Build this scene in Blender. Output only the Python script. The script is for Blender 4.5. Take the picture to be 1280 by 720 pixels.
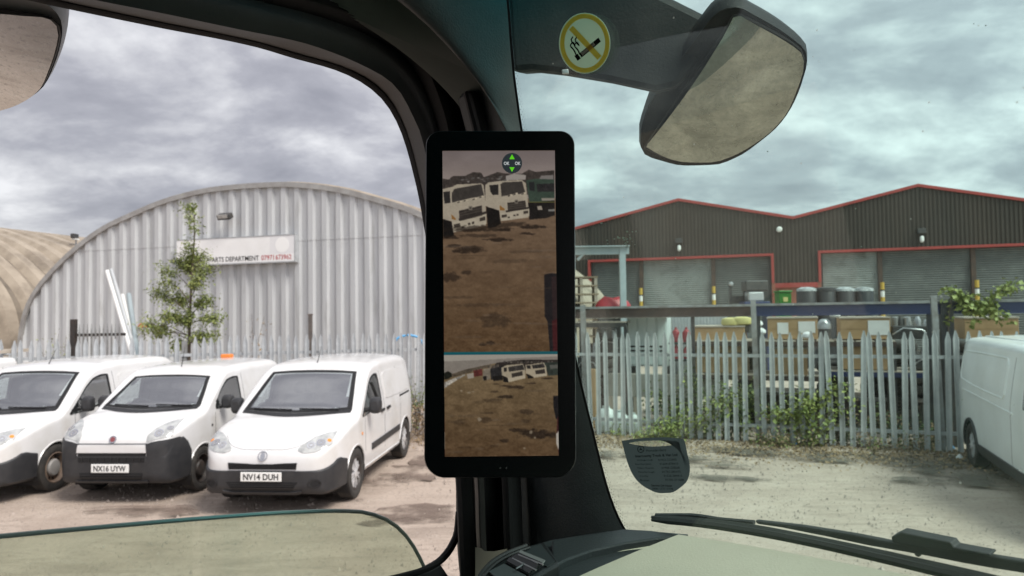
import bpy, bmesh, math, random
import numpy as np
from mathutils import Vector, Matrix
from mathutils.bvhtree import BVHTree

random.seed(7)
rng = np.random.default_rng(7)
for o in list(bpy.data.objects):
    bpy.data.objects.remove(o)
SC = bpy.context.scene
COL = SC.collection
rad = math.radians

# ------------------------------------------------------------------ camera
FPX = 890.0                      # focal length in photo pixels (1280 wide)
H = 2.45                         # eye height above the yard
PITCH = math.atan(32 / FPX)
ROLL = rad(0.8)
cam_d = bpy.data.cameras.new('camera')
cam = bpy.data.objects.new('camera', cam_d)
COL.objects.link(cam)
cam_d.sensor_width = 36
cam_d.lens = FPX / 1280 * 36
cam_d.clip_start = 0.02
cam_d.clip_end = 6000
cam_d.dof.use_dof = True
cam_d.dof.focus_distance = 0.95
cam_d.dof.aperture_fstop = 10.5
cam.matrix_world = (Matrix.Translation((0, 0, H)) @ Matrix.Rotation(math.pi / 2 + PITCH, 4, 'X')
                    @ Matrix.Rotation(-ROLL, 4, 'Z'))
SC.camera = cam

# ------------------------------------------------------------------ sky, sun, exposure
SUN_EL, SUN_AZ = 52, 130          # azimuth clockwise from +Y
w = bpy.data.worlds.new('World')
SC.world = w
w.use_nodes = True
nt = w.node_tree
nt.nodes.clear()
N = nt.nodes.new
L = nt.links.new
wo = N('ShaderNodeOutputWorld')
bg = N('ShaderNodeBackground')
bg.inputs['Strength'].default_value = 1.0
sky = N('ShaderNodeTexSky')
sky.sky_type = 'NISHITA'
sky.sun_disc = False
sky.sun_elevation = rad(SUN_EL)
sky.sun_rotation = rad(SUN_AZ)
skys = N('ShaderNodeVectorMath'); skys.operation = 'SCALE'
skys.inputs['Scale'].default_value = 0.06
L(sky.outputs[0], skys.inputs[0])
tc = N('ShaderNodeTexCoord')
sep = N('ShaderNodeSeparateXYZ')
L(tc.outputs['Generated'], sep.inputs[0])
zz = N('ShaderNodeMath'); zz.operation = 'MAXIMUM'; zz.inputs[1].default_value = 0.0
L(sep.outputs['Z'], zz.inputs[0])
za = N('ShaderNodeMath'); za.operation = 'ADD'; za.inputs[1].default_value = 0.30
L(zz.outputs[0], za.inputs[0])
dx = N('ShaderNodeMath'); dx.operation = 'DIVIDE'
dy = N('ShaderNodeMath'); dy.operation = 'DIVIDE'
L(sep.outputs['X'], dx.inputs[0]); L(za.outputs[0], dx.inputs[1])
L(sep.outputs['Y'], dy.inputs[0]); L(za.outputs[0], dy.inputs[1])
cmb = N('ShaderNodeCombineXYZ')
L(dx.outputs[0], cmb.inputs['X']); L(dy.outputs[0], cmb.inputs['Y'])
cmap = N('ShaderNodeMapping')
cmap.inputs['Location'].default_value = (-3.4, -8.2, 0)
cmap.inputs['Scale'].default_value = (0.8, 1.0, 1)
L(cmb.outputs[0], cmap.inputs[0])
n1 = N('ShaderNodeTexNoise')
n1.inputs['Scale'].default_value = 3.0
n1.inputs['Detail'].default_value = 7
n1.inputs['Roughness'].default_value = 0.58
n1.inputs['Distortion'].default_value = 0.15
L(cmap.outputs[0], n1.inputs['Vector'])
cr = N('ShaderNodeValToRGB')
els = cr.color_ramp.elements
els[0].position = 0.32; els[0].color = (0.165, 0.165, 0.187, 1)
els[1].position = 0.70; els[1].color = (0.48, 0.48, 0.49, 1)
e = els.new(0.46); e.color = (0.222, 0.222, 0.245, 1)
e = els.new(0.56); e.color = (0.315, 0.315, 0.333, 1)
L(n1.outputs['Fac'], cr.inputs[0])
mx = N('ShaderNodeMixRGB')
mx.inputs[0].default_value = 0.92
L(skys.outputs[0], mx.inputs[1]); L(cr.outputs[0], mx.inputs[2])
# thin overcast: the whole cloud deck is a little brighter towards the hidden sun
dt = N('ShaderNodeVectorMath'); dt.operation = 'DOT_PRODUCT'
dt.inputs[1].default_value = (math.sin(rad(SUN_AZ)) * math.cos(rad(SUN_EL)), math.cos(rad(SUN_AZ)) * math.cos(rad(SUN_EL)), math.sin(rad(SUN_EL)))
L(tc.outputs['Generated'], dt.inputs[0])
gl0 = N('ShaderNodeMath'); gl0.operation = 'MULTIPLY_ADD'; gl0.inputs[1].default_value = 0.44; gl0.inputs[2].default_value = 0.98
L(dt.outputs['Value'], gl0.inputs[0])
sc0 = N('ShaderNodeVectorMath'); sc0.operation = 'SCALE'
L(mx.outputs[0], sc0.inputs[0]); L(gl0.outputs[0], sc0.inputs['Scale'])
L(sc0.outputs[0], bg.inputs['Color'])
L(bg.outputs[0], wo.inputs['Surface'])

sun_d = bpy.data.lights.new('sun', 'SUN')
sun_d.energy = 1.5
sun_d.angle = rad(24)
sun_d.color = (1.0, 0.95, 0.88)
sun = bpy.data.objects.new('sun', sun_d)
COL.objects.link(sun)
_a = rad(SUN_AZ); _e = rad(SUN_EL)
sdir = Vector((math.sin(_a) * math.cos(_e), math.cos(_a) * math.cos(_e), math.sin(_e)))
sun.rotation_euler = sdir.to_track_quat('Z', 'Y').to_euler()
sun.location = sdir * 50

SC.view_settings.view_transform = 'Standard'
SC.view_settings.look = 'None'
SC.view_settings.exposure = 1.35
SC.view_settings.gamma = 1.0
SC.view_settings.use_curve_mapping = False
EXPK = 2 ** 1.35
SC.render.engine = 'CYCLES'
SC.cycles.max_bounces = 10
SC.cycles.transparent_max_bounces = 16

# ------------------------------------------------------------------ placing helpers
CR, SR, CP, SP = math.cos(ROLL), math.sin(ROLL), math.cos(PITCH), math.sin(PITCH)
EYE = Vector((0, 0, H))

def ray(px, py):
    x = (px - 640) / FPX; y = -(py - 360) / FPX
    x, y = x * CR + y * SR, -x * SR + y * CR
    return Vector((x, CP - y * SP, SP + y * CP))

def at(px, py, Y):
    d = ray(px, py); return EYE + d * (Y / d.y)

def gnd(px, py, z=0.0):
    d = ray(px, py); return EYE + d * ((z - H) / d.z)

def onplane(px, py, p0, n):
    d = ray(px, py); return EYE + d * ((p0 - EYE).dot(n) / d.dot(n))

# ------------------------------------------------------------------ mesh builder
class MB:
    def __init__(s):
        s.v = []; s.f = []; s.m = []; s.cur = 0
    def add(s, vs, fs):
        b = len(s.v)
        s.v += [tuple(v) for v in vs]
        for f in fs:
            s.f.append(tuple(i + b for i in f)); s.m.append(s.cur)
        return b
    def quad(s, a, b, c, d): s.add([a, b, c, d], [(0, 1, 2, 3)])
    def box(s, c, size, M=None):
        x, y, z = (k / 2 for k in size); c = Vector(c)
        P = [Vector(p) for p in ((-x,-y,-z),(x,-y,-z),(x,y,-z),(-x,y,-z),(-x,-y,z),(x,-y,z),(x,y,z),(-x,y,z))]
        if M is not None: P = [M @ p for p in P]
        s.add([p + c for p in P], [(0,3,2,1),(4,5,6,7),(0,1,5,4),(1,2,6,5),(2,3,7,6),(3,0,4,7)])
    def frame(s, o, u, v, wv, ur, vr, wr):
        """box spanned in frame u,v,w from ranges"""
        P = [o + u * a + v * b + wv * c for c in wr for (a, b) in ((ur[0],vr[0]),(ur[1],vr[0]),(ur[1],vr[1]),(ur[0],vr[1]))]
        s.add(P, [(0,3,2,1),(4,5,6,7),(0,1,5,4),(1,2,6,5),(2,3,7,6),(3,0,4,7)])
    def prism(s, pts, ext):
        n = len(pts); ext = Vector(ext)
        A = [Vector(p) for p in pts]; B = [p + ext for p in A]
        s.add(A + B, [tuple(range(n))[::-1], tuple(range(n, 2 * n))] + [(i, (i+1) % n, (i+1) % n + n, i + n) for i in range(n)])
    def tube(s, pts, r, seg=8, cap=True, flat=None):
        pts = [Vector(p) for p in pts]; n = len(pts)
        rs = r if isinstance(r, (list, tuple)) else [r] * n
        V = []; up = Vector((0.13, 0.21, 1)).normalized()
        for i, p in enumerate(pts):
            t = (pts[min(i+1, n-1)] - pts[max(i-1, 0)]).normalized()
            if abs(t.dot(up)) > 0.97: up = Vector((1, 0.2, 0.1)).normalized()
            a = t.cross(up).normalized(); b = t.cross(a).normalized()
            for k in range(seg):
                an = 2 * math.pi * k / seg
                V.append(p + (a * math.cos(an) + b * math.sin(an)) * rs[i])
        F = [(i*seg+k, i*seg+(k+1) % seg, (i+1)*seg+(k+1) % seg, (i+1)*seg+k) for i in range(n-1) for k in range(seg)]
        if cap: F += [tuple(range(seg))[::-1], tuple((n-1)*seg+k for k in range(seg))]
        s.add(V, F)
    def lathe(s, o, ax, prof, seg=24, cap0=True, cap1=True):
        """prof: list of (radius, along)"""
        o = Vector(o); ax = Vector(ax).normalized()
        a = ax.orthogonal().normalized(); b = ax.cross(a)
        V = [o + ax * h + (a * math.cos(2*math.pi*k/seg) + b * math.sin(2*math.pi*k/seg)) * r for (r, h) in prof for k in range(seg)]
        n = len(prof)
        F = [(i*seg+k, i*seg+(k+1) % seg, (i+1)*seg+(k+1) % seg, (i+1)*seg+k) for i in range(n-1) for k in range(seg)]
        if cap0: F.append(tuple(range(seg))[::-1])
        if cap1: F.append(tuple((n-1)*seg+k for k in range(seg)))
        s.add(V, F)
    def grid(s, rows):
        """rows: list of equal length point lists"""
        n = len(rows[0])
        V = [p for r in rows for p in r]
        s.add(V, [(i*n+k, i*n+k+1, (i+1)*n+k+1, (i+1)*n+k) for i in range(len(rows)-1) for k in range(n-1)])
    def mesh(s, name):
        me = bpy.data.meshes.new(name)
        me.from_pydata(s.v, [], s.f)
        if any(s.m): me.polygons.foreach_set('material_index', s.m)
        me.update()
        return me
    def build(s, name, mats, parent=None, smooth=False, bevel=0, world=True, fix=True, angle=35):
        if parent is not None and world:
            l = parent_world(parent)
            s.v = [(x - l[0], y - l[1], z - l[2]) for x, y, z in s.v]
        me = s.mesh(name)
        if fix:
            bm = bmesh.new(); bm.from_mesh(me)
            bmesh.ops.recalc_face_normals(bm, faces=bm.faces)
            bm.to_mesh(me); bm.free()
        return link(name, me, mats, parent, smooth, bevel, angle)

def parent_world(p):
    l = Vector(p.location)
    while p.parent: p = p.parent; l = l + Vector(p.location)
    return l

def link(name, me, mats, parent=None, smooth=False, bevel=0, angle=35):
    for m in (mats if isinstance(mats, (list, tuple)) else [mats]): me.materials.append(m)
    ob = bpy.data.objects.new(name, me)
    COL.objects.link(ob)
    ob.parent = parent
    if smooth:
        me.polygons.foreach_set('use_smooth', [True] * len(me.polygons))
        me.set_sharp_from_angle(angle=rad(angle))
    if bevel:
        md = ob.modifiers.new('bevel', 'BEVEL'); md.width = bevel; md.segments = 2
        md.limit_method = 'ANGLE'; md.angle_limit = rad(40)
    return ob

def tag(o, label=None, cat=None, group=None, kind=None):
    if label: o['label'] = label
    if cat: o['category'] = cat
    if group: o['group'] = group
    if kind: o['kind'] = kind
    return o

def thing(name, loc, label, cat, group=None, rz=0):
    o = bpy.data.objects.new(name, None)
    COL.objects.link(o)
    o.empty_display_size = 0.1
    o.location = loc; o.rotation_euler = (0, 0, rz)
    return tag(o, label, cat, group)

def copy_tree(o, parent=None):
    c = o.copy(); COL.objects.link(c); c.parent = parent
    for ch in o.children: copy_tree(ch, c)
    return c

def pchip(xs, ys):
    xs = np.array(xs, float); ys = np.array(ys, float)
    h = np.diff(xs); d = np.diff(ys) / h
    m = np.zeros(len(xs)); m[0] = d[0]; m[-1] = d[-1]
    for i in range(1, len(xs) - 1):
        if d[i-1] * d[i] > 0:
            w1 = 2*h[i] + h[i-1]; w2 = h[i] + 2*h[i-1]
            m[i] = (w1 + w2) / (w1 / d[i-1] + w2 / d[i])
    def f(x):
        x = np.clip(x, xs[0], xs[-1])
        i = np.clip(np.searchsorted(xs, x, side='right') - 1, 0, len(h) - 1)
        t = (x - xs[i]) / h[i]
        return ((2*t**3 - 3*t*t + 1) * ys[i] + (t**3 - 2*t*t + t) * h[i] * m[i]
                + (-2*t**3 + 3*t*t) * ys[i+1] + (t**3 - t*t) * h[i] * m[i+1])
    return f

def curve_pts(pts, n):
    """smooth resample of a 2D/3D polyline, n points, by arc length"""
    P = np.array([tuple(p) for p in pts], float)
    d = np.r_[0, np.cumsum(np.linalg.norm(np.diff(P, axis=0), axis=1))]
    t = np.linspace(0, d[-1], n)
    return np.stack([pchip(d, P[:, k])(t) for k in range(P.shape[1])], axis=1)

# ------------------------------------------------------------------ materials
MATS = {}
def mat(name, c, rough=0.6, metal=0.0, c2=None, scale=4.0, bump=0.0, bscale=None, stretch=None, spec=0.5,
        coat=0.0, lo=0.35, hi=0.65, detail=5, c3=None, scale3=0.6, lo3=0.5, hi3=0.7, emit=0.0, bdist=0.01):
    m = bpy.data.materials.new(name); m.use_nodes = True
    t = m.node_tree; b = t.nodes['Principled BSDF']
    b.inputs['Base Color'].default_value = (*c, 1)
    b.inputs['Roughness'].default_value = rough
    b.inputs['Metallic'].default_value = metal
    b.inputs['Specular IOR Level'].default_value = spec
    b.inputs['Coat Weight'].default_value = coat
    if emit:
        b.inputs['Emission Color'].default_value = (*c, 1)
        b.inputs['Emission Strength'].default_value = emit
    if c2 or bump or c3:
        co = t.nodes.new('ShaderNodeTexCoord'); mp = t.nodes.new('ShaderNodeMapping')
        t.links.new(co.outputs['Object'], mp.inputs[0])
        if stretch: mp.inputs['Scale'].default_value = stretch
        def noise(sc, det=detail):
            n = t.nodes.new('ShaderNodeTexNoise'); n.inputs['Scale'].default_value = sc
            n.inputs['Detail'].default_value = det; n.inputs['Roughness'].default_value = 0.6
            t.links.new(mp.outputs[0], n.inputs['Vector']); return n
        src = None
        def layer(colA, col, n, l, h):
            r = t.nodes.new('ShaderNodeMapRange')
            r.inputs['From Min'].default_value = l; r.inputs['From Max'].default_value = h
            t.links.new(n.outputs['Fac'], r.inputs['Value'])
            x = t.nodes.new('ShaderNodeMixRGB')
            t.links.new(r.outputs[0], x.inputs[0])
            if colA is None: x.inputs[1].default_value = (*c, 1)
            else: t.links.new(colA.outputs[0], x.inputs[1])
            x.inputs[2].default_value = (*col, 1)
            return x
        if c2: src = layer(None, c2, noise(scale), lo, hi)
        if c3: src = layer(src, c3, noise(scale3), lo3, hi3)
        if src is not None: t.links.new(src.outputs[0], b.inputs['Base Color'])
        if bump:
            n = noise(bscale or scale * 3)
            bp = t.nodes.new('ShaderNodeBump'); bp.inputs['Strength'].default_value = bump
            bp.inputs['Distance'].default_value = bdist
            t.links.new(n.outputs['Fac'], bp.inputs['Height'])
            t.links.new(bp.outputs[0], b.inputs['Normal'])
    MATS[name] = m
    return m

def glass_mat(name, tint, refl=0.06, haze=0.0, hazecol=(0.7, 0.7, 0.65), band=None, dirt=None):
    """thin glass: tinted see-through, mirror-like reflection by angle, a film of dust"""
    m = bpy.data.materials.new(name); m.use_nodes = True
    t = m.node_tree; t.nodes.clear()
    out = t.nodes.new('ShaderNodeOutputMaterial')
    tr = t.nodes.new('ShaderNodeBsdfTransparent'); tr.inputs[0].default_value = (*tint, 1)
    gl = t.nodes.new('ShaderNodeBsdfGlossy'); gl.inputs['Roughness'].default_value = 0.01
    gl.inputs['Color'].default_value = (1, 1, 1, 1)
    fr = t.nodes.new('ShaderNodeFresnel'); ior = 1.0 + refl * 5
    ge = t.nodes.new('ShaderNodeNewGeometry'); mi = t.nodes.new('ShaderNodeMapRange')     # same reflection from either side of the thin pane
    mi.inputs['To Min'].default_value = ior; mi.inputs['To Max'].default_value = 1 / ior
    t.links.new(ge.outputs['Backfacing'], mi.inputs['Value']); t.links.new(mi.outputs[0], fr.inputs['IOR'])
    mix = t.nodes.new('ShaderNodeMixShader')
    t.links.new(fr.outputs[0], mix.inputs[0]); t.links.new(tr.outputs[0], mix.inputs[1]); t.links.new(gl.outputs[0], mix.inputs[2])
    last = mix
    co = t.nodes.new('ShaderNodeTexCoord')
    if band:
        sp = t.nodes.new('ShaderNodeSeparateXYZ'); t.links.new(co.outputs['Object'], sp.inputs[0])
        mr = t.nodes.new('ShaderNodeMapRange'); mr.interpolation_type = 'SMOOTHSTEP'
        mr.inputs['From Min'].default_value = band[0]; mr.inputs['From Max'].default_value = band[1]
        t.links.new(sp.outputs['Z'], mr.inputs['Value'])
        mc = t.nodes.new('ShaderNodeMixRGB'); mc.inputs[1].default_value = (*tint, 1); mc.inputs[2].default_value = (*band[2], 1)
        t.links.new(mr.outputs[0], mc.inputs[0]); t.links.new(mc.outputs[0], tr.inputs[0])
    if haze or dirt:
        df = t.nodes.new('ShaderNodeBsdfDiffuse'); df.inputs[0].default_value = (*hazecol, 1)
        tl = t.nodes.new('ShaderNodeBsdfTranslucent'); tl.inputs[0].default_value = (*hazecol, 1)
        ms = t.nodes.new('ShaderNodeMixShader'); ms.inputs[0].default_value = 0.5
        t.links.new(df.outputs[0], ms.inputs[1]); t.links.new(tl.outputs[0], ms.inputs[2])
        m2 = t.nodes.new('ShaderNodeMixShader'); m2.inputs[0].default_value = haze
        t.links.new(last.outputs[0], m2.inputs[1]); t.links.new(ms.outputs[0], m2.inputs[2])
        if dirt:
            mp = t.nodes.new('ShaderNodeMapping'); mp.inputs['Scale'].default_value = dirt[0]
            t.links.new(co.outputs['Object'], mp.inputs[0])
            n = t.nodes.new('ShaderNodeTexNoise'); n.inputs['Scale'].default_value = dirt[1]; n.inputs['Detail'].default_value = 6
            t.links.new(mp.outputs[0], n.inputs['Vector'])
            r = t.nodes.new('ShaderNodeMapRange'); r.inputs['From Min'].default_value = 0.45; r.inputs['From Max'].default_value = 0.75
            r.inputs['To Min'].default_value = haze; r.inputs['To Max'].default_value = dirt[2]
            t.links.new(n.outputs['Fac'], r.inputs['Value'])
            # fine specks of grit
            n2 = t.nodes.new('ShaderNodeTexVoronoi'); n2.inputs['Scale'].default_value = 55
            t.links.new(co.outputs['Object'], n2.inputs['Vector'])
            r2 = t.nodes.new('ShaderNodeMapRange'); r2.inputs['From Min'].default_value = 0.035; r2.inputs['From Max'].default_value = 0.06
            r2.inputs['To Min'].default_value = 0.5; r2.inputs['To Max'].default_value = 0.0
            t.links.new(n2.outputs['Distance'], r2.inputs['Value'])
            sepc = t.nodes.new('ShaderNodeSeparateColor'); t.links.new(n2.outputs['Color'], sepc.inputs[0])
            gt = t.nodes.new('ShaderNodeMath'); gt.operation = 'GREATER_THAN'; gt.inputs[1].default_value = 0.72
            t.links.new(sepc.outputs[0], gt.inputs[0])
            mu = t.nodes.new('ShaderNodeMath'); mu.operation = 'MULTIPLY'
            t.links.new(r2.outputs[0], mu.inputs[0]); t.links.new(gt.outputs[0], mu.inputs[1])
            ad = t.nodes.new('ShaderNodeMath'); ad.operation = 'ADD'; ad.use_clamp = True
            t.links.new(r.outputs[0], ad.inputs[0]); t.links.new(mu.outputs[0], ad.inputs[1])
            t.links.new(ad.outputs[0], m2.inputs[0])
        last = m2
    t.links.new(last.outputs[0], out.inputs['Surface'])
    MATS[name] = m
    return m

M = MATS
mat('white_paint', (0.72, 0.72, 0.725), 0.2, c2=(0.665, 0.66, 0.65), scale=2.2, coat=0.5, c3=(0.54, 0.51, 0.465), scale3=1.6, lo3=0.55, hi3=0.85)
mat('cool_white_paint', (0.85, 0.865, 0.86), 0.3, c2=(0.76, 0.775, 0.76), scale=1.8, coat=0.3)
mat('bumper_plastic', (0.022, 0.023, 0.026), 0.48, c2=(0.034, 0.034, 0.036), scale=9, bump=0.06, bscale=120)
mat('dark_trim', (0.012, 0.012, 0.013), 0.5)
mat('slot_black', (0.006, 0.006, 0.007), 0.7)
mat('tyre_rubber', (0.022, 0.021, 0.020), 0.85, c2=(0.05, 0.045, 0.04), scale=7)
mat('car_glass', (0.075, 0.085, 0.09), 0.05, spec=1.0, coat=1.0)
for _k, _v in (('IOR', 2.7), ('Coat IOR', 1.5)): MATS['car_glass'].node_tree.nodes['Principled BSDF'].inputs[_k].default_value = _v
mat('lamp_lens', (0.50, 0.51, 0.50), 0.14, c2=(0.30, 0.31, 0.31), scale=11, coat=1.0)
mat('lamp_chrome', (0.75, 0.75, 0.76), 0.15, metal=1.0)
mat('amber_lens', (0.75, 0.25, 0.03), 0.3)
mat('plate_white', (0.80, 0.80, 0.78), 0.4)
mat('ink_black', (0.012, 0.012, 0.014), 0.6)
mat('ink_red', (0.45, 0.05, 0.06), 0.6)
mat('alloy', (0.62, 0.62, 0.63), 0.32, metal=0.3)
mat('rusty_steel', (0.13, 0.10, 0.085), 0.7, c2=(0.24, 0.17, 0.12), scale=12)
mat('black_steel', (0.02, 0.02, 0.02), 0.55, c2=(0.05, 0.035, 0.028), scale=10)
mat('grey_hub', (0.28, 0.27, 0.26), 0.55)
mat('chrome_badge', (0.5, 0.5, 0.52), 0.25, metal=0.9)
mat('galvanised', (0.46, 0.48, 0.495), 0.5, metal=0.05, c2=(0.36, 0.375, 0.385), scale=5, c3=(0.24, 0.22, 0.2), scale3=3, lo3=0.6, hi3=0.8)
mat('galvanised_pole', (0.5, 0.52, 0.53), 0.5, metal=0.2, c2=(0.42, 0.44, 0.45), scale=3)
mat('weathered_post', (0.30, 0.31, 0.31), 0.6, metal=0.2, c2=(0.20, 0.19, 0.18), scale=6)
mat('rusty_post', (0.16, 0.13, 0.11), 0.8, c2=(0.09, 0.08, 0.075), scale=8)
mat('shed_sheet', (0.52, 0.535, 0.545), 0.6, c2=(0.44, 0.455, 0.463), scale=1.1, stretch=(3, 3, 0.35), c3=(0.29, 0.29, 0.28), scale3=1.7, lo3=0.55, hi3=0.85)
mat('galvanised_old', (0.42, 0.435, 0.435), 0.5, metal=0.05, c2=(0.32, 0.335, 0.337), scale=4, c3=(0.22, 0.21, 0.195), scale3=3, lo3=0.6, hi3=0.8)
mat('shed_edge', (0.36, 0.36, 0.35), 0.6, c2=(0.26, 0.25, 0.24), scale=3)
mat('shed_roof', (0.37, 0.315, 0.25), 0.8, c2=(0.27, 0.225, 0.175), scale=1.4, c3=(0.15, 0.125, 0.10), scale3=0.7, lo3=0.5, hi3=0.8, bump=0.2, bscale=14)
mat('shed_roof_trough_shade', (0.22, 0.185, 0.145), 0.85, c2=(0.13, 0.11, 0.088), scale=1.2)  # darker roof colour for the rib troughs, their shading painted in
mat('brown_cladding', (0.056, 0.042, 0.032), 0.5, c2=(0.042, 0.034, 0.027), scale=0.6, stretch=(1, 1, .25), c3=(0.068, 0.054, 0.044), scale3=2.0, lo3=.55, hi3=.9)
mat('red_trim', (0.36, 0.05, 0.042), 0.5, c2=(0.29, 0.05, 0.042), scale=1.2)
mat('shutter_grey', (0.29, 0.31, 0.30), 0.5, c2=(0.23, 0.245, 0.235), scale=0.7, c3=(0.17, 0.18, 0.17), scale3=1.3)
mat('shutter_dark', (0.13, 0.138, 0.134), 0.5, c2=(0.10, 0.106, 0.103), scale=0.7, c3=(0.16, 0.17, 0.163), scale3=1.1)
mat('brick_red', (0.30, 0.11, 0.075), 0.85, c2=(0.22, 0.085, 0.06), scale=5)
mat('yellow_paint', (0.50, 0.33, 0.06), 0.5)
mat('white_plain', (0.78, 0.78, 0.76), 0.5, c2=(0.70, 0.70, 0.68), scale=5)
mat('beam_blue', (0.022, 0.034, 0.105), 0.45, c2=(0.03, 0.04, 0.10), scale=3)
mat('beam_brown', (0.055, 0.038, 0.032), 0.6, c2=(0.09, 0.055, 0.04), scale=3)
mat('timber', (0.38, 0.30, 0.22), 0.8, c2=(0.27, 0.21, 0.15), scale=3, stretch=(1, 1, 4))
mat('pale_timber', (0.50, 0.44, 0.37), 0.8, c2=(0.40, 0.345, 0.28), scale=3)
mat('cardboard', (0.44, 0.29, 0.155), 0.85, c2=(0.37, 0.24, 0.125), scale=2.5)
mat('cardboard_end', (0.36, 0.23, 0.12), 0.85)
mat('cabinet_white', (0.62, 0.68, 0.67), 0.45, c2=(0.54, 0.6, 0.59), scale=2)
mat('red_plastic', (0.36, 0.035, 0.045), 0.4)
mat('green_plastic', (0.03, 0.16, 0.022), 0.4)
mat('yellow_sack', (0.52, 0.47, 0.19), 0.6)
mat('black_plastic', (0.02, 0.021, 0.023), 0.4)
mat('clear_wrap', (0.5, 0.53, 0.53), 0.15, c2=(0.25, 0.27, 0.28), scale=9, bump=0.6, bscale=12, bdist=0.03)
mat('machine_dark', (0.035, 0.037, 0.04), 0.5, c2=(0.07, 0.065, 0.06), scale=7)
mat('machine_silver', (0.45, 0.46, 0.47), 0.35, metal=0.7)
mat('concrete', (0.40, 0.385, 0.34), 0.9, c2=(0.32, 0.305, 0.27), scale=2.5, bump=0.2)
mat('grey_steel', (0.34, 0.40, 0.42), 0.5, metal=0.1, c2=(0.28, 0.33, 0.35), scale=2)
mat('bark', (0.14, 0.11, 0.085), 0.9, c2=(0.09, 0.07, 0.055), scale=10)
mat('leaf_green', (0.14, 0.185, 0.045), 0.6, c2=(0.22, 0.26, 0.075), scale=2.2)
mat('leaf_bright', (0.20, 0.245, 0.06), 0.6, c2=(0.29, 0.31, 0.095), scale=2.5)
mat('leaf_dark', (0.045, 0.075, 0.022), 0.6, c2=(0.085, 0.12, 0.035), scale=2.2)
mat('leaf_dry', (0.22, 0.15, 0.085), 0.9, c2=(0.30, 0.22, 0.13), scale=5)
mat('berry_orange', (0.6, 0.14, 0.03), 0.5)
mat('orange_lens', (0.75, 0.22, 0.04), 0.35)
mat('litter_white', (0.75, 0.76, 0.76), 0.6)
mat('litter_blue', (0.10, 0.30, 0.55), 0.5)
mat('litter_teal', (0.25, 0.5, 0.45), 0.5)
mat('blue_hose', (0.12, 0.38, 0.65), 0.4)
mat('black_rubber', (0.02, 0.02, 0.021), 0.6)
# cab
mat('cab_plastic', (0.018, 0.0215, 0.022), 0.5, c2=(0.023, 0.027, 0.0275), scale=30, bump=0.12, bscale=420, bdist=0.002)
mat('pillar_plastic', (0.042, 0.049, 0.050), 0.5, c2=(0.05, 0.057, 0.058), scale=30, bump=0.2, bscale=420, bdist=0.002)
mat('cab_frame', (0.036, 0.033, 0.032), 0.5, c2=(0.030, 0.027, 0.026), scale=20, bump=0.1, bscale=300, bdist=0.002)
mat('cab_seal', (0.006, 0.006, 0.007), 0.75, bump=0.15, bscale=300, bdist=0.002)
mat('cab_lining', (0.012, 0.014, 0.015), 0.9)
mat('dash_beige', (0.62, 0.575, 0.455), 0.62, c2=(0.57, 0.525, 0.415), scale=8, bump=0.25, bscale=380, bdist=0.002)
mat('dash_dark', (0.024, 0.029, 0.031), 0.5, bump=0.25, bscale=380, bdist=0.002)
mat('vent_black', (0.014, 0.015, 0.016), 0.4)
mat('vent_edge', (0.30, 0.30, 0.30), 0.3, metal=0.7)
mat('mirror_shell', (0.007, 0.0085, 0.010), 0.6, c2=(0.013, 0.014, 0.0155), scale=6, bump=0.1, bscale=200, spec=0.2)
mat('mirror_shell_grey', (0.26, 0.26, 0.265), 0.5, c2=(0.2, 0.2, 0.2), scale=5)
mat('bezel_black', (0.0035, 0.0038, 0.004), 0.22, spec=0.35)
mat('bezel_side', (0.010, 0.010, 0.011), 0.45)
mat('cab_paint', (0.10, 0.13, 0.11), 0.4, c2=(0.08, 0.10, 0.085), scale=4)
mat('frit_black', (0.006, 0.006, 0.007), 0.5)
glass_mat('windscreen_glass', (0.885, 1.0, 0.962), refl=0.065, haze=0.004, hazecol=(0.66, 0.70, 0.64),
          band=(H + 0.29, H + 0.44, (0.16, 0.66, 0.70)), dirt=((1, 1, 0.22), 16, 0.022))
glass_mat('door_glass', (0.87, 0.93, 0.85), refl=0.09, haze=0.13, hazecol=(0.84, 0.86, 0.74), dirt=((1, 1, 1), 22, 0.19))
glass_mat('van_glass', (0.80, 0.87, 0.86), refl=0.72, haze=0.03, hazecol=(0.6, 0.62, 0.6))
mat('van_trim', (0.045, 0.045, 0.047), 0.8, c2=(0.06, 0.06, 0.062), scale=6)
mat('seat_cloth', (0.07, 0.072, 0.078), 0.9, c2=(0.05, 0.05, 0.055), scale=12)
mat('pane_edge', (0.27, 0.31, 0.265), 0.35)
glass_mat('clear_pocket', (0.80, 0.82, 0.78), refl=0.10, haze=0.25, hazecol=(0.75, 0.72, 0.62))

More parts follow.
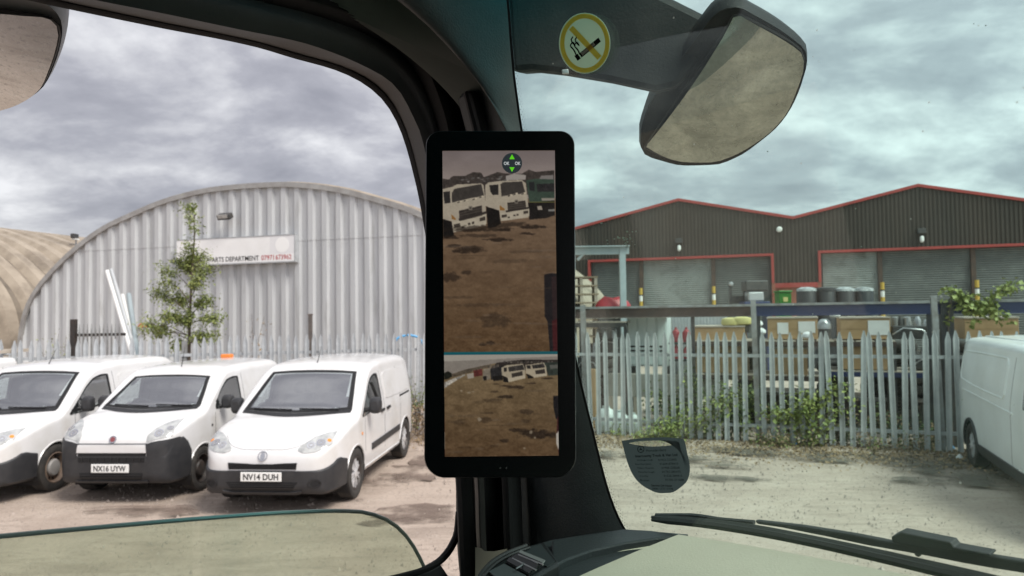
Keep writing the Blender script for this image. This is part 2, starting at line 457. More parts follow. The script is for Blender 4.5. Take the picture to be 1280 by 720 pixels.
def mirror_mat(name, dust, amount, gc=(0.82, 0.82, 0.80)):
    m = bpy.data.materials.new(name); m.use_nodes = True
    t = m.node_tree; t.nodes.clear()
    out = t.nodes.new('ShaderNodeOutputMaterial')
    g = t.nodes.new('ShaderNodeBsdfGlossy'); g.inputs['Roughness'].default_value = 0.02; g.inputs['Color'].default_value = (*gc, 1)
    d = t.nodes.new('ShaderNodeBsdfDiffuse'); d.inputs[0].default_value = (*dust, 1)
    co = t.nodes.new('ShaderNodeTexCoord'); n = t.nodes.new('ShaderNodeTexNoise')
    n.inputs['Scale'].default_value = 14; n.inputs['Detail'].default_value = 10; n.inputs['Distortion'].default_value = 0.3; n.inputs['Roughness'].default_value = 0.7
    t.links.new(co.outputs['Object'], n.inputs['Vector'])
    r = t.nodes.new('ShaderNodeMapRange'); r.inputs['From Min'].default_value = 0.36; r.inputs['From Max'].default_value = 0.68
    r.inputs['To Min'].default_value = amount * 0.4; r.inputs['To Max'].default_value = amount * 1.7
    t.links.new(n.outputs['Fac'], r.inputs['Value'])
    x = t.nodes.new('ShaderNodeMixShader')
    t.links.new(r.outputs[0], x.inputs[0]); t.links.new(g.outputs[0], x.inputs[1]); t.links.new(d.outputs[0], x.inputs[2])
    t.links.new(x.outputs[0], out.inputs[0]); MATS[name] = m
mirror_mat('mirror_dusty', (0.55, 0.48, 0.40), 0.12)
mirror_mat('mirror_smeared', (0.17, 0.16, 0.13), 0.44, (0.60, 0.575, 0.51))

def sheer_mat(name, c, tl):
    """a thin printed film: lit from the front and glowing through from behind"""
    m = bpy.data.materials.new(name); m.use_nodes = True
    t = m.node_tree; t.nodes.clear()
    out = t.nodes.new('ShaderNodeOutputMaterial')
    d = t.nodes.new('ShaderNodeBsdfDiffuse'); d.inputs[0].default_value = (*c, 1)
    g = t.nodes.new('ShaderNodeBsdfTranslucent'); g.inputs[0].default_value = (*c, 1)
    x = t.nodes.new('ShaderNodeMixShader'); x.inputs[0].default_value = tl
    t.links.new(d.outputs[0], x.inputs[1]); t.links.new(g.outputs[0], x.inputs[2])
    t.links.new(x.outputs[0], out.inputs[0]); MATS[name] = m
sheer_mat('film_yellow', (0.85, 0.62, 0.12), 0.6)
sheer_mat('film_pale', (0.66, 0.74, 0.64), 0.6)
sheer_mat('film_black', (0.01, 0.01, 0.012), 0.2)
sheer_mat('film_slate', (0.085, 0.10, 0.105), 0.5)

# ------------------------------------------------------------------ text helper
def text_obj(name, body, origin, xa, ya, height, mt, parent, width=None, bold=0.0, align='CENTER', lift=0.0, world=True):
    cu = bpy.data.curves.new('txt', 'FONT'); cu.body = body; cu.size = 1.0; cu.offset = bold; cu.resolution_u = 3
    to = bpy.data.objects.new('txt', cu); COL.objects.link(to)
    dg = bpy.context.evaluated_depsgraph_get()
    me = bpy.data.meshes.new_from_object(to.evaluated_get(dg))
    bpy.data.objects.remove(to); bpy.data.curves.remove(cu)
    n = len(me.vertices); co = np.zeros(n * 3); me.vertices.foreach_get('co', co); co = co.reshape(-1, 3)
    mn, mx_ = co.min(0), co.max(0)
    sy = height / max(mx_[1] - mn[1], 1e-6); sx = sy
    if width: sx = width / (mx_[0] - mn[0])
    X = (co[:, 0] - {'CENTER': (mn[0] + mx_[0]) / 2, 'LEFT': mn[0], 'RIGHT': mx_[0]}[align]) * sx
    Y = (co[:, 1] - (mn[1] + mx_[1]) / 2) * sy
    xa = Vector(xa).normalized(); ya = Vector(ya).normalized(); nn = xa.cross(ya)
    o = Vector(origin) + nn * lift
    if parent is not None and world: o = o - parent_world(parent)
    W = np.array(o)[None] + X[:, None] * np.array(xa)[None] + Y[:, None] * np.array(ya)[None]
    me.vertices.foreach_set('co', W.ravel()); me.update()
    return link(name, me, mt, parent)
# ================================================================== GROUND
def ground():
    xs = np.unique(np.r_[-1500, -600, -250, -120, -60, -40, np.linspace(-24, 24, 161), 40, 60, 120, 250, 600, 1500])
    ys = np.unique(np.r_[-300, -100, -40, -15, np.linspace(-6, 22, 113), 30, 45, 70, 120, 250, 600, 1800])
    X, Y = np.meshgrid(xs, ys)
    Z = 0.010 * np.sin(X * 1.7 + 1.3 * np.sin(Y * 0.9)) * np.sin(Y * 1.3 + 0.8 * np.sin(X * 0.7))
    # a low bank of swept earth along the right fence
    d = (Y - (14.13 - 0.39 * (X - 1.6))) / 1.07
    bank = 0.07 * np.exp(-((d + 0.1) / 0.45) ** 2) * (X > 0.2) * (X < 6.9)
    near = (np.abs(X) < 22) & (Y < 21) & (Y > -5)
    Z = np.where(near, Z + bank, 0) - 0.012
    V = np.stack([X, Y, Z], -1).reshape(-1, 3)
    nx = len(xs); ny = len(ys)
    F = [(j*nx+i, j*nx+i+1, (j+1)*nx+i+1, (j+1)*nx+i) for j in range(ny-1) for i in range(nx-1)]
    me = bpy.data.meshes.new('yard_ground'); me.from_pydata(V.tolist(), [], F)
    m = bpy.data.materials.new('yard_dirt'); m.use_nodes = True
    t = m.node_tree; b = t.nodes['Principled BSDF']; b.inputs['Roughness'].default_value = 0.95
    co = t.nodes.new('ShaderNodeTexCoord')
    def noise(sc, det=6, ro=0.6, dist=0.0, st=None):
        n = t.nodes.new('ShaderNodeTexNoise'); n.inputs['Scale'].default_value = sc; n.inputs['Detail'].default_value = det
        n.inputs['Roughness'].default_value = ro; n.inputs['Distortion'].default_value = dist
        if st:
            mp = t.nodes.new('ShaderNodeMapping'); mp.inputs['Scale'].default_value = st
            t.links.new(co.outputs['Object'], mp.inputs[0]); t.links.new(mp.outputs[0], n.inputs['Vector'])
        else: t.links.new(co.outputs['Object'], n.inputs['Vector'])
        return n
    def rng_(n, lo, hi, a=0.0, bb=1.0):
        r = t.nodes.new('ShaderNodeMapRange'); r.inputs['From Min'].default_value = lo; r.inputs['From Max'].default_value = hi
        r.inputs['To Min'].default_value = a; r.inputs['To Max'].default_value = bb
        t.links.new(n.outputs[0], r.inputs['Value']); return r
    def mixc(f, a, c):
        x = t.nodes.new('ShaderNodeMixRGB'); t.links.new(f.outputs[0], x.inputs[0])
        if isinstance(a, tuple): x.inputs[1].default_value = (*a, 1)
        else: t.links.new(a.outputs[0], x.inputs[1])
        x.inputs[2].default_value = (*c, 1); return x
    c = mixc(rng_(noise(1.1), 0.35, 0.65), (0.48, 0.395, 0.33), (0.38, 0.305, 0.25))
    c = mixc(rng_(noise(0.42, 5, 0.6, 0.6, (1, 2.0, 1)), 0.54, 0.68, 0, 0.55), c, (0.235, 0.185, 0.15))
    c = mixc(rng_(noise(3.0, 6, 0.7, 0.4, (0.5, 2.2, 1)), 0.56, 0.72, 0, 0.5), c, (0.52, 0.45, 0.385))
    c = mixc(rng_(noise(1.6, 5, 0.65, 1.2, (0.35, 3.2, 1)), 0.52, 0.66, 0, 0.45), c, (0.26, 0.205, 0.165))
    c = mixc(rng_(noise(22, 4, 0.7), 0.54, 0.68, 0, 0.7), c, (0.20, 0.165, 0.14))
    c = mixc(rng_(noise(45, 3, 0.7), 0.60, 0.72, 0, 0.6), c, (0.58, 0.53, 0.48))
    t.links.new(c.outputs[0], b.inputs['Base Color'])
    bp = t.nodes.new('ShaderNodeBump'); bp.inputs['Strength'].default_value = 0.9; bp.inputs['Distance'].default_value = 0.02
    t.links.new(noise(28, 6, 0.75).outputs['Fac'], bp.inputs['Height']); t.links.new(bp.outputs[0], b.inputs['Normal'])
    o = link('yard_ground', me, m, None, True, angle=80)
    tag(o, kind='structure')
ground()

def patch_sheet(name, c, rx, ry, mt, lab, z=0.006, rz=0.0, seed=1):
    r = np.random.default_rng(seed); n = 28
    an = np.linspace(0, 2 * math.pi, n, endpoint=False)
    k = 1 + 0.22 * np.sin(an * 2 + r.uniform(0, 6)) + 0.16 * np.sin(an * 3 + r.uniform(0, 6)) + 0.1 * r.standard_normal(n)
    mb = MB()
    P = []
    for a, q in zip(an, k):
        x, y = rx * q * math.cos(a), ry * q * math.sin(a)
        P.append(Vector((c[0] + x * math.cos(rz) - y * math.sin(rz), c[1] + x * math.sin(rz) + y * math.cos(rz), z)))
    mb.add(P, [tuple(range(n))])
    o = mb.build(name, mt); tag(o, kind='structure'); return o
# damp stains by the vans and an oily patch in front of the right fence
def stain_mat(name, c, sc):
    m = bpy.data.materials.new(name); m.use_nodes = True
    t = m.node_tree; b = t.nodes['Principled BSDF']; out = t.nodes['Material Output']
    b.inputs['Base Color'].default_value = (*c, 1); b.inputs['Roughness'].default_value = 0.75
    tr = t.nodes.new('ShaderNodeBsdfTransparent'); mx_ = t.nodes.new('ShaderNodeMixShader')
    co = t.nodes.new('ShaderNodeTexCoord'); n = t.nodes.new('ShaderNodeTexNoise')
    n.inputs['Scale'].default_value = sc; n.inputs['Detail'].default_value = 7; n.inputs['Roughness'].default_value = 0.65
    t.links.new(co.outputs['Object'], n.inputs['Vector'])
    r = t.nodes.new('ShaderNodeMapRange'); r.inputs['From Min'].default_value = 0.42; r.inputs['From Max'].default_value = 0.58
    r.inputs['To Max'].default_value = 0.85
    t.links.new(n.outputs['Fac'], r.inputs['Value']); t.links.new(r.outputs[0], mx_.inputs[0])
    t.links.new(tr.outputs[0], mx_.inputs[1]); t.links.new(b.outputs[0], mx_.inputs[2])
    t.links.new(mx_.outputs[0], out.inputs['Surface']); return m
damp = stain_mat('damp_earth', (0.17, 0.125, 0.10), 1.3)
oily = stain_mat('oily_earth', (0.12, 0.105, 0.085), 1.5)
for i, (px, py, rx, ry) in enumerate([(545, 640, 0.75, 0.42), (505, 652, 0.5, 0.16), (535, 585, 0.7, 0.9), (470, 600, 0.6, 0.3), (400, 622, 0.7, 0.3), (180, 640, 0.9, 0.22)]):
    p = gnd(px, py); patch_sheet('damp_patch', p, rx, ry, damp, '', 0.006 + 0.004 * i, seed=i + 2)
for i, (px, py, rx, ry) in enumerate([(895, 597, 0.62, 0.22), (1060, 572, 2.6, 0.42), (1220, 600, 1.3, 0.5), (830, 575, 1.6, 0.3)]):
    p = gnd(px, py); patch_sheet('oily_patch', p, rx, ry, oily, '', 0.03 + 0.004 * i if i else 0.008, rz=-0.36, seed=i + 12)

# ================================================================== SHEDS (curved roofs)
TH = rad(16)
US = Vector((math.cos(TH), -math.sin(TH), 0))        # along the gable, to the right
AS = Vector((math.sin(TH), math.cos(TH), 0))         # back along the ridge
UP = Vector((0, 0, 1))
_c = ray(322, 400)
C0 = Vector((_c.x / _c.y * 21.0, 21.0, 0))
_raw = [(25,427),(30,397),(43,367),(67,337),(100,306),(133,283),(167,267),(200,253),(233,243),(267,236),(303,232),(337,232),(370,236),(403,244),(437,254),(470,269),(503,286),(527,298)]
_S = []
for q in _raw:
    p = onplane(*q, C0, AS); _S.append(((p - C0).dot(US), p.z))
_S = np.array(_S)
SA = -0.35                                            # ridge position
_half = pchip(*zip(*sorted([(SA - s, z) for s, z in _S if s < SA - 0.3] + [(0.0, _S[:, 1].max())])))
SW = float(SA - _S[0][0])                              # half width at eye level
def arch(s):
    d = abs(s - SA)
    return float(_half(min(d, SW)))
SHALF = SW + 0.12
def arch_pts(n, off=0.0):
    """outline of the arch from left foot to right foot in (s,z)"""
    hs = [(-SHALF, 0.0), (-SHALF + 0.02, 0.9)] + [(-float(d), float(_half(d))) for d in np.linspace(SW, 0, 60)]
    pts = [(SA + a, z) for a, z in hs] + [(SA - a, z) for a, z in hs[-2::-1]]
    P = curve_pts(pts, n)
    if off:
        T = np.gradient(P, axis=0); T /= np.linalg.norm(T, axis=1)[:, None]
        P = P + np.stack([-T[:, 1], T[:, 0]], 1) * off
    return P

def shed(center, label, gable=True, nring=24, pitch=0.62, rib=0.08):
    root = thing('curved_roof_shed', center, label, 'shed')
    def W(s, z, d): return center + US * s + UP * z + AS * d
    if gable:
        PIT = 0.45
        n0 = int(math.floor((SA - SHALF) / PIT)); n1 = int(math.ceil((SA + SHALF) / PIT))
        prof = [(0.0, 0.0), (0.05, 0.0), (0.11, 0.075), (0.29, 0.075), (0.35, 0.0), (0.45, 0.0)]
        for row in (0, 1):
            for k in range(n0, n1):
                s0 = k * PIT
                cols = []
                for ds, dp in prof:
                    s = min(max(s0 + ds, SA - SHALF), SA + SHALF)
                    za = arch(s) - 0.03 if abs(s - SA) < SW - 0.05 else 1.0
                    zj = 4.75
                    lo, hi = (0.0, min(za, zj)) if row == 0 else (zj - 0.10, za)
                    cols.append((s, lo, hi, dp + (0.0 if row == 0 else -0.010)))
                if max(c[2] - c[1] for c in cols) < 0.05: continue
                mb = MB()
                rows = [[W(s, lo, dp) for s, lo, hi, dp in cols], [W(s, max(lo, hi), dp) for s, lo, hi, dp in cols]]
                mb.grid(rows)
                mb.build('wall_sheet', M['shed_sheet'], root, fix=False)
        # edge flashing around the arch
        A = arch_pts(90, 0.05); B = arch_pts(90, -0.10)
        mb = MB()
        mb.grid([[W(a[0], max(a[1], 0), -0.06) for a in A], [W(b[0], max(b[1], 0), -0.06) for b in B]])
        mb.grid([[W(b[0], max(b[1], 0), -0.06) for b in B], [W(b[0], max(b[1], 0), 0.02) for b in B]])
        mb.grid([[W(a[0], max(a[1], 0), 0.10) for a in A], [W(a[0], max(a[1], 0), -0.06) for a in A]])
        mb.build('roof_edge', M['shed_edge'], root, fix=False)
    else:
        A = arch_pts(60)
        mb = MB(); mb.add([W(a[0], max(a[1], 0), 0.05) for a in A], [tuple(range(60))])
        mb.build('end_wall', M['shed_sheet'], root, fix=False)
    for r in range(nring):
        d0 = 0.08 + r * pitch
        mb = MB()
        rows = []
        for dd, off in ((0.0, 0.0), (pitch * 0.12, 0.0), (pitch * 0.28, rib), (pitch * 0.70, rib), (pitch * 0.86, 0.0), (pitch, 0.0)):
            A = arch_pts(64, off + 0.03)
            rows.append([W(a[0], max(a[1], 0), d0 + dd) for a in A])
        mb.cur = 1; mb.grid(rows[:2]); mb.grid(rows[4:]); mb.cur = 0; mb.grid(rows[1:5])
        mb.build('roof_sheet', [M['shed_roof'], M['shed_roof_trough_shade']], root, smooth=False, fix=False)
    return root
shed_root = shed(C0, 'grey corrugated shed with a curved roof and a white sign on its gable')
C2 = C0 - US * 18.6 + AS * (-2.0)
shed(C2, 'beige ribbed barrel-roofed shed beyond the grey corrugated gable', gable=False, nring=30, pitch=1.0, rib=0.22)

# sign on the gable
def on_gable(px, py, off=0.0): return onplane(px, py, C0 - AS * off, AS)
sa, sb = on_gable(222, 302, 0.12), on_gable(369, 294, 0.12)
st, sl = on_gable(222, 302, 0.12).z, on_gable(222, 333, 0.12).z
sroot = thing('wall_sign', (sa + sb) / 2 * 1.0, 'long white parts department sign on the grey corrugated gable', 'sign')
sroot.location.z = sl
s0, s1 = (sa - C0).dot(US), (sb - C0).dot(US)
ZT, ZB = 5.02, 4.14
s_mid = (s0 + s1) / 2
zt_ = (onplane(222, 302, C0, AS).z + onplane(369, 294, C0, AS).z) / 2
zb_ = (onplane(222, 333, C0, AS).z + onplane(369, 326, C0, AS).z) / 2
mb = MB(); mb.frame(C0, US, UP, AS, (s0, s1), (zb_, zt_), (-0.16, -0.02)); mb.build('sign_board', mat('sign_white', (.86, .86, .855), .4, c2=(.80, .80, .79), scale=2), sroot, bevel=0.01)
mb = MB()
for (u0, u1, v0, v1) in ((s0 - .02, s1 + .02, zt_, zt_ + .03), (s0 - .02, s1 + .02, zb_ - .03, zb_), (s0 - .03, s0, zb_ - .03, zt_ + .03), (s1, s1 + .03, zb_ - .03, zt_ + .03)):
    mb.frame(C0, US, UP, AS, (u0, u1), (v0, v1), (-0.17, 0.0))
mb.build('sign_frame', M['galvanised'], sroot)
hh = (zt_ - zb_)
text_obj('lettering', 'PARTS DEPARTMENT', C0 + US * (s0 + (s1 - s0) * 0.50) + UP * (zb_ + hh * 0.17) - AS * 0.164, US, UP, hh * 0.19, M['ink_black'], sroot, width=(s1 - s0) * 0.42, bold=0.012)
for _t, _u, _w in (('07971', 0.782, 0.105), ('673962', 0.912, 0.128)):
    text_obj('lettering', _t, C0 + US * (s0 + (s1 - s0) * _u) + UP * (zb_ + hh * 0.17) - AS * 0.164, US, UP, hh * 0.19, M['ink_red'], sroot, width=(s1 - s0) * _w, bold=0.012)
mb = MB(); mb.lathe(C0 + US * (s0 + (s1 - s0) * 0.90) + UP * (zb_ + hh * 0.64) - AS * 0.1605, AS, [(hh * 0.30, 0), (hh * 0.30, -0.004)], 28)
mb.build('faded_roundel', mat('roundel', (0.88, 0.88, 0.87), 0.4), sroot)
mb = MB(); mb.frame(C0, US, UP, AS, (s0 + (s1 - s0) * .80, s1 - .01), (zb_ + hh * .30, zt_ - .01), (-0.1603, -0.159)); mb.build('faded_panel', mat('faded', (0.76, 0.76, 0.77), 0.5), sroot)
# floodlight above it
fl = on_gable(284, 271, 0.2)
fr_ = thing('floodlight', fl, 'small dark floodlight above the white sign on the gable', 'light')
mb = MB(); mb.box(fl - AS * 0.10, (0.42, 0.22, 0.16), Matrix.Rotation(-TH, 3, 'Z') @ Matrix.Rotation(0.5, 3, 'X')); mb.build('lamp_housing', M['machine_dark'], fr_, bevel=0.02)
mb = MB(); mb.box(fl - AS * 0.215 - UP * 0.02, (0.34, 0.02, 0.11), Matrix.Rotation(-TH, 3, 'Z') @ Matrix.Rotation(0.5, 3, 'X')); mb.build('lens', M['lamp_lens'], fr_)
mb = MB(); mb.tube([fl - AS * 0.02 + UP * .02, fl + AS * 0.24 + UP * 0.12], 0.025, 6); mb.build('bracket', M['machine_dark'], fr_)
# security camera on a short pole between the sheds
p = at(95, 300, 31.0)
cr_ = thing('security_camera', (p.x, p.y, 0), 'small camera on a thin pole between the two curved roofs', 'camera')
mb = MB(); mb.tube([(p.x, p.y, 0), (p.x, p.y, p.z + 0.05)], 0.035, 6); mb.build('pole', M['galvanised'], cr_)
mb = MB(); mb.box((p.x, p.y - 0.1, p.z + 0.16), (0.16, 0.36, 0.2)); mb.build('camera_body', M['machine_dark'], cr_, bevel=0.02)
mb = MB(); mb.box((p.x + 0.05, p.y - 0.1, p.z + 0.02), (0.22, 0.2, 0.06)); mb.build('junction_box', M['white_plain'], cr_)

# ================================================================== WAREHOUSE (twin gables)
TW = rad(17.5)
UW = Vector((math.cos(TW), -math.sin(TW), 0)); AW = Vector((math.sin(TW), math.cos(TW), 0))
_r = ray(990, 387); WC = Vector((_r.x / _r.y * 43.0, 43.0, 0))     # foot of the valley
def wpl(px, py): p = onplane(px, py, WC, AW); return ((p - WC).dot(UW), p.z)
def warehouse():
    pk1, pk2, val = wpl(848, 251), wpl(1147, 232), wpl(990, 273)
    hw = (pk2[0] - pk1[0]) / 2
    zp = (pk1[1] + pk2[1]) / 2; zv = val[1]
    sv = (pk1[0] + pk2[0]) / 2
    root = thing('warehouse', WC, 'brown clad twin-gabled warehouse with red trim and roller shutters', 'building')
    def W(s, z, d=0.0): return WC + UW * s + UP * z + AW * d
    def top(s):
        k = (s - sv) / hw
        k = abs((k + 1) % 2 - 1)          # 0 at peaks? peak at k=odd
        return zv + (zp - zv) * (k if True else 0)
    sL, sR = sv - 2 * hw, sv + 2 * hw
    lz1 = (wpl(738, 327)[1] + wpl(965, 320)[1]) / 2
    lz2 = (wpl(1025, 316)[1] + wpl(1280, 307)[1]) / 2
    op = [(wpl(738, 330)[0], wpl(964, 330)[0], lz1), (wpl(1026, 330)[0], wpl(1026, 330)[0] + (wpl(964, 330)[0] - wpl(738, 330)[0]) * 1.02, lz2)]
    brick_top = wpl(995, 358)[1]
    # ribbed cladding, one part for each bay section
    PIT = 0.22
    secs = [(sL, op[0][0]), (op[0][0], op[0][1]), (op[0][1], op[1][0]), (op[1][0], op[1][1]), (op[1][1], sR)]
    for i, (a, b) in enumerate(secs):
        lo = (brick_top, op[0][2], brick_top, op[1][2], brick_top)[i]
        mb = MB(); lower = []; upper = []
        n = int((b - a) / PIT) + 1
        ss = []
        for k in range(n):
            for ds, dp in ((0, 0.0), (0.09, 0.0), (0.115, -0.045), (0.195, -0.045)):
                s = a + k * PIT + ds
                if s < b: ss.append((s, dp))
        ss.append((b, 0.0))
        for s, dp in ss:
            lower.append(W(s, lo, dp)); upper.append(W(s, top(s), dp))
        mb.grid([lower, upper]); mb.build('wall_cladding', M['brown_cladding'], root, fix=False)
        if i in (0, 2, 4):
            mb = MB(); mb.frame(WC, UW, UP, AW, (a, b), (0, brick_top - 0.001), (0.0, 0.3)); bw = mb.build('brick_wall', M['brick_red'], root)
            mb = MB(); mb.frame(WC, UW, UP, AW, (a, b), (brick_top - .06, brick_top + .22), (-0.09, -0.04)); mb.build('red_flashing', M['red_trim'], root)
    # verge trim along the gables
    for k, (a, b) in enumerate(((sL, sv - hw), (sv - hw, sv), (sv, sv + hw), (sv + hw, sR))):
        za, zb = top(a + 1e-4), top(b - 1e-4)
        mb = MB()
        mb.prism([W(a, za - 0.05, -0.14), W(b, zb - 0.05, -0.14), W(b, zb + 0.12, -0.14), W(a, za + 0.12, -0.14)], AW * 0.3)
        mb.build('verge_trim', M['red_trim'], root)
        mb = MB()
        mb.prism([W(a, za + 0.0, 0.17), W(b, zb + 0.0, 0.17), W(b, zb + 0.1, 0.17), W(a, za + 0.1, 0.17)], AW * 38)
        mb.build('roof_slope', M['brown_cladding'], root)
    # openings
    for j, (a, b, lz) in enumerate(op):
        mb = MB(); mb.frame(WC, UW, UP, AW, (a - .15, b + .15), (lz - .02, lz + .13), (-0.13, 0.25)); mb.build('lintel_trim', M['red_trim'], root)
        for x in (a, b):
            mb = MB(); mb.frame(WC, UW, UP, AW, (x - .15, x) if x == a else (x, x + .15), (brick_top + .23, lz - .021), (-0.128, 0.25)); mb.build('jamb_trim', M['red_trim'], root)
            mb = MB(); mb.frame(WC, UW, UP, AW, (x - .2, x) if x == a else (x, x + .2), (0, brick_top + .229), (-0.10, 0.25)); mb.build('jamb_pier', M['brick_red'], root)
        cuts = [0, 0.295, 0.695, 1.0] if j == 0 else [0, 0.282, 0.70, 1.0]
        for k in range(3):
            x0 = a + (b - a) * cuts[k] + 0.12; x1 = a + (b - a) * cuts[k + 1] - 0.12
            mb = MB(); rows = []
            ns = 44; hgt = lz - 0.02
            for q in range(ns):
                z0 = hgt * q / ns; dz = hgt / ns
                for f_, dp in ((0.0, 0.30), (0.15, 0.262), (0.5, 0.25), (0.85, 0.262)):
                    rows.append([W(x0, z0 + dz * f_, dp), W(x1, z0 + dz * f_, dp)])
            rows.append([W(x0, hgt, 0.30), W(x1, hgt, 0.30)])
            mb.grid(rows)
            light = (j == 0 and k == 1) or (j == 1 and k == 0)
            mb.build('roller_shutter', M['shutter_grey' if light else 'shutter_dark'], root, smooth=True, fix=False, angle=50)
        for k in (1, 2):
            x = a + (b - a) * cuts[k]
            mb = MB(); mb.frame(WC, UW, UP, AW, (x - .12, x + .12), (0, lz - 0.021), (0.10, 0.34)); mb.build('shutter_post', M['beam_brown'], root)
    mb = MB(); mb.frame(WC, UW, UP, AW, (sL, sR), (0, zv - .3), (0.345, 0.5)); mb.build('inner_wall', M['shutter_dark'], root)
    # bulkhead lamps on the gables
    for (px, py) in ((849, 302), (1151, 290), (974, 287)):
        s, z = wpl(px, py)
        if px != 974:
            mb = MB(); mb.frame(WC, UW, UP, AW, (s - .22, s + .22), (z - .12, z + .18), (-0.30, -0.05)); lm = mb.build('wall_lamp', M['machine_dark'], root, bevel=0.03)
            mb = MB(); mb.lathe(W(s, z - 0.62, -0.2), UP, [(0.05, 0), (0.11, 0.08), (0.11, 0.3), (0.06, 0.38)], 12); mb.build('lamp_globe', M['white_plain'], root, smooth=True)
        else:
            mb = MB(); mb.lathe(W(s, z, -0.05), -AW, [(0.17, 0), (0.17, 0.1), (0.1, 0.16)], 14); mb.build('wall_lamp', M['white_plain'], root, smooth=True)
    # bollards stand by themselves in front of the shutter posts
    names = ['post left of the pale shutter behind the gantry', 'post right of the pale shutter behind the gantry',
             'shutter post next to the pale end shutter', 'shutter post nearest the ivy spray']
    q = 0
    for j, (a, b, lz) in enumerate(op):
        cuts = [0, 0.295, 0.695, 1.0] if j == 0 else [0, 0.282, 0.70, 1.0]
        for k in (1, 2):
            x = a + (b - a) * cuts[k]; p0 = W(x, 0, -0.35)
            bo = thing('bollard', p0, 'yellow and white bollard at the ' + names[q], 'bollard', 'bollards in front of the warehouse shutters'); q += 1
            zz_ = wpl(814, 360)[1]
            zz_ -= 0.0; seg = [(0, zz_ - 0.85, 'yellow_paint'), (zz_ - 0.85, zz_ - 0.5, 'white_plain'), (zz_ - 0.5, zz_ - 0.42, 'black_plastic'), (zz_ - 0.42, zz_, 'yellow_paint')]
            for (z0, z1, m_) in seg:
                mb = MB(); mb.lathe(p0 + UP * z0, UP, [(0.11, 0.001), (0.11, z1 - z0)], 12); mb.build('painted_band', M[m_], bo, smooth=True)
warehouse()

# ================================================================== PALISADE FENCES
def pale_mesh(h):
    prof = [(-0.046, -0.004), (-0.019, 0.015), (0.019, 0.015), (0.046, -0.004), (0.038, -0.012), (0.014, 0.004), (-0.014, 0.004), (-0.038, -0.012)]
    mb = MB(); n = len(prof)
    V = [(x, y, 0.05) for x, y in prof] + [(x, y, h - 0.14) for x, y in prof] + [(x * 0.25, y * 0.4, h) for x, y in prof]
    F = [(i, (i+1) % n, (i+1) % n + n, i + n) for i in range(n)] + [(i+n, (i+1) % n + n, (i+1) % n + 2*n, i + 2*n) for i in range(n)] + [tuple(range(2*n, 3*n))]
    mb.add(V, F); return mb.mesh('pale')
def fence(A, B, h, label, posts, post_h, leans, rails=(0.35, 1.62), mt='galvanised_old'):
    A = Vector(A); B = Vector(B); d = (B - A); Ln = d.length; d.normalize(); nrm = Vector((d.y, -d.x, 0))
    if nrm.y > 0: nrm = -nrm                                     # towards the yard
    root = thing('palisade_fence', A, label, 'fence', rz=0)
    me = pale_mesh(h); me.materials.append(M[mt])
    ang = math.atan2(d.y, d.x)
    n = int(Ln / 0.160)
    for k in range(n):
        s = (k + 0.5) * Ln / n
        if any(abs(s - q) < 0.06 for q in posts): continue
        o = bpy.data.objects.new('pale', me); COL.objects.link(o); o.parent = root
        o.location = d * s + nrm * 0.035 + Vector((0, 0, random.uniform(-0.02, 0.015)))
        o.rotation_euler = (random.uniform(-.012, .012), random.gauss(0, 0.011), ang + random.uniform(-.06, .06))
    for z in rails:
        mb = MB(); mb.frame(A, d, UP, nrm, (0, Ln), (z - 0.028, z + 0.028), (-0.012, 0.012)); 
        mb.frame(A, d, UP, nrm, (0, Ln), (z + 0.022, z + 0.028), (-0.055, -0.012)); mb.build('rail', M[mt], root)
    for q, ph, ln in zip(posts, post_h, leans):
        c = A + d * q - nrm * 0.045
        mb = MB()
        for (u0, u1, w0, w1) in ((-.045, .045, 0.028, 0.036), (-.045, .045, -0.055, -0.047), (-.004, .004, -0.047, 0.028)):
            P = [c + d * (u + ln * z) + nrm * ww + UP * z for z in (0, ph) for (u, ww) in ((u0, w0), (u1, w0), (u1, w1), (u0, w1))]
            mb.add(P, [(0,3,2,1),(4,5,6,7),(0,1,5,4),(1,2,6,5),(2,3,7,6),(3,0,4,7)])
        mb.build('post', M['weathered_post'], root)
    return root
FA, FC, FB = Vector((-13.5, 12.6, 0)), Vector((-1.25, 15.75, 0)), Vector((11.2, 10.4, 0))
FL0, FR0 = Vector((1.6, 14.13, 0)), Vector((7.05, 12.0, 0))
fd = (FR0 - FL0).normalized(); fn = Vector((fd.y, -fd.x, 0)); fn = fn if fn.y < 0 else -fn
FC = FL0 - fd * 3.05
def on_rf(px, off=0.0):
    """distance along the right fence (from the corner) seen at pixel column px, and the point"""
    p = onplane(px, 470, FL0 - fn * off, fn); return (p - FC).dot(fd)
posts_r = [on_rf(731), on_rf(946), on_rf(1176), on_rf(1176) + 2.75]
fence(FC, FC + fd * 13.2, 2.06, 'galvanised palisade fence with tall leaning posts in front of the racking yard', posts_r, [2.60, 2.63, 2.66, 2.6], [-0.012, -0.012, -0.022, 0.01])
ld = (FC - FA); Lf = ld.length; ldn = ld.normalized(); lnn = Vector((ldn.y, -ldn.x, 0)); lnn = lnn if lnn.y < 0 else -lnn
def on_lf(px, off=0.0):
    p = onplane(px, 430, FA - lnn * off, lnn); return (p - FA).dot(ldn)
fence(FA, FC - ldn * 0.08, 2.08, 'galvanised palisade fence running behind the row of white vans', [on_lf(-40), on_lf(230), Lf - 0.25], [2.0, 2.0, 2.05], [0, 0, 0], rails=(0.35, 1.72), mt='galvanised')
# rusty pole behind the left fence
p = FA + ldn * on_lf(388, 0.5) - lnn * 0.5
mb = MB(); mb.box((p.x, p.y, 1.23), (0.07, 0.07, 2.5)); mb.box((p.x, p.y, 2.49), (0.09, 0.09, 0.03))
tag(mb.build('steel_post', M['rusty_post']), 'thin rusty steel post behind the palisade fence by the grey shed', 'post')
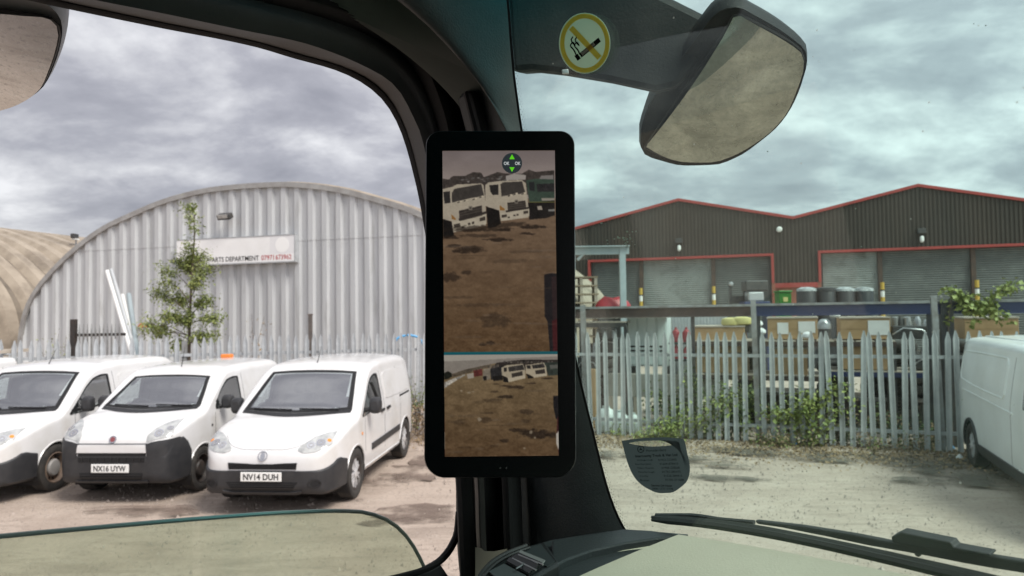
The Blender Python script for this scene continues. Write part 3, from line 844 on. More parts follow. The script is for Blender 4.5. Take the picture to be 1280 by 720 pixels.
# dark spiked gate lying behind the left fence
g0 = FA + ldn * on_lf(92, 1.2) - lnn * 1.2; g1 = FA + ldn * on_lf(157, 1.2) - lnn * 1.2
gd = (g1 - g0).normalized(); gl = (g1 - g0).length
gr = thing('steel_gate', g0, 'dark spiked steel gate standing behind the palisade fence', 'gate')
mb = MB(); mb.box(g0 + UP * 1.23, (0.1, 0.1, 2.46)); mb.build('gate_post', M['black_steel'], gr)
for z in (0.4, 2.13):
    mb = MB(); mb.frame(g0, gd, UP, lnn, (0.05, gl), (z - .03, z + .03), (-.02, .02)); mb.build('gate_rail', M['black_steel'], gr)
for k in range(11):
    s = 0.12 + k * (gl - 0.15) / 11
    mb = MB(); b_ = g0 + gd * s + lnn * 0.035
    mb.lathe(b_ + UP * 0.1, UP, [(0.018, 0), (0.018, 2.12), (0.003, 2.26)], 6); mb.build('gate_bar', M['weathered_post'], gr)
# ================================================================== VANS
def hull(stations, sec, nside=22, ncor=8, ntop=9):
    """loft of cross sections; returns verts array [ns][np] and faces"""
    rows = []
    for x in stations:
        w_, zb, zt, rx, rz, crown, tum = sec(x)
        rz = min(rz, (zt - zb) * 0.45); rx = min(rx, w_ * 0.6)
        half = []
        zs = zt - rz
        half.append((0.0, zb)); half.append((w_ * 0.5, zb)); half.append((w_ - 0.05 - tum(zb), zb))
        z_lo = zb + min(0.04, (zs - zb) * 0.2)
        for k in range(nside):
            z = z_lo + (zs - z_lo) * k / (nside - 1)
            half.append((w_ - tum(z), z))
        yw = w_ - tum(zs)
        for k in range(1, ncor + 1):
            a = math.pi / 2 * k / ncor
            half.append((yw - rx * (1 - math.cos(a)), zs + rz * math.sin(a)))
        yt = yw - rx
        for k in range(1, ntop + 1):
            y = yt * (1 - k / ntop)
            half.append((y, zt + crown * (1 - (y / yt) ** 2)))
        full = [(x, y, z) for y, z in half] + [(x, -y, z) for y, z in half[-2:0:-1]]
        rows.append(full)
    n = len(rows[0]); V = [p for r in rows for p in r]
    F = [(i*n+k, i*n+(k+1) % n, (i+1)*n+(k+1) % n, (i+1)*n+k) for i in range(len(rows)-1) for k in range(n)]
    F.append(tuple(range(n))[::-1]); F.append(tuple((len(rows)-1)*n+k for k in range(n)))
    return np.array(V), F

class Van:
    def __init__(s, name, label, sp, group=None):
        s.sp = sp
        s.root = thing(name, (0, 0, 0), label, 'van', group)
        zt = pchip(*zip(*sp['zt'])); wd = pchip(*zip(*sp['w'])); zb = pchip(*zip(*sp['zb']))
        rx = pchip(*zip(*sp['rx'])); rz = pchip(*zip(*sp['rz']))
        belt, kt = sp['belt'], sp['tum']
        def tum(z): return (kt * max(0, z - belt) ** 1.25) + 0.10 * max(0, 0.5 - z) ** 1.2
        s.tum = tum
        s.sec = lambda x, dw=0.0: (float(wd(x)) + dw, float(zb(x)), float(zt(x)), float(rx(x)), float(rz(x)), sp.get('crown', 0.03), tum)
        Lg = sp['L']
        st = np.unique(np.r_[0, 0.004, 0.012, 0.025, 0.045, 0.07, 0.1, 0.14, np.arange(0.18, Lg - 0.12, 0.032), Lg - 0.1, Lg - 0.07, Lg - 0.04, Lg - 0.02, Lg - 0.008, Lg])
        V, F = hull(st, s.sec)
        s.bvh = BVHTree.FromPolygons([Vector(v) for v in V], F)
        # wheel arches
        R = sp['arch']
        F2 = F
        for xa in sp['axles']:
            d = np.hypot(V[:, 0] - xa, V[:, 2] - sp['zr'])
            side = np.abs(V[:, 1]) > 0.45
            m = side & (np.abs(d - R) < 0.021)
            k = R / np.maximum(d, 1e-6)
            V[m, 0] = xa + (V[m, 0] - xa) * k[m]; V[m, 2] = sp['zr'] + (V[m, 2] - sp['zr']) * k[m]
            keep = []
            for f in F2:
                c = V[list(f)].mean(0)
                if abs(c[1]) > 0.45 and math.hypot(c[0] - xa, c[2] - sp['zr']) < R - 0.004: continue
                keep.append(f)
            F2 = keep
        s.holes = []
        for mode, top, bot in sp.get('holes', ()):
            T = curve_pts(top, 24); B = curve_pts(bot, 24)
            g = lambda u, q: tuple((T[int(round(u * 23))] * (1 - q) + B[int(round(u * 23))] * q))
            us = np.linspace(.05, .95, 20)
            s.holes.append((mode, [g(u, .07) for u in us] + [g(u, .93) for u in us[::-1]]))
        F2 = [f for f in F2 if not s.in_hole(V[list(f)].mean(0))]
        mb = MB(); mb.add(V.tolist(), F2)
        s.paint = M[sp.get('paint', 'white_paint')]
        s.body = mb.build('body', s.paint, s.root, smooth=True, world=False, fix=True, angle=50)
        # liners, flares, underbody
        for xa in sp['axles']:
            for sd in (-1, 1):
                mb = MB(); rows = []
                for yy in (0.42, float(wd(xa)) - 0.012):
                    rows.append([(xa + R * math.cos(a), sd * yy, sp['zr'] + R * math.sin(a)) for a in np.linspace(-0.5, math.pi + 0.5, 20)])
                mb.grid(rows)
                P = [(xa + R * math.cos(a), sd * 0.42, sp['zr'] + R * math.sin(a)) for a in np.linspace(-0.5, math.pi + 0.5, 20)]
                mb.add(P, [tuple(range(20))])
                mb.build('wheel_arch_liner', M['slot_black'], s.root, world=False, fix=False)
        for xa in sp['axles']:
            for sd in (-1, 1):
                pts = []
                for a in np.linspace(0.12, math.pi - 0.12, 28):
                    x, z = xa + R * math.cos(a), sp['zr'] + R * math.sin(a)
                    pts.append((x, sd * (float(wd(x)) - tum(z) - 0.004), z))
                mb = MB(); mb.tube(pts, 0.014, 6); mb.build('arch_lip', s.paint, s.root, smooth=True, world=False)
        if sp.get('holes'): s.cabin()
        mb = MB(); mb.box((Lg / 2, 0, 0.34), (Lg - 0.7, 1.2, 0.16)); mb.build('underbody', M['slot_black'], s.root, world=False)
    def in_hole(s, c):
        for mode, P in s.holes:
            a, b = (c[1], c[2]) if mode == 'front' else (c[0], c[2])
            if mode == 'front' and not (0.8 < c[0] < 2.05): continue
            if mode == 'side' and abs(c[1]) < 0.55: continue
            ins = False; j = len(P) - 1
            for i in range(len(P)):
                (xi, yi), (xj, yj) = P[i], P[j]
                if (yi > b) != (yj > b) and a < (xj - xi) * (b - yi) / (yj - yi) + xi: ins = not ins
                j = i
            if ins: return True
        return False
    def cabin(s):
        x0, x1 = s.sp['cab']
        def sec(x):
            q = s.sec(x, -0.035); return (q[0], 0.45, q[2] - 0.035, q[3], q[4], q[5], s.tum)
        V, F = hull(np.arange(x0, x1 + .001, 0.032), sec)
        F = [f for f in F if not s.in_hole(V[list(f)].mean(0) * np.array([1, 1.0, 1]))]
        mb = MB(); mb.add(V.tolist(), F); mb.build('cabin_lining', M['van_trim'], s.root, smooth=False, world=False, fix=False)
        zd = s.sec(x0 + .1)[2]
        mb = MB(); mb.box((x0 + .22, 0, zd - .10), (.42, 1.42, .16)); mb.build('facia', M['van_trim'], s.root, world=False, bevel=.04)
        for sd in (-1, 1):
            mb = MB(); mb.box((x1 - .30, sd * .36, .98), (.16, .46, .62), Matrix.Rotation(.16, 3, 'Y')); st_ = mb.build('seat', M['seat_cloth'], s.root, world=False, bevel=.05)
            mb = MB(); mb.box((x1 - .24, sd * .36, 1.37), (.10, .26, .17)); mb.build('headrest', M['seat_cloth'], st_, world=False, bevel=.04)
        ctr = Vector((x0 + .52, .36, zd - .06)); ax = Vector((.75, 0, .55)).normalized(); u = ax.orthogonal().normalized(); w_ = ax.cross(u)
        mb = MB(); mb.tube([ctr + (u * math.cos(t) + w_ * math.sin(t)) * .18 for t in np.linspace(0, 2 * math.pi, 25)], .014, 6)
        mb.tube([ctr - u * .17, ctr + u * .17], .018, 6); mb.build('steering_wheel', M['dark_trim'], s.root, smooth=True, world=False)
    def glass(s, name, mode, top, bot, sd=1, margin=(.045, .06)):
        g_ = s.patch(name, mode, top, bot, M['van_glass'], off=0.005, sd=sd, nu=24, nv=14, depth=0.004)
        T = curve_pts(top, 60); B = curve_pts(bot, 60)
        def pt(u, q):
            i = u * 59; k = min(int(i), 58); f = i - k
            a, b = (T[k] * (1 - f) + T[k + 1] * f) * (1 - q) + (B[k] * (1 - f) + B[k + 1] * f) * q
            p, n = s.hit(mode, a, b, sd); return p + n * 0.0068
        mu, mv = margin; L_ = [(u, 0.0) for u in np.linspace(0, 1, 20)] + [(1.0, q) for q in np.linspace(0, 1, 12)[1:]] + [(u, 1.0) for u in np.linspace(1, 0, 20)[1:]] + [(0.0, q) for q in np.linspace(1, 0, 12)[1:-1]]
        A = [pt(u, q) for u, q in L_]; I = [pt(mu + u * (1 - 2 * mu), mv + q * (1 - 2 * mv)) for u, q in L_]; k = len(A)
        mb = MB(); mb.add(A + I, [(i, (i + 1) % k, (i + 1) % k + k, i + k) for i in range(k)]); mb.build('window_border', M['slot_black'], g_, world=False, fix=False)
        return g_
    def hit(s, mode, a, b, sd=1):
        if mode == 'front': o, d = Vector((-1, a, b)), Vector((1, 0, 0))
        elif mode == 'rear': o, d = Vector((s.sp['L'] + 1, a, b)), Vector((-1, 0, 0))
        elif mode == 'top': o, d = Vector((a, b, 3)), Vector((0, 0, -1))
        else: o, d = Vector((a, sd * 2.0, b)), Vector((0, -sd, 0))
        p, n, _, _ = s.bvh.ray_cast(o, d)
        if p is None: p, n, _, _ = s.bvh.find_nearest(o + d * 1.2)
        if n.dot(d) > 0: n = -n
        return p, n
    def patch(s, name, mode, top, bot, mt, off=0.004, sd=1, nu=16, nv=10, parent=None, depth=0.02, smooth=True):
        T = curve_pts(top, nu) if len(top) > 2 else np.linspace(top[0], top[1], nu)
        B = curve_pts(bot, nu) if len(bot) > 2 else np.linspace(bot[0], bot[1], nu)
        rows, inn = [], []
        for j in range(nv):
            r, q = [], []
            for i in range(nu):
                t = j / (nv - 1); a, b = T[i] * (1 - t) + B[i] * t
                p, n = s.hit(mode, a, b, sd); r.append(p + n * off); q.append(p - n * depth)
            rows.append(r); inn.append(q)
        mb = MB(); mb.grid(rows)
        ring = [(0, i) for i in range(nu)] + [(j, nu-1) for j in range(1, nv)] + [(nv-1, i) for i in range(nu-2, -1, -1)] + [(j, 0) for j in range(nv-2, 0, -1)]
        k = len(ring); mb.add([rows[j][i] for j, i in ring] + [inn[j][i] for j, i in ring], [(i, (i+1) % k, (i+1) % k + k, i + k) for i in range(k)])
        return mb.build(name, mt, parent or s.root, smooth=smooth, world=False, angle=40)
    def blob(s, name, mode, a, b, r, mt, off=0.01, sd=1, parent=None, ry=None, th=0.012, seg=18, ring=None):
        p, n = s.hit(mode, a, b, sd); mb = MB()
        u = n.cross(Vector((0, 0, 1))).normalized(); v = u.cross(n).normalized(); ry = ry or r
        P = [p + n * off + u * r * math.cos(t) + v * ry * math.sin(t) for t in np.linspace(0, 2*math.pi, seg, endpoint=False)]
        if ring:
            Q = [p + n * off + u * (r-ring) * math.cos(t) + v * (ry-ring) * math.sin(t) for t in np.linspace(0, 2*math.pi, seg, endpoint=False)]
            k = seg; V = P + Q + [x - n * th for x in P] + [x - n * th for x in Q]
            mb.add(V, [(i, (i+1) % k, (i+1) % k + k, i+k) for i in range(k)] + [(i, (i+1) % k, (i+1) % k + 2*k, i+2*k) for i in range(k)] + [(i+k, (i+1) % k + k, (i+1) % k + 3*k, i+3*k) for i in range(k)])
        else: mb.prism(P, -n * th)
        return mb.build(name, mt, parent or s.root, smooth=True, world=False)
    def wheels(s, style):
        sp = s.sp; r = sp['zr']; first = None
        for xa in sp['axles']:
            for sd in (-1, 1):
                yo = sp['wheel_y']
                if first is None:
                    mb = MB(); rr = r * 0.66
                    mb.lathe((0, 0, 0), (0, -1, 0), [(rr, -0.09), (r * 0.93, -0.10), (r, -0.075), (r, 0.075), (r * 0.985, 0.092), (r * 0.90, 0.103), (r * 0.74, 0.100), (rr, 0.085)], 40, False, False)
                    ty = mb.build('wheel', M['tyre_rubber'], s.root, smooth=True, world=False, angle=30)
                    rim_m = {'alloy': 'alloy', 'rusty': 'rusty_steel', 'black': 'black_steel', 'silver': 'alloy'}[style]
                    mb = MB()
                    mb.lathe((0, 0, 0), (0, -1, 0), [(rr + 0.002, 0.088), (rr * 0.96, 0.092), (rr * 0.90, 0.06), (rr * 0.84, 0.02)], 36, False, False)
                    mb.lathe((0, 0, 0), (0, -1, 0), [(rr * 0.86, 0.015), (rr * 0.5, 0.03)], 36, False, True)
                    rm = mb.build('rim', M[rim_m], ty, smooth=True, world=False)
                    if style in ('alloy', 'silver'):
                        mb = MB(); ns = 7
                        for k in range(ns):
                            a = 2 * math.pi * k / ns
                            for da in (-0.16, 0.16):
                                e_ = Vector((math.cos(a + da), 0, math.sin(a + da))); c_ = Vector((math.cos(a), 0, math.sin(a)))
                                t_ = Vector((-math.sin(a), 0, math.cos(a)))
                                p0 = c_ * rr * 0.22; p1 = e_ * rr * 0.93; q = t_ * 0.014; y0 = Vector((0, -0.085, 0)); y1 = Vector((0, -0.072, 0)); dn = Vector((0, 0.03, 0))
                                mb.add([p0 - q + y0, p0 + q + y0, p1 + q + y1, p1 - q + y1, p0 - q + y0 + dn, p0 + q + y0 + dn, p1 + q + y1 + dn, p1 - q + y1 + dn],
                                       [(0,1,2,3),(7,6,5,4),(0,4,5,1),(1,5,6,2),(2,6,7,3),(3,7,4,0)])
                        mb.lathe((0, 0, 0), (0, -1, 0), [(rr * 0.30, 0.05), (rr * 0.30, 0.088), (rr * 0.2, 0.096)], 20, False, True)
                        mb.build('wheel_trim', M['alloy'], ty, world=False)
                        rm.data.materials[0] = M['black_steel']
                    else:
                        mb = MB()
                        mb.lathe((0, 0, 0), (0, -1, 0), [(rr * 0.56, 0.03), (rr * 0.56, 0.055), (rr * 0.48, 0.075), (rr * 0.2, 0.082)], 28, False, True)
                        mb.build('hub_cap', M['grey_hub' if style == 'rusty' else 'black_steel'], ty, smooth=True, world=False)
                        for k in range(12):
                            a = 2 * math.pi * k / 12; mb = MB()
                            mb.lathe((rr * 0.70 * math.cos(a), 0, rr * 0.70 * math.sin(a)), (0, -1, 0), [(0.017, 0.02), (0.017, 0.027)], 8, False, True)
                            mb.build('rim_hole', M['slot_black'], ty, world=False)
                    first = ty; o = ty
                else: o = copy_tree(first, s.root)
                o.location = (xa, sd * yo, r)
                o.rotation_euler = (0, random.uniform(0, 6), 0 if sd < 0 else math.pi)
    def place(s, contact_px, axle, side, heading):
        """put the wheel of the given axle and side on the pixel's ground point"""
        p = gnd(*contact_px); lx, ly = s.sp['axles'][axle], side * (s.sp['wheel_y'] + 0.04)
        c, n = math.cos(heading), math.sin(heading)
        s.root.rotation_euler = (0, 0, heading)
        s.root.location = (p.x - (c * lx - n * ly), p.y - (n * lx + c * ly), 0)

P_WS = ('front', [(-.64, 1.625), (-.3, 1.645), (0, 1.65), (.3, 1.645), (.64, 1.625)], [(-.775, 1.155), (-.4, 1.135), (0, 1.128), (.4, 1.135), (.775, 1.155)])
P_SW = ('side', [(1.19, 1.07), (1.42, 1.25), (1.68, 1.45), (1.88, 1.545), (2.08, 1.575), (2.21, 1.565)], [(1.19, 1.04), (1.42, 1.05), (1.68, 1.07), (1.88, 1.10), (2.08, 1.125), (2.22, 1.17)])
F_WS = ('front', [(-.60, 1.555), (-.3, 1.575), (0, 1.58), (.3, 1.575), (.60, 1.555)], [(-.735, 1.175), (-.4, 1.155), (0, 1.148), (.4, 1.155), (.735, 1.175)])
F_SW = ('side', [(1.14, 1.16), (1.28, 1.30), (1.45, 1.42), (1.62, 1.50), (1.85, 1.525), (1.98, 1.515)], [(1.14, 1.10), (1.28, 1.09), (1.45, 1.085), (1.62, 1.09), (1.85, 1.11), (1.99, 1.14)])
PARTNER = dict(holes=[P_WS, P_SW], cab=(1.02, 2.42), L=4.38, belt=1.0, tum=0.20, zr=0.330, arch=0.378, axles=(0.93, 3.66), wheel_y=0.80, crown=0.035,
    zt=[(0, .63), (.012, .70), (.04, .755), (.10, .82), (.22, .90), (.45, .985), (.75, 1.055), (1.02, 1.105), (1.10, 1.14), (1.30, 1.275), (1.86, 1.655), (2.0, 1.705), (2.2, 1.74), (2.7, 1.765), (3.4, 1.765), (4.05, 1.735), (4.24, 1.67), (4.34, 1.45), (4.38, 1.0)],
    w=[(0, .52), (.012, .60), (.03, .655), (.07, .715), (.14, .775), (.26, .83), (.45, .872), (.8, .895), (1.2, .905), (3.8, .905), (4.15, .885), (4.3, .85), (4.38, .74)],
    zb=[(0, .38), (.05, .31), (.2, .27), (4.1, .27), (4.38, .38)],
    rx=[(0, .10), (.3, .16), (1.0, .15), (1.3, .075), (1.9, .085), (2.3, .14), (4.38, .14)],
    rz=[(0, .08), (.3, .11), (1.0, .10), (1.3, .08), (1.9, .085), (2.3, .13), (4.38, .14)])

def bumper(v, x1, zt, name='bumper', dw=0.016, zb_=0.245, mt='bumper_plastic'):
    def sec(x):
        xx = max(x + 0.02, 0.0); s_ = v.sec(xx, dw)
        return (s_[0], max(zb_, s_[1] - 0.03), zt(x), 0.02, 0.02, 0.004, v.tum)
    st = [-0.02, -0.016, -0.006, 0.01, 0.03, 0.055, 0.085, 0.12, 0.17, 0.23, 0.3, 0.38, 0.46, x1]
    V, F = hull(st, sec, 8, 3, 7)
    mb = MB(); mb.add(V.tolist(), F)
    b = mb.build(name, M[mt], v.root, smooth=True, world=False, angle=40)
    return b, BVHTree.FromPolygons([Vector(q) for q in V], F)

def front_patch(v, bvh, fn_, *a, **k):
    """project onto the bumper's own surface instead of the body"""
    keep = v.bvh; v.bvh = bvh
    try: return fn_(*a, **k)
    finally: v.bvh = keep

def plate(v, bvh, body, z, wd=0.52, hg=0.112):
    p, n = front_patch(v, bvh, v.hit, 'front', 0, z)
    x = p.x - 0.022
    mb = MB(); mb.box((x, 0, z), (0.016, wd, hg)); pl = mb.build('number_plate', M['plate_white'], v.root, world=False, bevel=0.006)
    if body: text_obj('lettering', body, (x - 0.0085, 0, z), (0, -1, 0), (0, 0, 1), hg * 0.68, M['ink_black'], pl, width=wd * 0.86, bold=0.025, lift=0.0012, world=False)
    mb = MB(); mb.box((x + 0.016, 0, z - hg / 2 - 0.008), (0.02, wd * 0.96, 0.014)); mb.build('plate_holder', M['dark_trim'], pl, world=False)

def headlamp(v, top, bot, sd, inner):
    f = lambda P: [(sd * a, b) for a, b in P]
    h = v.patch('headlight', 'front', f(top), f(bot), M['lamp_lens'], off=0.008, nu=18, nv=10, depth=0.02)
    for (a, b, r, m_) in inner:
        p, n = v.hit('front', sd * a, b)
        v.blob('reflector', 'front', sd * a, b, r, M['slot_black' if m_ == 'dark' else m_], off=0.011, parent=h, th=0.006)
        if m_ == 'lamp_chrome': v.blob('bulb', 'front', sd * a, b, r * 0.62, M['grey_hub'], off=0.0135, parent=h, th=0.004, ring=r * 0.16)
    return h

def partner(label, plate_txt, wheels, mirror=True, rack=False):
    v = Van('white_van', label, PARTNER, 'white vans parked side by side at the fence')
    bz = pchip([-0.02, 0.05, 0.2, 0.34, 0.5, 0.6], [0.555, 0.56, 0.60, 0.66, 0.62, 0.60])
    b, bb = bumper(v, 0.555, lambda x: float(bz(x)))
    fp = lambda *a, **k: front_patch(v, bb, v.patch, *a, parent=b, **k)
    fb = lambda *a, **k: front_patch(v, bb, v.blob, *a, parent=b, **k)
    # mouth above the bumper, lower intake, fog recesses
    g = v.patch('grille', 'front', [(-.44, .655), (-.2, .645), (0, .628), (.2, .645), (.44, .655)], [(-.43, .575), (.43, .575)], M['slot_black'], off=0.010, nu=20, nv=5)
    for z in (0.595, 0.615, 0.635):
        v.patch('grille_bar', 'front', [(-.41, z + .004), (.41, z + .004)], [(-.41, z - .004), (.41, z - .004)], M['dark_trim'], off=0.018, nu=14, nv=2, parent=g)
    li = fp('lower_intake', 'front', [(-.46, .425), (.46, .425)], [(-.38, .325), (.38, .325)], M['slot_black'], off=0.003, nu=16, nv=5)
    fp('intake_lip', 'front', [(-.50, .325), (-.38, .305), (.38, .305), (.50, .325)], [(-.48, .285), (-.38, .27), (.38, .27), (.48, .285)], M['bumper_plastic'], off=0.02, nu=18, nv=4)
    for z in (0.35, 0.375, 0.40):
        fp('intake_bar', 'front', [(-.40, z + .006), (.40, z + .006)], [(-.39, z - .006), (.39, z - .006)], M['dark_trim'], off=0.010, nu=14, nv=2)
    for sd in (-1, 1):
        fb('fog_recess', 'front', sd * .655, .40, 0.085, M['dark_trim'], off=0.004, ry=0.055, ring=0.016)
        fb('fog_lamp', 'front', sd * .655, .40, 0.05, M['slot_black'], off=0.002, ry=0.035)
    plate(v, bb, plate_txt, 0.492)
    ht = [(.43, .815), (.52, .885), (.62, .935), (.72, .962), (.80, .97)]; hb = [(.43, .79), (.52, .765), (.62, .772), (.72, .80), (.805, .845)]
    for sd in (-1, 1):
        headlamp(v, ht, hb, sd, [(.575, .845, .055, 'lamp_chrome'), (.685, .868, .058, 'lamp_chrome'), (.765, .885, .026, 'amber_lens')])
    v.blob('badge', 'front', 0, .735, 0.062, M['chrome_badge'], off=0.006, ring=0.012)
    v.blob('badge', 'front', 0, .735, 0.03, M['chrome_badge'], off=0.006, ry=0.045)
    # bonnet shut line and crease
    v.patch('bonnet_seam', 'front', [(-.60, .945), (-.42, .838), (-.2, .806), (.2, .806), (.42, .838), (.60, .945)], [(-.60, .941), (-.42, .834), (-.2, .802), (.2, .802), (.42, .834), (.60, .941)], mat_get('seam'), off=0.0015, nu=30, nv=2, depth=0.002)
    # glass
    v.glass('windscreen', *P_WS)
    v.patch('cowl', 'front', [(-.775, 1.153), (-.4, 1.132), (0, 1.125), (.4, 1.132), (.775, 1.153)], [(-.77, 1.12), (-.4, 1.108), (0, 1.10), (.4, 1.108), (.77, 1.12)], M['dark_trim'], off=0.007, nu=22, nv=3, depth=0.01)
    for (y0, y1) in ((-.60, -.05), (.05, .62)):
        P = [v.hit('front', y, 1.155 + 0.02 * abs(y - y0))[0] + Vector((-.02, 0, .012)) for y in np.linspace(y0, y1, 8)]
        mb = MB(); mb.tube(P, 0.010, 6); mb.build('wiper', M['dark_trim'], v.root, world=False)
    for sd in (-1, 1):
        v.glass('side_window', *P_SW, sd=sd, margin=(.05, .07))
        for (x0, z0, z1) in ((1.30, .55, 1.04), (2.32, .42, 1.60), (3.30, .42, 1.60)):
            v.patch('door_seam', 'side', [(x0, z1), (x0 + .008, z1)], [(x0 + .02, z0), (x0 + .028, z0)], mat_get('seam'), off=0.0015, sd=sd, nu=2, nv=14, depth=0.002)
        v.patch('rub_strip', 'side', [(1.62, .605), (3.22, .635)], [(1.62, .515), (3.22, .545)], M['bumper_plastic'], off=0.016, sd=sd, nu=14, nv=4)
        v.patch('sliding_rail', 'side', [(3.30, 1.115), (3.98, 1.125)], [(3.30, 1.085), (3.98, 1.095)], M['dark_trim'], off=0.004, sd=sd, nu=8, nv=3)
        v.patch('load_panel', 'side', [(2.46, 1.52), (2.6, 1.56), (3.4, 1.56), (3.95, 1.52)], [(2.46, 1.17), (2.6, 1.15), (3.4, 1.15), (3.95, 1.17)], v.paint, off=0.010, sd=sd, nu=16, nv=8)
        for x0 in (2.10, 2.44):
            v.patch('door_handle', 'side', [(x0, 1.02), (x0 + .17, 1.03)], [(x0, .985), (x0 + .17, .995)], M['dark_trim'], off=0.026, sd=sd, nu=6, nv=3)
        v.blob('side_repeater', 'side', 1.17, .82, 0.022, M['amber_lens'], off=0.006, sd=sd)
        v.patch('sill', 'side', [(1.34, .335), (3.24, .335)], [(1.34, .25), (3.24, .25)], v.paint, off=0.014, sd=sd, nu=10, nv=3)
        if mirror:
            p, n = v.hit('side', 1.42, 1.13, sd)
            mb = MB(); c = p + Vector((0.0, sd * 0.13, 0.045))
            rows = []
            for q, (dx_, sc) in enumerate([(-.07, .55), (-.055, .85), (-.02, 1.0), (.05, 1.0), (.06, .92)]):
                rows.append([c + Vector((dx_, sd * 0.085 * sc * math.copysign(abs(math.cos(t)) ** .6, math.cos(t)), 0.115 * sc * math.copysign(abs(math.sin(t)) ** .6, math.sin(t)))) for t in np.linspace(0, 2 * math.pi, 21)])
            mb.grid(rows); mb.add(rows[0][:-1], [tuple(range(20))])
            wm = mb.build('door_mirror', M['bumper_plastic'], v.root, smooth=True, world=False)
            mb = MB(); mb.add(rows[-1][:-1], [tuple(range(20))]); mb.build('mirror_glass', M['lamp_chrome'], wm, world=False)
            mb = MB(); mb.tube([p + Vector((0, -sd * .01, -.02)), c + Vector((0, 0, -.05))], 0.03, 8); mb.build('mirror_arm', M['bumper_plastic'], wm, world=False)
    p, n = v.hit('top', 2.02, 0.05)
    mb = MB(); mb.tube([p, p + Vector((0.17, 0.0, 0.24))], [0.008, 0.003], 6); mb.build('aerial', M['dark_trim'], v.root, world=False)
    if rack:
        mb = MB()
        for x in (2.3, 2.95, 3.6):
            mb.tube([(x, -.72, 1.82), (x, .72, 1.82)], 0.018, 6)
            for y in (-.7, .7): mb.tube([(x, y, 1.70), (x, y, 1.82)], 0.016, 6)
        rk = mb.build('roof_rack', M['galvanised_pole'], v.root, world=False)
        for y in (-.62, -.30):
            mb = MB(); mb.box((2.95, y, 1.87), (2.7, 0.05, 0.06)); mb.build('ladder_rail', M['pale_timber'], v.root, world=False)
        for k in range(9):
            mb = MB(); mb.tube([(1.8 + .28 * k, -.60, 1.87), (1.8 + .28 * k, -.32, 1.87)], 0.014, 6); mb.build('ladder_rung', M['galvanised_pole'], v.root, world=False)
    v.wheels(wheels)
    return v

_mg = {}
def mat_get(n):
    if n not in _mg: _mg[n] = mat('panel_seam', (0.09, 0.09, 0.095), 0.6)
    return _mg[n]

hd = math.atan2(2.66, 0.24)
va = partner('white van with alloy wheels, plate NV14 DUH, nearest the brown weeds', 'NV14 DUH', 'alloy'); va.place((441, 622), 0, -1, hd)
vc = partner('white van with rusty steel wheels, left of the plate NX16 UYW van', None, 'rusty'); vc.place((66, 613), 0, -1, hd + rad(1.5))
vd = partner('white van carrying a ladder rack, only its roof showing past its neighbour', None, 'rusty', rack=True); vd.place((-148, 608), 0, -1, hd + rad(2))

FIORINO = dict(holes=[F_WS, F_SW], cab=(.80, 2.16), L=3.87, belt=1.05, tum=0.19, zr=0.31, arch=0.355, axles=(0.78, 3.29), wheel_y=0.75, crown=0.035,
    zt=[(0, .74), (.012, .80), (.04, .855), (.10, .92), (.2, .975), (.4, 1.045), (.65, 1.10), (.80, 1.125), (.88, 1.155), (1.1, 1.29), (1.55, 1.585), (1.7, 1.645), (1.9, 1.68), (2.5, 1.70), (3.4, 1.69), (3.65, 1.66), (3.8, 1.45), (3.87, 1.0)],
    w=[(0, .55), (.012, .62), (.03, .67), (.07, .72), (.14, .765), (.25, .805), (.45, .835), (.8, .855), (3.3, .858), (3.65, .84), (3.8, .80), (3.87, .70)],
    zb=[(0, .38), (.05, .31), (.2, .27), (3.6, .27), (3.87, .38)],
    rx=[(0, .10), (.3, .14), (.8, .13), (1.1, .075), (1.6, .085), (2.0, .15), (3.87, .15)],
    rz=[(0, .08), (.3, .10), (.8, .09), (1.1, .08), (1.6, .085), (2.0, .14), (3.87, .15)])
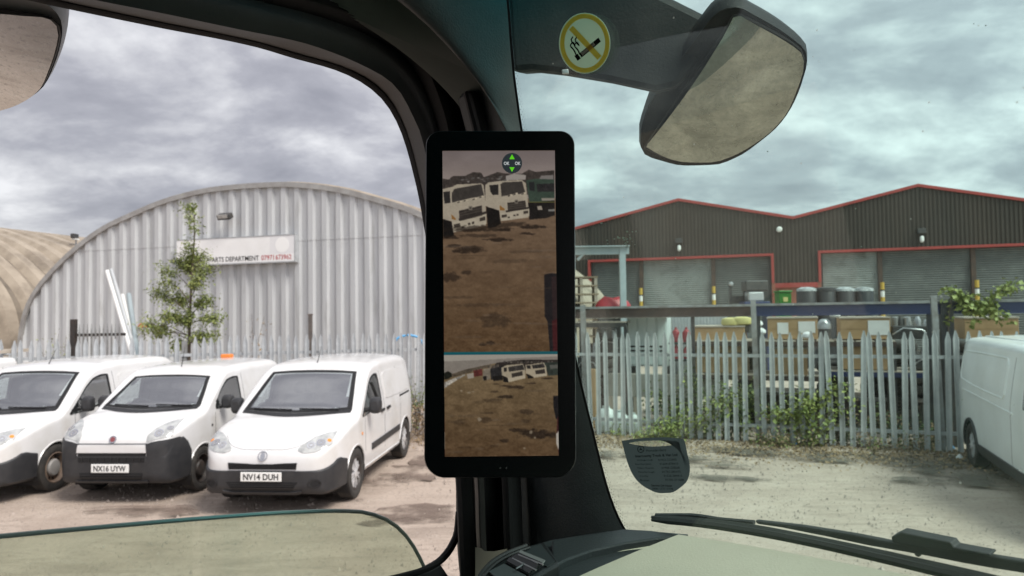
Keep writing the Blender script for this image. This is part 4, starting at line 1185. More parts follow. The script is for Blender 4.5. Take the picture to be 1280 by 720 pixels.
def fiorino():
    v = Van('white_van', 'white van with tall black bumper and plate NX16 UYW, orange beacon behind its roof', FIORINO, 'white vans parked side by side at the fence')
    bz = pchip([-0.02, 0.03, 0.07, 0.12, 0.2, 0.3, 0.42, 0.5], [0.625, 0.63, 0.70, 0.80, 0.83, 0.84, 0.72, 0.56])
    b, bb = bumper(v, 0.46, lambda x: float(bz(x)))
    fp = lambda *a, **k: front_patch(v, bb, v.patch, *a, parent=b, **k)
    # tall black corners flanking a white strip
    for sd in (-1, 1):
        f = lambda P: [(sd * a, q) for a, q in P]
        v.patch('bumper_corner', 'front', f([(.47, .785), (.58, .815), (.70, .83), (.80, .85)]), f([(.50, .60), (.58, .60), (.70, .60), (.795, .60)]), M['bumper_plastic'], off=0.024, nu=14, nv=10)
        headlamp(v, [(.46, .89), (.54, .985), (.64, 1.035), (.745, 1.055)], [(.47, .805), (.56, .835), (.66, .855), (.76, .875)], sd, [(.60, .915, .062, 'lamp_chrome'), (.70, .965, .045, 'lamp_chrome')])
    v.patch('front_strip', 'front', [(-.49, .775), (.49, .775)], [(-.50, .675), (.50, .675)], v.paint, off=0.020, nu=16, nv=6)
    v.patch('bonnet_seam', 'front', [(-.52, .795), (.52, .795)], [(-.52, .781), (.52, .781)], mat_get('seam'), off=0.004, nu=16, nv=2, depth=0.003)
    v.patch('grille', 'front', [(-.47, .668), (.47, .668)], [(-.46, .60), (.46, .60)], M['slot_black'], off=0.016, nu=14, nv=4)
    fp('upper_intake', 'front', [(-.46, .612), (.46, .612)], [(-.46, .55), (.46, .55)], M['slot_black'], off=0.004, nu=14, nv=3)
    for k in range(9):
        y = -.40 + k * .10
        fp('grille_bar', 'front', [(y - .006, .665), (y + .006, .665)], [(y - .006, .55), (y + .006, .55)], M['dark_trim'], off=0.012, nu=2, nv=3)
    fp('lower_intake', 'front', [(-.44, .41), (.44, .41)], [(-.42, .325), (.42, .325)], M['slot_black'], off=0.004, nu=14, nv=4)
    for z in (.35, .38): fp('intake_bar', 'front', [(-.43, z + .006), (.43, z + .006)], [(-.43, z - .006), (.43, z - .006)], M['dark_trim'], off=0.010, nu=12, nv=2)
    fp('chin', 'front', [(-.50, .31), (.50, .31)], [(-.50, .28), (.50, .28)], M['bumper_plastic'], off=0.018, nu=14, nv=3)
    plate(v, bb, 'NX16 UYW', 0.475)
    v.blob('badge', 'front', 0, .845, 0.052, M['chrome_badge'], off=0.006)
    v.blob('badge', 'front', 0, .845, 0.034, mat('badge_red', (.22, .06, .065), .3), off=0.008, th=0.004)
    v.glass('windscreen', *F_WS)
    v.patch('cowl', 'front', [(-.73, 1.172), (-.4, 1.152), (0, 1.145), (.4, 1.152), (.73, 1.172)], [(-.72, 1.14), (-.4, 1.128), (0, 1.12), (.4, 1.128), (.72, 1.14)], M['dark_trim'], off=0.007, nu=22, nv=3, depth=0.01)
    for (y0, y1) in ((-.62, -.10), (.0, .55)):
        P = [v.hit('front', y, 1.175 + 0.03 * abs(y - y0))[0] + Vector((-.02, 0, .012)) for y in np.linspace(y0, y1, 8)]
        mb = MB(); mb.tube(P, 0.010, 6); mb.build('wiper', M['dark_trim'], v.root, world=False)
    for sd in (-1, 1):
        v.glass('side_window', *F_SW, sd=sd, margin=(.05, .07))
        for (x0, z0, z1) in ((1.12, .55, 1.06), (2.10, .40, 1.55)):
            v.patch('door_seam', 'side', [(x0, z1), (x0 + .008, z1)], [(x0 + .02, z0), (x0 + .028, z0)], mat_get('seam'), off=0.0015, sd=sd, nu=2, nv=14, depth=0.002)
        v.patch('door_handle', 'side', [(1.86, 1.01), (2.02, 1.02)], [(1.86, .975), (2.02, .985)], M['dark_trim'], off=0.026, sd=sd, nu=6, nv=3)
        v.blob('side_repeater', 'side', 1.03, .88, 0.02, M['dark_trim'], off=0.006, sd=sd)
        p, n = v.hit('side', 1.28, 1.14, sd); c = p + Vector((0, sd * .12, .05))
        mb = MB(); rows = []
        for dx_, sc in [(-.07, .55), (-.055, .85), (-.02, 1.0), (.05, 1.0), (.06, .92)]:
            rows.append([c + Vector((dx_, sd * 0.085 * sc * math.copysign(abs(math.cos(t)) ** .6, math.cos(t)), 0.10 * sc * math.copysign(abs(math.sin(t)) ** .6, math.sin(t)))) for t in np.linspace(0, 2 * math.pi, 21)])
        mb.grid(rows); mb.add(rows[0][:-1], [tuple(range(20))]); wm = mb.build('door_mirror', M['bumper_plastic'], v.root, smooth=True, world=False)
        mb = MB(); mb.add(rows[-1][:-1], [tuple(range(20))]); mb.build('mirror_glass', M['lamp_chrome'], wm, world=False)
        mb = MB(); mb.tube([p + Vector((0, -sd * .01, -.02)), c + Vector((0, 0, -.05))], 0.03, 8); mb.build('mirror_arm', M['bumper_plastic'], wm, world=False)
    p, n = v.hit('top', 1.72, 0.0)
    mb = MB(); mb.tube([p, p + Vector((0.10, 0.0, 0.30))], [0.007, 0.003], 6); mb.build('aerial', M['dark_trim'], v.root, world=False)
    p, n = v.hit('top', 3.45, 0.10)
    mb = MB(); mb.box((3.45, 0.10, p.z + 0.03), (0.14, 0.19, 0.07)); mb.build('roof_beacon', M['orange_lens'], v.root, world=False, bevel=0.02)
    v.wheels('black')
    return v
vb = fiorino(); vb.place((249, 612), 0, -1, hd + rad(1.0))

TRANSIT = dict(L=5.3, belt=1.15, tum=0.16, zr=0.33, arch=0.39, axles=(0.95, 4.35), wheel_y=0.85, crown=0.04, paint='cool_white_paint',
    zt=[(0, .70), (.03, .82), (.1, .92), (.4, 1.06), (.8, 1.17), (.9, 1.22), (1.55, 1.83), (1.8, 1.92), (2.4, 1.965), (5.0, 1.955), (5.16, 1.91), (5.25, 1.72), (5.3, 1.15)],
    w=[(0, .58), (.05, .74), (.15, .83), (.4, .91), (.9, .945), (4.7, .945), (5.05, .925), (5.22, .87), (5.3, .78)],
    zb=[(0, .38), (.1, .27), (.3, .24), (5.0, .26), (5.3, .42)],
    rx=[(0, .1), (.5, .16), (1.5, .10), (2.0, .13), (5.3, .14)], rz=[(0, .08), (.5, .1), (1.5, .1), (2.0, .14), (5.3, .16)])
def transit():
    v = Van('white_panel_van', 'pale white panel van parked beside the fence under the ivy', TRANSIT)
    bumper(v, 0.50, lambda x: 0.60)
    v.patch('windscreen', 'front', [(-.68, 1.78), (.68, 1.78)], [(-.80, 1.26), (.80, 1.26)], M['car_glass'], off=0.005, nu=16, nv=10, depth=0.01)
    for sd in (-1, 1):
        headlamp(v, [(.52, .86), (.66, .98), (.78, 1.03)], [(.52, .78), (.66, .80), (.78, .85)], sd, [(.65, .88, .05, 'lamp_chrome')])
        v.patch('side_window', 'side', [(1.15, 1.30), (1.4, 1.52), (1.6, 1.64), (1.8, 1.68)], [(1.15, 1.20), (1.4, 1.19), (1.6, 1.19), (1.8, 1.20)], M['car_glass'], off=0.005, sd=sd)
        # pressed panel outline: a raised bead frames the recess
        out = [(2.55, 1.30), (2.55, 1.70), (2.62, 1.77), (4.92, 1.75), (5.00, 1.68), (5.02, 1.40), (4.95, 1.32), (2.62, 1.24), (2.55, 1.30)]
        P = [v.hit('side', a, q, sd)[0] for a, q in curve_pts(out, 60)]
        mb = MB(); mb.tube(P, 0.012, 6); mb.build('pressed_bead', v.paint, v.root, smooth=True, world=False)
        v.patch('load_panel', 'side', [(2.60, 1.71), (4.95, 1.69)], [(2.60, 1.29), (4.95, 1.37)], v.paint, off=0.006, sd=sd, nu=14, nv=8)
        v.patch('waist_crease', 'side', [(2.2, 1.10), (4.8, 1.16)], [(2.2, 1.075), (4.8, 1.135)], v.paint, off=0.010, sd=sd, nu=14, nv=3)
        v.patch('sill_cladding', 'side', [(1.4, .42), (3.92, .42)], [(1.4, .27), (3.92, .27)], M['bumper_plastic'], off=0.018, sd=sd, nu=12, nv=4)
        v.patch('door_seam', 'side', [(2.28, 1.80), (2.29, 1.80)], [(2.28, .40), (2.29, .40)], mat_get('seam'), off=0.0015, sd=sd, nu=2, nv=14, depth=0.002)
    for xa in TRANSIT['axles']:
        for sd in (-1, 1):
            pts = [(xa + .395 * math.cos(a), sd * (.945 - v.tum(.33 + .395 * math.sin(a)) + .004), .33 + .395 * math.sin(a)) for a in np.linspace(-0.15, math.pi + 0.15, 26)]
            mb = MB(); mb.tube(pts, 0.024, 6); mb.build('arch_moulding', M['bumper_plastic'], v.root, smooth=True, world=False)
    for k in range(6):
        y = -.55 + .22 * k
        mb = MB(); mb.box((3.7, y, 1.985), (2.4, 0.05, 0.012)); mb.build('roof_rib', v.paint, v.root, world=False, bevel=0.004)
    v.wheels('silver')
    return v
vt = transit()
# faces the camera's side of the yard: rear end away
hdt = math.atan2(0.93, 0.345)
vt.place((1220, 583), 1, 1, hdt)
# ================================================================== THINGS BEHIND THE LEFT FENCE
# four long poles leaning on the shed
YP = 17.3
for i, (px0, py0, px1, py1, r, m_, nm) in enumerate([(134, 339, 163, 437, 0.055, 'white_plain', 'longest white pole'), (139, 337, 168, 437, 0.045, 'galvanised_pole', 'thin grey pole behind the longest'),
                                             (153, 369, 168, 437, 0.05, 'white_plain', 'short white pole'), (161, 368, 171, 437, 0.06, 'grey_steel', 'short bluish pole')]):
    a = at(px0, py0, YP + 1.2); b = at(px1, py1, YP)
    d = (b - a); b2 = a + d * (a.z / (a.z - b.z))
    mb = MB(); mb.tube([b2 + UP * 0.03, a], r, 10)
    tag(mb.build('leaning_pole', M[m_], smooth=True), nm + ' of the bundle propped against the grey shed', 'pole', 'poles leaning against the grey shed')
# blue hose looped over the fence and black wire loops
c = FA + ldn * on_lf(511, 0.15) - lnn * 0.15
mb = MB(); mb.tube([c + ldn * u + UP * z for u, z in curve_pts([(-.34, 1.55), (-.31, 1.84), (-.20, 1.98), (0, 2.02), (.20, 1.97), (.31, 1.82)], 24)], 0.026, 8)
tag(mb.build('hose', M['blue_hose'], smooth=True), 'blue hose looped over the top of the palisade fence', 'hose')

# ------------------------------------------------------------------ leaves
def leaf_mesh(name, centers, size, mt, aspect=0.45, droop=0.3, seed=0, parent=None, kind=None):
    """each leaf a folded pair of quads at its own angle"""
    r = np.random.default_rng(seed)
    C = np.array(centers, float); n = len(C)
    th = r.uniform(0, 2 * math.pi, n); ph = r.uniform(-0.9, 0.5, n) - droop; ro = r.uniform(-1.0, 1.0, n)
    a = np.stack([np.cos(th) * np.cos(ph), np.sin(th) * np.cos(ph), np.sin(ph)], 1)
    side = np.stack([-np.sin(th), np.cos(th), np.zeros(n)], 1)
    nrm = np.cross(a, side)
    b = side * np.cos(ro)[:, None] + nrm * np.sin(ro)[:, None]; nn = np.cross(a, b)
    L_ = (size * r.uniform(0.6, 1.3, n))[:, None]; W_ = L_ * aspect * 0.5
    p0 = C; pm = C + a * L_ * 0.55; p1 = C + a * L_
    l_ = pm + b * W_ + nn * W_ * 0.35; r_ = pm - b * W_ + nn * W_ * 0.35
    V = np.stack([p0, l_, p1, r_], 1).reshape(-1, 3)
    if parent is not None: V = V - np.array(parent_world(parent))[None]
    me = bpy.data.meshes.new(name)
    F = np.arange(n * 4).reshape(n, 4)
    tri = np.concatenate([F[:, [0, 1, 2]], F[:, [0, 2, 3]]], 0)
    me.vertices.add(len(V)); me.vertices.foreach_set('co', V.ravel())
    me.loops.add(tri.size); me.loops.foreach_set('vertex_index', tri.ravel())
    me.polygons.add(len(tri)); me.polygons.foreach_set('loop_start', np.arange(0, tri.size, 3)); me.polygons.foreach_set('loop_total', np.full(len(tri), 3))
    me.update(); me.validate()
    o = link(name, me, mt, parent)
    if kind: o['kind'] = kind
    return o

def spray(r, a, b, n, spread):
    t = r.uniform(0, 1, n)[:, None]
    return np.array(a)[None] * (1 - t) + np.array(b)[None] * t + r.normal(0, 1, (n, 3)) * spread * (0.6 + 0.8 * t)

def sapling():
    Y = 17.6; base = at(235, 440, Y); base.z = 0
    root = thing('sapling', base, 'slender leafy sapling behind the fence in front of the grey shed', 'tree')
    r = np.random.default_rng(3)
    trunk = [at(236, 470, Y), at(237, 400, Y), at(240, 340, Y), at(243, 300, Y), at(243, 258, Y)]
    trunk = [Vector((trunk[0].x, Y, 0))] + trunk
    mb = MB(); mb.tube(trunk, [0.045, 0.042, 0.035, 0.026, 0.016, 0.006], 8); tk = mb.build('trunk', M['bark'], root, smooth=True)
    C = []; limbs = MB()
    # (px, py) of limb tips with start height on the trunk and leaf count
    T = [(207, 335, 362, 200), (188, 405, 420, 260), (200, 365, 395, 330), (215, 395, 410, 420), (275, 398, 405, 330), (266, 336, 355, 240), (229, 326, 350, 300), (256, 320, 340, 300),
         (242, 322, 345, 340), (240, 305, 330, 150), (252, 350, 372, 340), (262, 375, 395, 360), (228, 372, 392, 420), (243, 270, 292, 90), (240, 258, 270, 150), (247, 285, 300, 70), (200, 415, 425, 250), (255, 420, 430, 300), (180, 412, 420, 120),
         (225, 430, 435, 260), (270, 420, 430, 200), (210, 350, 380, 180), (238, 395, 420, 420), (245, 335, 350, 260)]
    for px, py, sy, n in T:
        dz = r.normal(0, 0.35)
        a = at(238 + (400 - sy) * 0.045, sy, Y); b = at(px, py, Y + dz)
        m_ = (a + b) / 2 + Vector((0, 0, 0.08))
        limbs.tube([a, m_, b], [0.014, 0.009, 0.004], 5)
        C.append(spray(r, m_, b, int(n * 0.85), 0.08)); C.append(spray(r, b, b, int(n * 0.5), 0.11))
    limbs.build('limbs', M['bark'], root)
    C = np.concatenate(C)
    C[:, 0] -= 0.08
    k = r.uniform(0, 1, len(C))
    leaf_mesh('crown', C[k < 0.55], 0.085, M['leaf_green'], 0.42, seed=5, parent=root)
    leaf_mesh('crown', C[(k >= 0.55) & (k < 0.9)], 0.085, M['leaf_bright'], 0.42, seed=6, parent=root)
    leaf_mesh('crown', C[k >= 0.9], 0.075, M['leaf_dark'], 0.42, seed=7, parent=root)
    for (px, py) in ((177, 407),):
        q = at(px, py, Y - .2); B = spray(r, q, q, 16, 0.03)
        mb = MB()
        for b_ in B: mb.lathe(b_, UP, [(0.012, -.02), (0.026, 0), (0.012, .02)], 6)
        mb.build('berry_cluster', M['berry_orange'], root, smooth=True)
sapling()
def weed(name, base, h, n, spread, mt, label, seed, cat='plant', group=None, size=0.07, stems=5, asp=0.4):
    root = thing(name, base, label, cat, group); r = np.random.default_rng(seed); base = Vector(base)
    mb = MB(); C = []
    for k in range(stems):
        tip = base + Vector((r.normal(0, spread), r.normal(0, spread * .7), h * r.uniform(0.55, 1.0)))
        mid = (base + tip) / 2 + Vector((r.normal(0, spread * .3), r.normal(0, spread * .3), h * .1))
        mb.tube([base + Vector((r.normal(0, .06), r.normal(0, .06), 0)), mid, tip], [0.010, 0.007, 0.003], 5)
        C.append(spray(r, mid, tip, int(n / stems * .75), spread * .35)); C.append(spray(r, base + Vector((0, 0, .1 * h)), mid, int(n / stems * .25), spread * .3))
    mb.build('stem', M['bark'], root)
    leaf_mesh('foliage', np.concatenate(C), size, mt, asp, seed=seed, parent=root)
    return root
def lf(px, off): return FA + ldn * on_lf(px, off) - lnn * off
weed('weed', lf(52, 2.5), 2.45, 260, 0.28, M['leaf_bright'], 'wispy green weed behind the fence left of the spiked gate', 11, stems=7)
weed('weed', lf(318, 2.2), 2.6, 150, 0.20, M['leaf_dry'], 'thin dry weed in front of the grey shed wall right of the sapling', 12, stems=5)
weed('weed', Vector((-2.05, 15.0, 0)), 1.25, 420, 0.16, M['leaf_green'], 'tall green weed growing against the fence behind the plate NV14 DUH van', 13, stems=7)
weed('weed', Vector((-1.75, 14.6, 0)), 0.75, 900, 0.32, M['leaf_dry'], 'clump of brown dead weeds at the fence foot beside the white van', 14, stems=12, size=0.06)
weed('weed', Vector((-1.35, 14.3, 0)), 0.5, 700, 0.30, M['leaf_dry'], 'low scatter of brown dead weeds behind the display stand side of the vans', 15, stems=10, size=0.06)

# ================================================================== RACKING YARD BEHIND THE RIGHT FENCE
def rf(px, off):
    """ground point on a line parallel to the right fence, off metres behind it"""
    p0 = FL0 - fn * off; return onplane(px, 470, p0, fn).xy.to_3d()
def zr(px, py, off): return onplane(px, py, FL0 - fn * off, fn).z
FM = Matrix((fd, -fn, UP)).transposed()             # fence-aligned frame: x along, y back, z up
# long beams on posts
def beam(px0, px1, py0, py1, off, mt, name, label, lip=True):
    a, b = rf(px0, off), rf(px1, off); z0 = (zr(px0, py0, off) + zr(px1, py1, off)) / 2
    root = thing(name, a, label, 'beam'); Ln = (b - a).length
    mb = MB(); mb.frame(a, fd, UP, -fn, (0, Ln), (z0 - 0.17, z0), (-0.02, 0.03)); mb.build('web', M[mt], root)
    mb = MB(); mb.frame(a, fd, UP, -fn, (0, Ln), (z0 + .001, z0 + 0.045), (-0.08, 0.10)); mb.build('top_flange', M['weathered_post'], root)
    mb = MB(); mb.frame(a, fd, UP, -fn, (0, Ln), (z0 - 0.195, z0 - 0.171), (-0.05, 0.08)); mb.build('bottom_flange', M[mt], root)
    k = 0
    while k < Ln:
        mb = MB(); mb.frame(a, fd, UP, -fn, (k + .05, k + .12), (0, z0 - 0.196), (0.0, 0.07)); mb.build('leg', M['machine_dark'], root); k += 2.9
    return z0, root
zb1, br1 = beam(690, 942, 386, 384, 0.9, 'beam_brown', 'rack_beam', 'rusty brown rack beam level with the fence post tops')
zb2, br2 = beam(944, 1330, 382, 377, 0.9, 'beam_blue', 'rack_beam', 'dark blue rack beam running towards the panel van')
# black column by the right post
a = rf(1187, 0.8); mb = MB(); mb.frame(a, fd, UP, -fn, (-.1, .1), (0, 2.55), (0, .2)); mb.frame(a, fd, UP, -fn, (-.14, .14), (2.52, 2.56), (-.04, .24))
tag(mb.build('steel_column', M['machine_dark'], bevel=0.01), 'black square steel column beside the panel van', 'column')
# steel gantry
Yg = 24.0
gp = at(779, 380, Yg); gz = at(779, 307, Yg).z; bz0, bz1 = at(760, 318, Yg).z, at(760, 309, Yg).z
gt = thing('steel_gantry', (gp.x, gp.y, 0), 'pale grey steel gantry standing before the warehouse gable', 'gantry')
mb = MB(); mb.box((gp.x, gp.y, gz / 2), (0.20, 0.20, gz)); mb.build('upright', M['grey_steel'], gt)
g2 = at(690, 320, Yg)
mb = MB(); mb.box(((g2.x + gp.x) / 2 + .05, gp.y - 0.001, (bz0 + bz1) / 2), (gp.x - g2.x + .35, 0.12, bz1 - bz0)); mb.build('crossbeam', M['grey_steel'], gt)
mb = MB(); mb.box(((g2.x + gp.x) / 2 + .05, gp.y - 0.06, bz1 + 0.02), (gp.x - g2.x + .35, 0.30, 0.035)); mb.build('flange', M['grey_steel'], gt)
mb = MB(); mb.tube([at(722, 325, Yg), at(733, 313, Yg)], 0.05, 6); mb.build('brace', M['grey_steel'], gt)
mb = MB(); mb.box((g2.x, gp.y, gz / 2), (0.20, 0.20, gz)); mb.build('upright', M['grey_steel'], gt)

def crate(px0, px1, py0, py1, off, depth, label, labels=(), base=None, mt='cardboard', group='cardboard cases on the racking'):
    a, b = rf(px0, off), rf(px1, off); z1, z0 = zr((px0 + px1) / 2, py0, off), zr((px0 + px1) / 2, py1, off)
    Ln = (b - a).length
    root = thing('cardboard_case', a + UP * z0, label, 'box', group)
    mb = MB(); mb.frame(a, fd, UP, -fn, (0, Ln), (z0 + 0.001, z1), (0, depth)); mb.build('carton', M[mt], root, bevel=0.008)
    mb = MB(); mb.frame(a, fd, UP, -fn, (-.012, Ln + .012), (z1 + .001, z1 + 0.03), (-.012, depth + .012)); mb.build('lid', M['pale_timber'], root)
    mb = MB(); mb.frame(a, fd, UP, -fn, (0.01, Ln - .01), ((z0 + z1) / 2 - .004, (z0 + z1) / 2 + .004), (-.003, 0)); mb.build('seam', M['cardboard_end'], root)
    for (u0, u1, v0, v1) in labels:
        mb = MB(); mb.frame(a, fd, UP, -fn, (Ln * u0, Ln * u1), (z0 + (z1 - z0) * v0, z0 + (z1 - z0) * v1), (-.008, -.003)); mb.build('paper_label', M['white_plain'], root)
    return root
def pallet(px0, px1, py, off, depth, label, h=0.14, mt='timber'):
    a, b = rf(px0, off), rf(px1, off); Ln = (b - a).length; z1 = zr((px0 + px1) / 2, py, off)
    root = thing('pallet', a + UP * (z1 - h), label, 'pallet')
    n = max(3, int(depth / .16))
    for k in range(n):
        mb = MB(); mb.frame(a, fd, UP, -fn, (0, Ln), (z1 - .022, z1 - .002), (k * depth / n, k * depth / n + .1)); mb.build('slat', M[mt], root)
    for k in range(3):
        mb = MB(); mb.frame(a, fd, UP, -fn, (k * (Ln - .1) / 2, k * (Ln - .1) / 2 + .1), (z1 - h, z1 - .023), (0, depth)); mb.build('bearer', M[mt], root)
    return root
crate(868, 932, 409, 441, 1.6, 0.9, 'wide cardboard case behind the fence, upper one of the stacked pair')
crate(868, 934, 444, 466, 1.55, 0.9, 'wide cardboard case on the rack shelf, lower one of the stacked pair')
crate(961, 1024, 398, 424, 1.6, 0.9, 'cardboard case with two white paper labels behind the tall post', [(.20, .42, .25, .80), (.62, .95, .30, .85)])
crate(963, 1010, 436, 470, 1.6, 0.9, 'plain cardboard case half hidden by yellow leaves')
crate(1052, 1115, 398, 424, 1.5, 1.1, 'cardboard case with a torn white label next to the helmet-shaped drum', [(.56, .98, .20, .90)])
crate(1053, 1114, 432, 462, 1.5, 1.1, 'tall cardboard case on the blue rack shelf below the torn label')
crate(1208, 1276, 398, 424, 1.6, 0.9, 'cardboard case behind the panel van roof')
# shelf levels: real racks the cases stand on
def shelf(px0, px1, py, off, depth, mt, label):
    a, b = rf(px0, off), rf(px1, off); Ln = (b - a).length; z1 = zr((px0 + px1) / 2, py, off)
    root = thing('rack_shelf', a, label, 'rack')
    for w0 in (0.0, depth - .06):
        mb = MB(); mb.frame(a, fd, UP, -fn, (0, Ln), (z1 - .12, z1 - .026), (w0, w0 + .05)); mb.build('shelf_beam', M[mt], root)
    n = int(Ln / .32)
    for k in range(n):
        mb = MB(); mb.frame(a, fd, UP, -fn, (k * Ln / n + .01, (k + 1) * Ln / n - .02), (z1 - .025, z1 - .003), (0.0, depth)); mb.build('shelf_board', M['pale_timber'], root)
    for u in (0, Ln - .07):
        for w0 in (0.06, depth - .13):
            mb = MB(); mb.frame(a, fd, UP, -fn, (u, u + .07), (0, z1 - .121), (w0, w0 + .06)); mb.build('upright', M['machine_dark'], root)
    return root
shelf(862, 1122, 425.5, 1.42, 1.1, 'beam_brown', 'upper rack shelf with light boards under the labelled cases')
shelf(1036, 1200, 464, 1.42, 1.1, 'beam_blue', 'lower rack shelf with a dark blue edge beside the panel van')
shelf(862, 1030, 468, 1.42, 1.1, 'beam_brown', 'lower rack shelf with a brown edge behind the brambles')
# white louvred cabinet
def cabinet():
    off = 1.9; px0, px1 = 786, 835; a, b = rf(px0, off), rf(px1, off); Ln = (b - a).length; z1, z0 = zr(810, 392, off), zr(810, 458, off)
    root = thing('steel_cabinet', a + UP * z0, 'pale louvred steel cabinet seen through the fence pales', 'cabinet')
    mb = MB(); mb.frame(a, fd, UP, -fn, (0, Ln), (z0, z1), (0, .6)); mb.build('carcass', M['cabinet_white'], root, bevel=0.01)
    for k in range(4):
        mb = MB(); mb.frame(a, fd, UP, -fn, (Ln * k / 4 + .02, Ln * (k + 1) / 4 - .02), (z0 + .04, z1 - .05), (-.025, -.001)); p_ = mb.build('door_panel', M['cabinet_white'], root, bevel=0.006)
        for z in (0.28, 0.36):
            mb = MB(); mb.frame(a, fd, UP, -fn, (Ln * k / 4 + .05, Ln * (k + 1) / 4 - .05), (z0 + (z1 - z0) * z, z0 + (z1 - z0) * z + .04), (-.03, -.0255)); mb.build('louvre', M['slot_black'], p_)
    for u in (0.02, Ln - .1):
        mb = MB(); mb.frame(a, fd, UP, -fn, (u, u + .08), (0, z0 - .001), (0.05, .5)); mb.build('leg', M['machine_dark'], root)
cabinet()
# grey mesh cage
def cage():
    off = 2.6; px0, px1 = 838, 908; a, b = rf(px0, off), rf(px1, off); Ln = (b - a).length; z1, z0 = zr(870, 389, off), zr(870, 470, off)
    root = thing('mesh_cage', a + UP * z0, 'grey barred stillage cage behind the brown rack beam', 'cage')
    n = 17
    for k in range(n + 1):
        u = Ln * k / n; mb = MB(); mb.frame(a, fd, UP, -fn, (u - .016, u + .016), (z0, z1), (0, .03)); mb.build('bar', M['galvanised'], root)
    for z in (z0, z1 - .06, (z0 + z1) / 2):
        mb = MB(); mb.frame(a, fd, UP, -fn, (0, Ln), (z, z + .06), (.031, .07)); mb.build('cross_rail', M['galvanised'], root)
    mb = MB(); mb.frame(a, fd, UP, -fn, (0, Ln), (z0, z1 - .1), (.5, .54)); mb.build('back_sheet', M['galvanised'], root)
    for u in (0, Ln - .06):
        mb = MB(); mb.frame(a, fd, UP, -fn, (u, u + .06), (0, z0 - .001), (.031, .08)); mb.build('leg', M['weathered_post'], root)
cage()
# red gas bottles / cans
for i, (px, py, nm) in enumerate([(846, 420, 'left one of the top pair'), (859, 420, 'right one of the top pair'), (846, 441, 'left one of the lower pair'), (860, 441, 'right one of the lower pair')]):
    off = 1.2; c = rf(px, off); z = zr(px, py, off)
    mb = MB(); mb.lathe(c + UP * (z - .13), UP, [(0.02, 0), (0.075, .01), (0.08, .06), (0.08, .2), (.05, .25), (.025, .27), (.025, .31)], 14)
    tag(mb.build('red_can', M['red_plastic'], smooth=True), 'small red can between the fence pales, ' + nm, 'can', 'red cans on the racking')
    if i in (0, 2):
        e_ = rf(853, off); z_ = zr(853, py, off) - .15
        rt = thing('can_bracket', e_ + UP * z_, ('upper' if i == 0 else 'lower') + ' narrow ledge holding two red cans', 'shelf')
        mb = MB(); mb.frame(e_, fd, UP, -fn, (-.25, .25), (z_ - .02, z_ + .019), (-.1, .12)); mb.build('ledge', M['machine_dark'], rt)
        mb = MB(); mb.frame(e_, fd, UP, -fn, (-.02, .02), (0 if i else z_ - .3, z_ - .021), (.05, .09)); mb.build('stay', M['machine_dark'], rt)
# yellow sacks
for i, (px, py, dx_) in enumerate([(916, 402, 0), (929, 401, .02)]):
    off = 1.9; c = rf(px, off); z = zr(px, py, off); mb = MB()
    rows = [[c + fd * (.2 * math.copysign(abs(math.cos(t)) ** .5, math.cos(t)) * s_) - fn * (.25 * math.copysign(abs(math.sin(t)) ** .5, math.sin(t)) * s_) + UP * (z + h_) for t in np.linspace(0, 2 * math.pi, 17)] for s_, h_ in ((.6, -.10), (1, -.06), (1.03, 0), (.95, .06), (.5, .085), (.01, .09))]
    mb.grid(rows); tag(mb.build('yellow_sack', M['yellow_sack'], smooth=True), 'flat yellow sack under the brown beam, ' + ('left one' if i == 0 else 'right one next to the tall post'), 'sack', 'yellow sacks')
# a plank platform under the sacks
pallet(905, 938, 407, 1.7, 0.8, 'dark pallet under the yellow sacks', mt='machine_dark')
# grey concrete block wall low behind the fence with white sacks in front
a, b = rf(760, 1.6), rf(905, 1.6); Lw = (b - a).length
wr = thing('low_wall', a, 'low pale concrete panel wall behind the brambles', 'wall')
for k in range(4):
    mb = MB(); mb.frame(a, fd, UP, -fn, (Lw * k / 4 + .006, Lw * (k + 1) / 4 - .006), (zr(830, 497, 1.6), zr(830, 468, 1.6)), (0, .12)); mb.build('panel', M['concrete'], wr, bevel=.01)
for k in range(5):
    u = min(max(Lw * k / 4, .06), Lw - .06)
    mb = MB(); mb.frame(a, fd, UP, -fn, (u - .06, u + .06), (0, zr(830, 497, 1.6) - .001), (.0, .12)); mb.build('pier', M['pale_timber'], wr)
for i, (px, h_, wd_) in enumerate([(757, .52, .20), (774, .44, .17), (790, .40, .15)]):
    c = rf(px, .7); mb = MB()
    rows = [[c + fd * (wd_ * s_ * math.cos(t)) - fn * (.18 * s_ * math.sin(t)) + UP * (h_ * q) + fd * (.02 * math.sin(5 * t + i)) for t in np.linspace(0, 2 * math.pi, 19)] for s_, q in ((.8, 0), (1.05, .12), (1.1, .35), (.95, .65), (.6, .85), (.25, .93), (.34, 1.0))]
    mb.grid(rows); tag(mb.build('white_sack', M['cabinet_white'], smooth=True), ['tall white sack slumped behind the fence by the windscreen pillar', 'middle white sack behind the fence', 'small white sack nearest the brambles behind the fence'][i], 'sack', 'white sacks behind the fence')
c = rf(741, 1.0); mb = MB(); mb.frame(c, fd, UP, -fn, (-.05, .05), (0, 1.25), (0, .1)); tag(mb.build('timber_post', M['cardboard'], bevel=.006), 'short tan timber post behind the fence near the windscreen pillar', 'post')
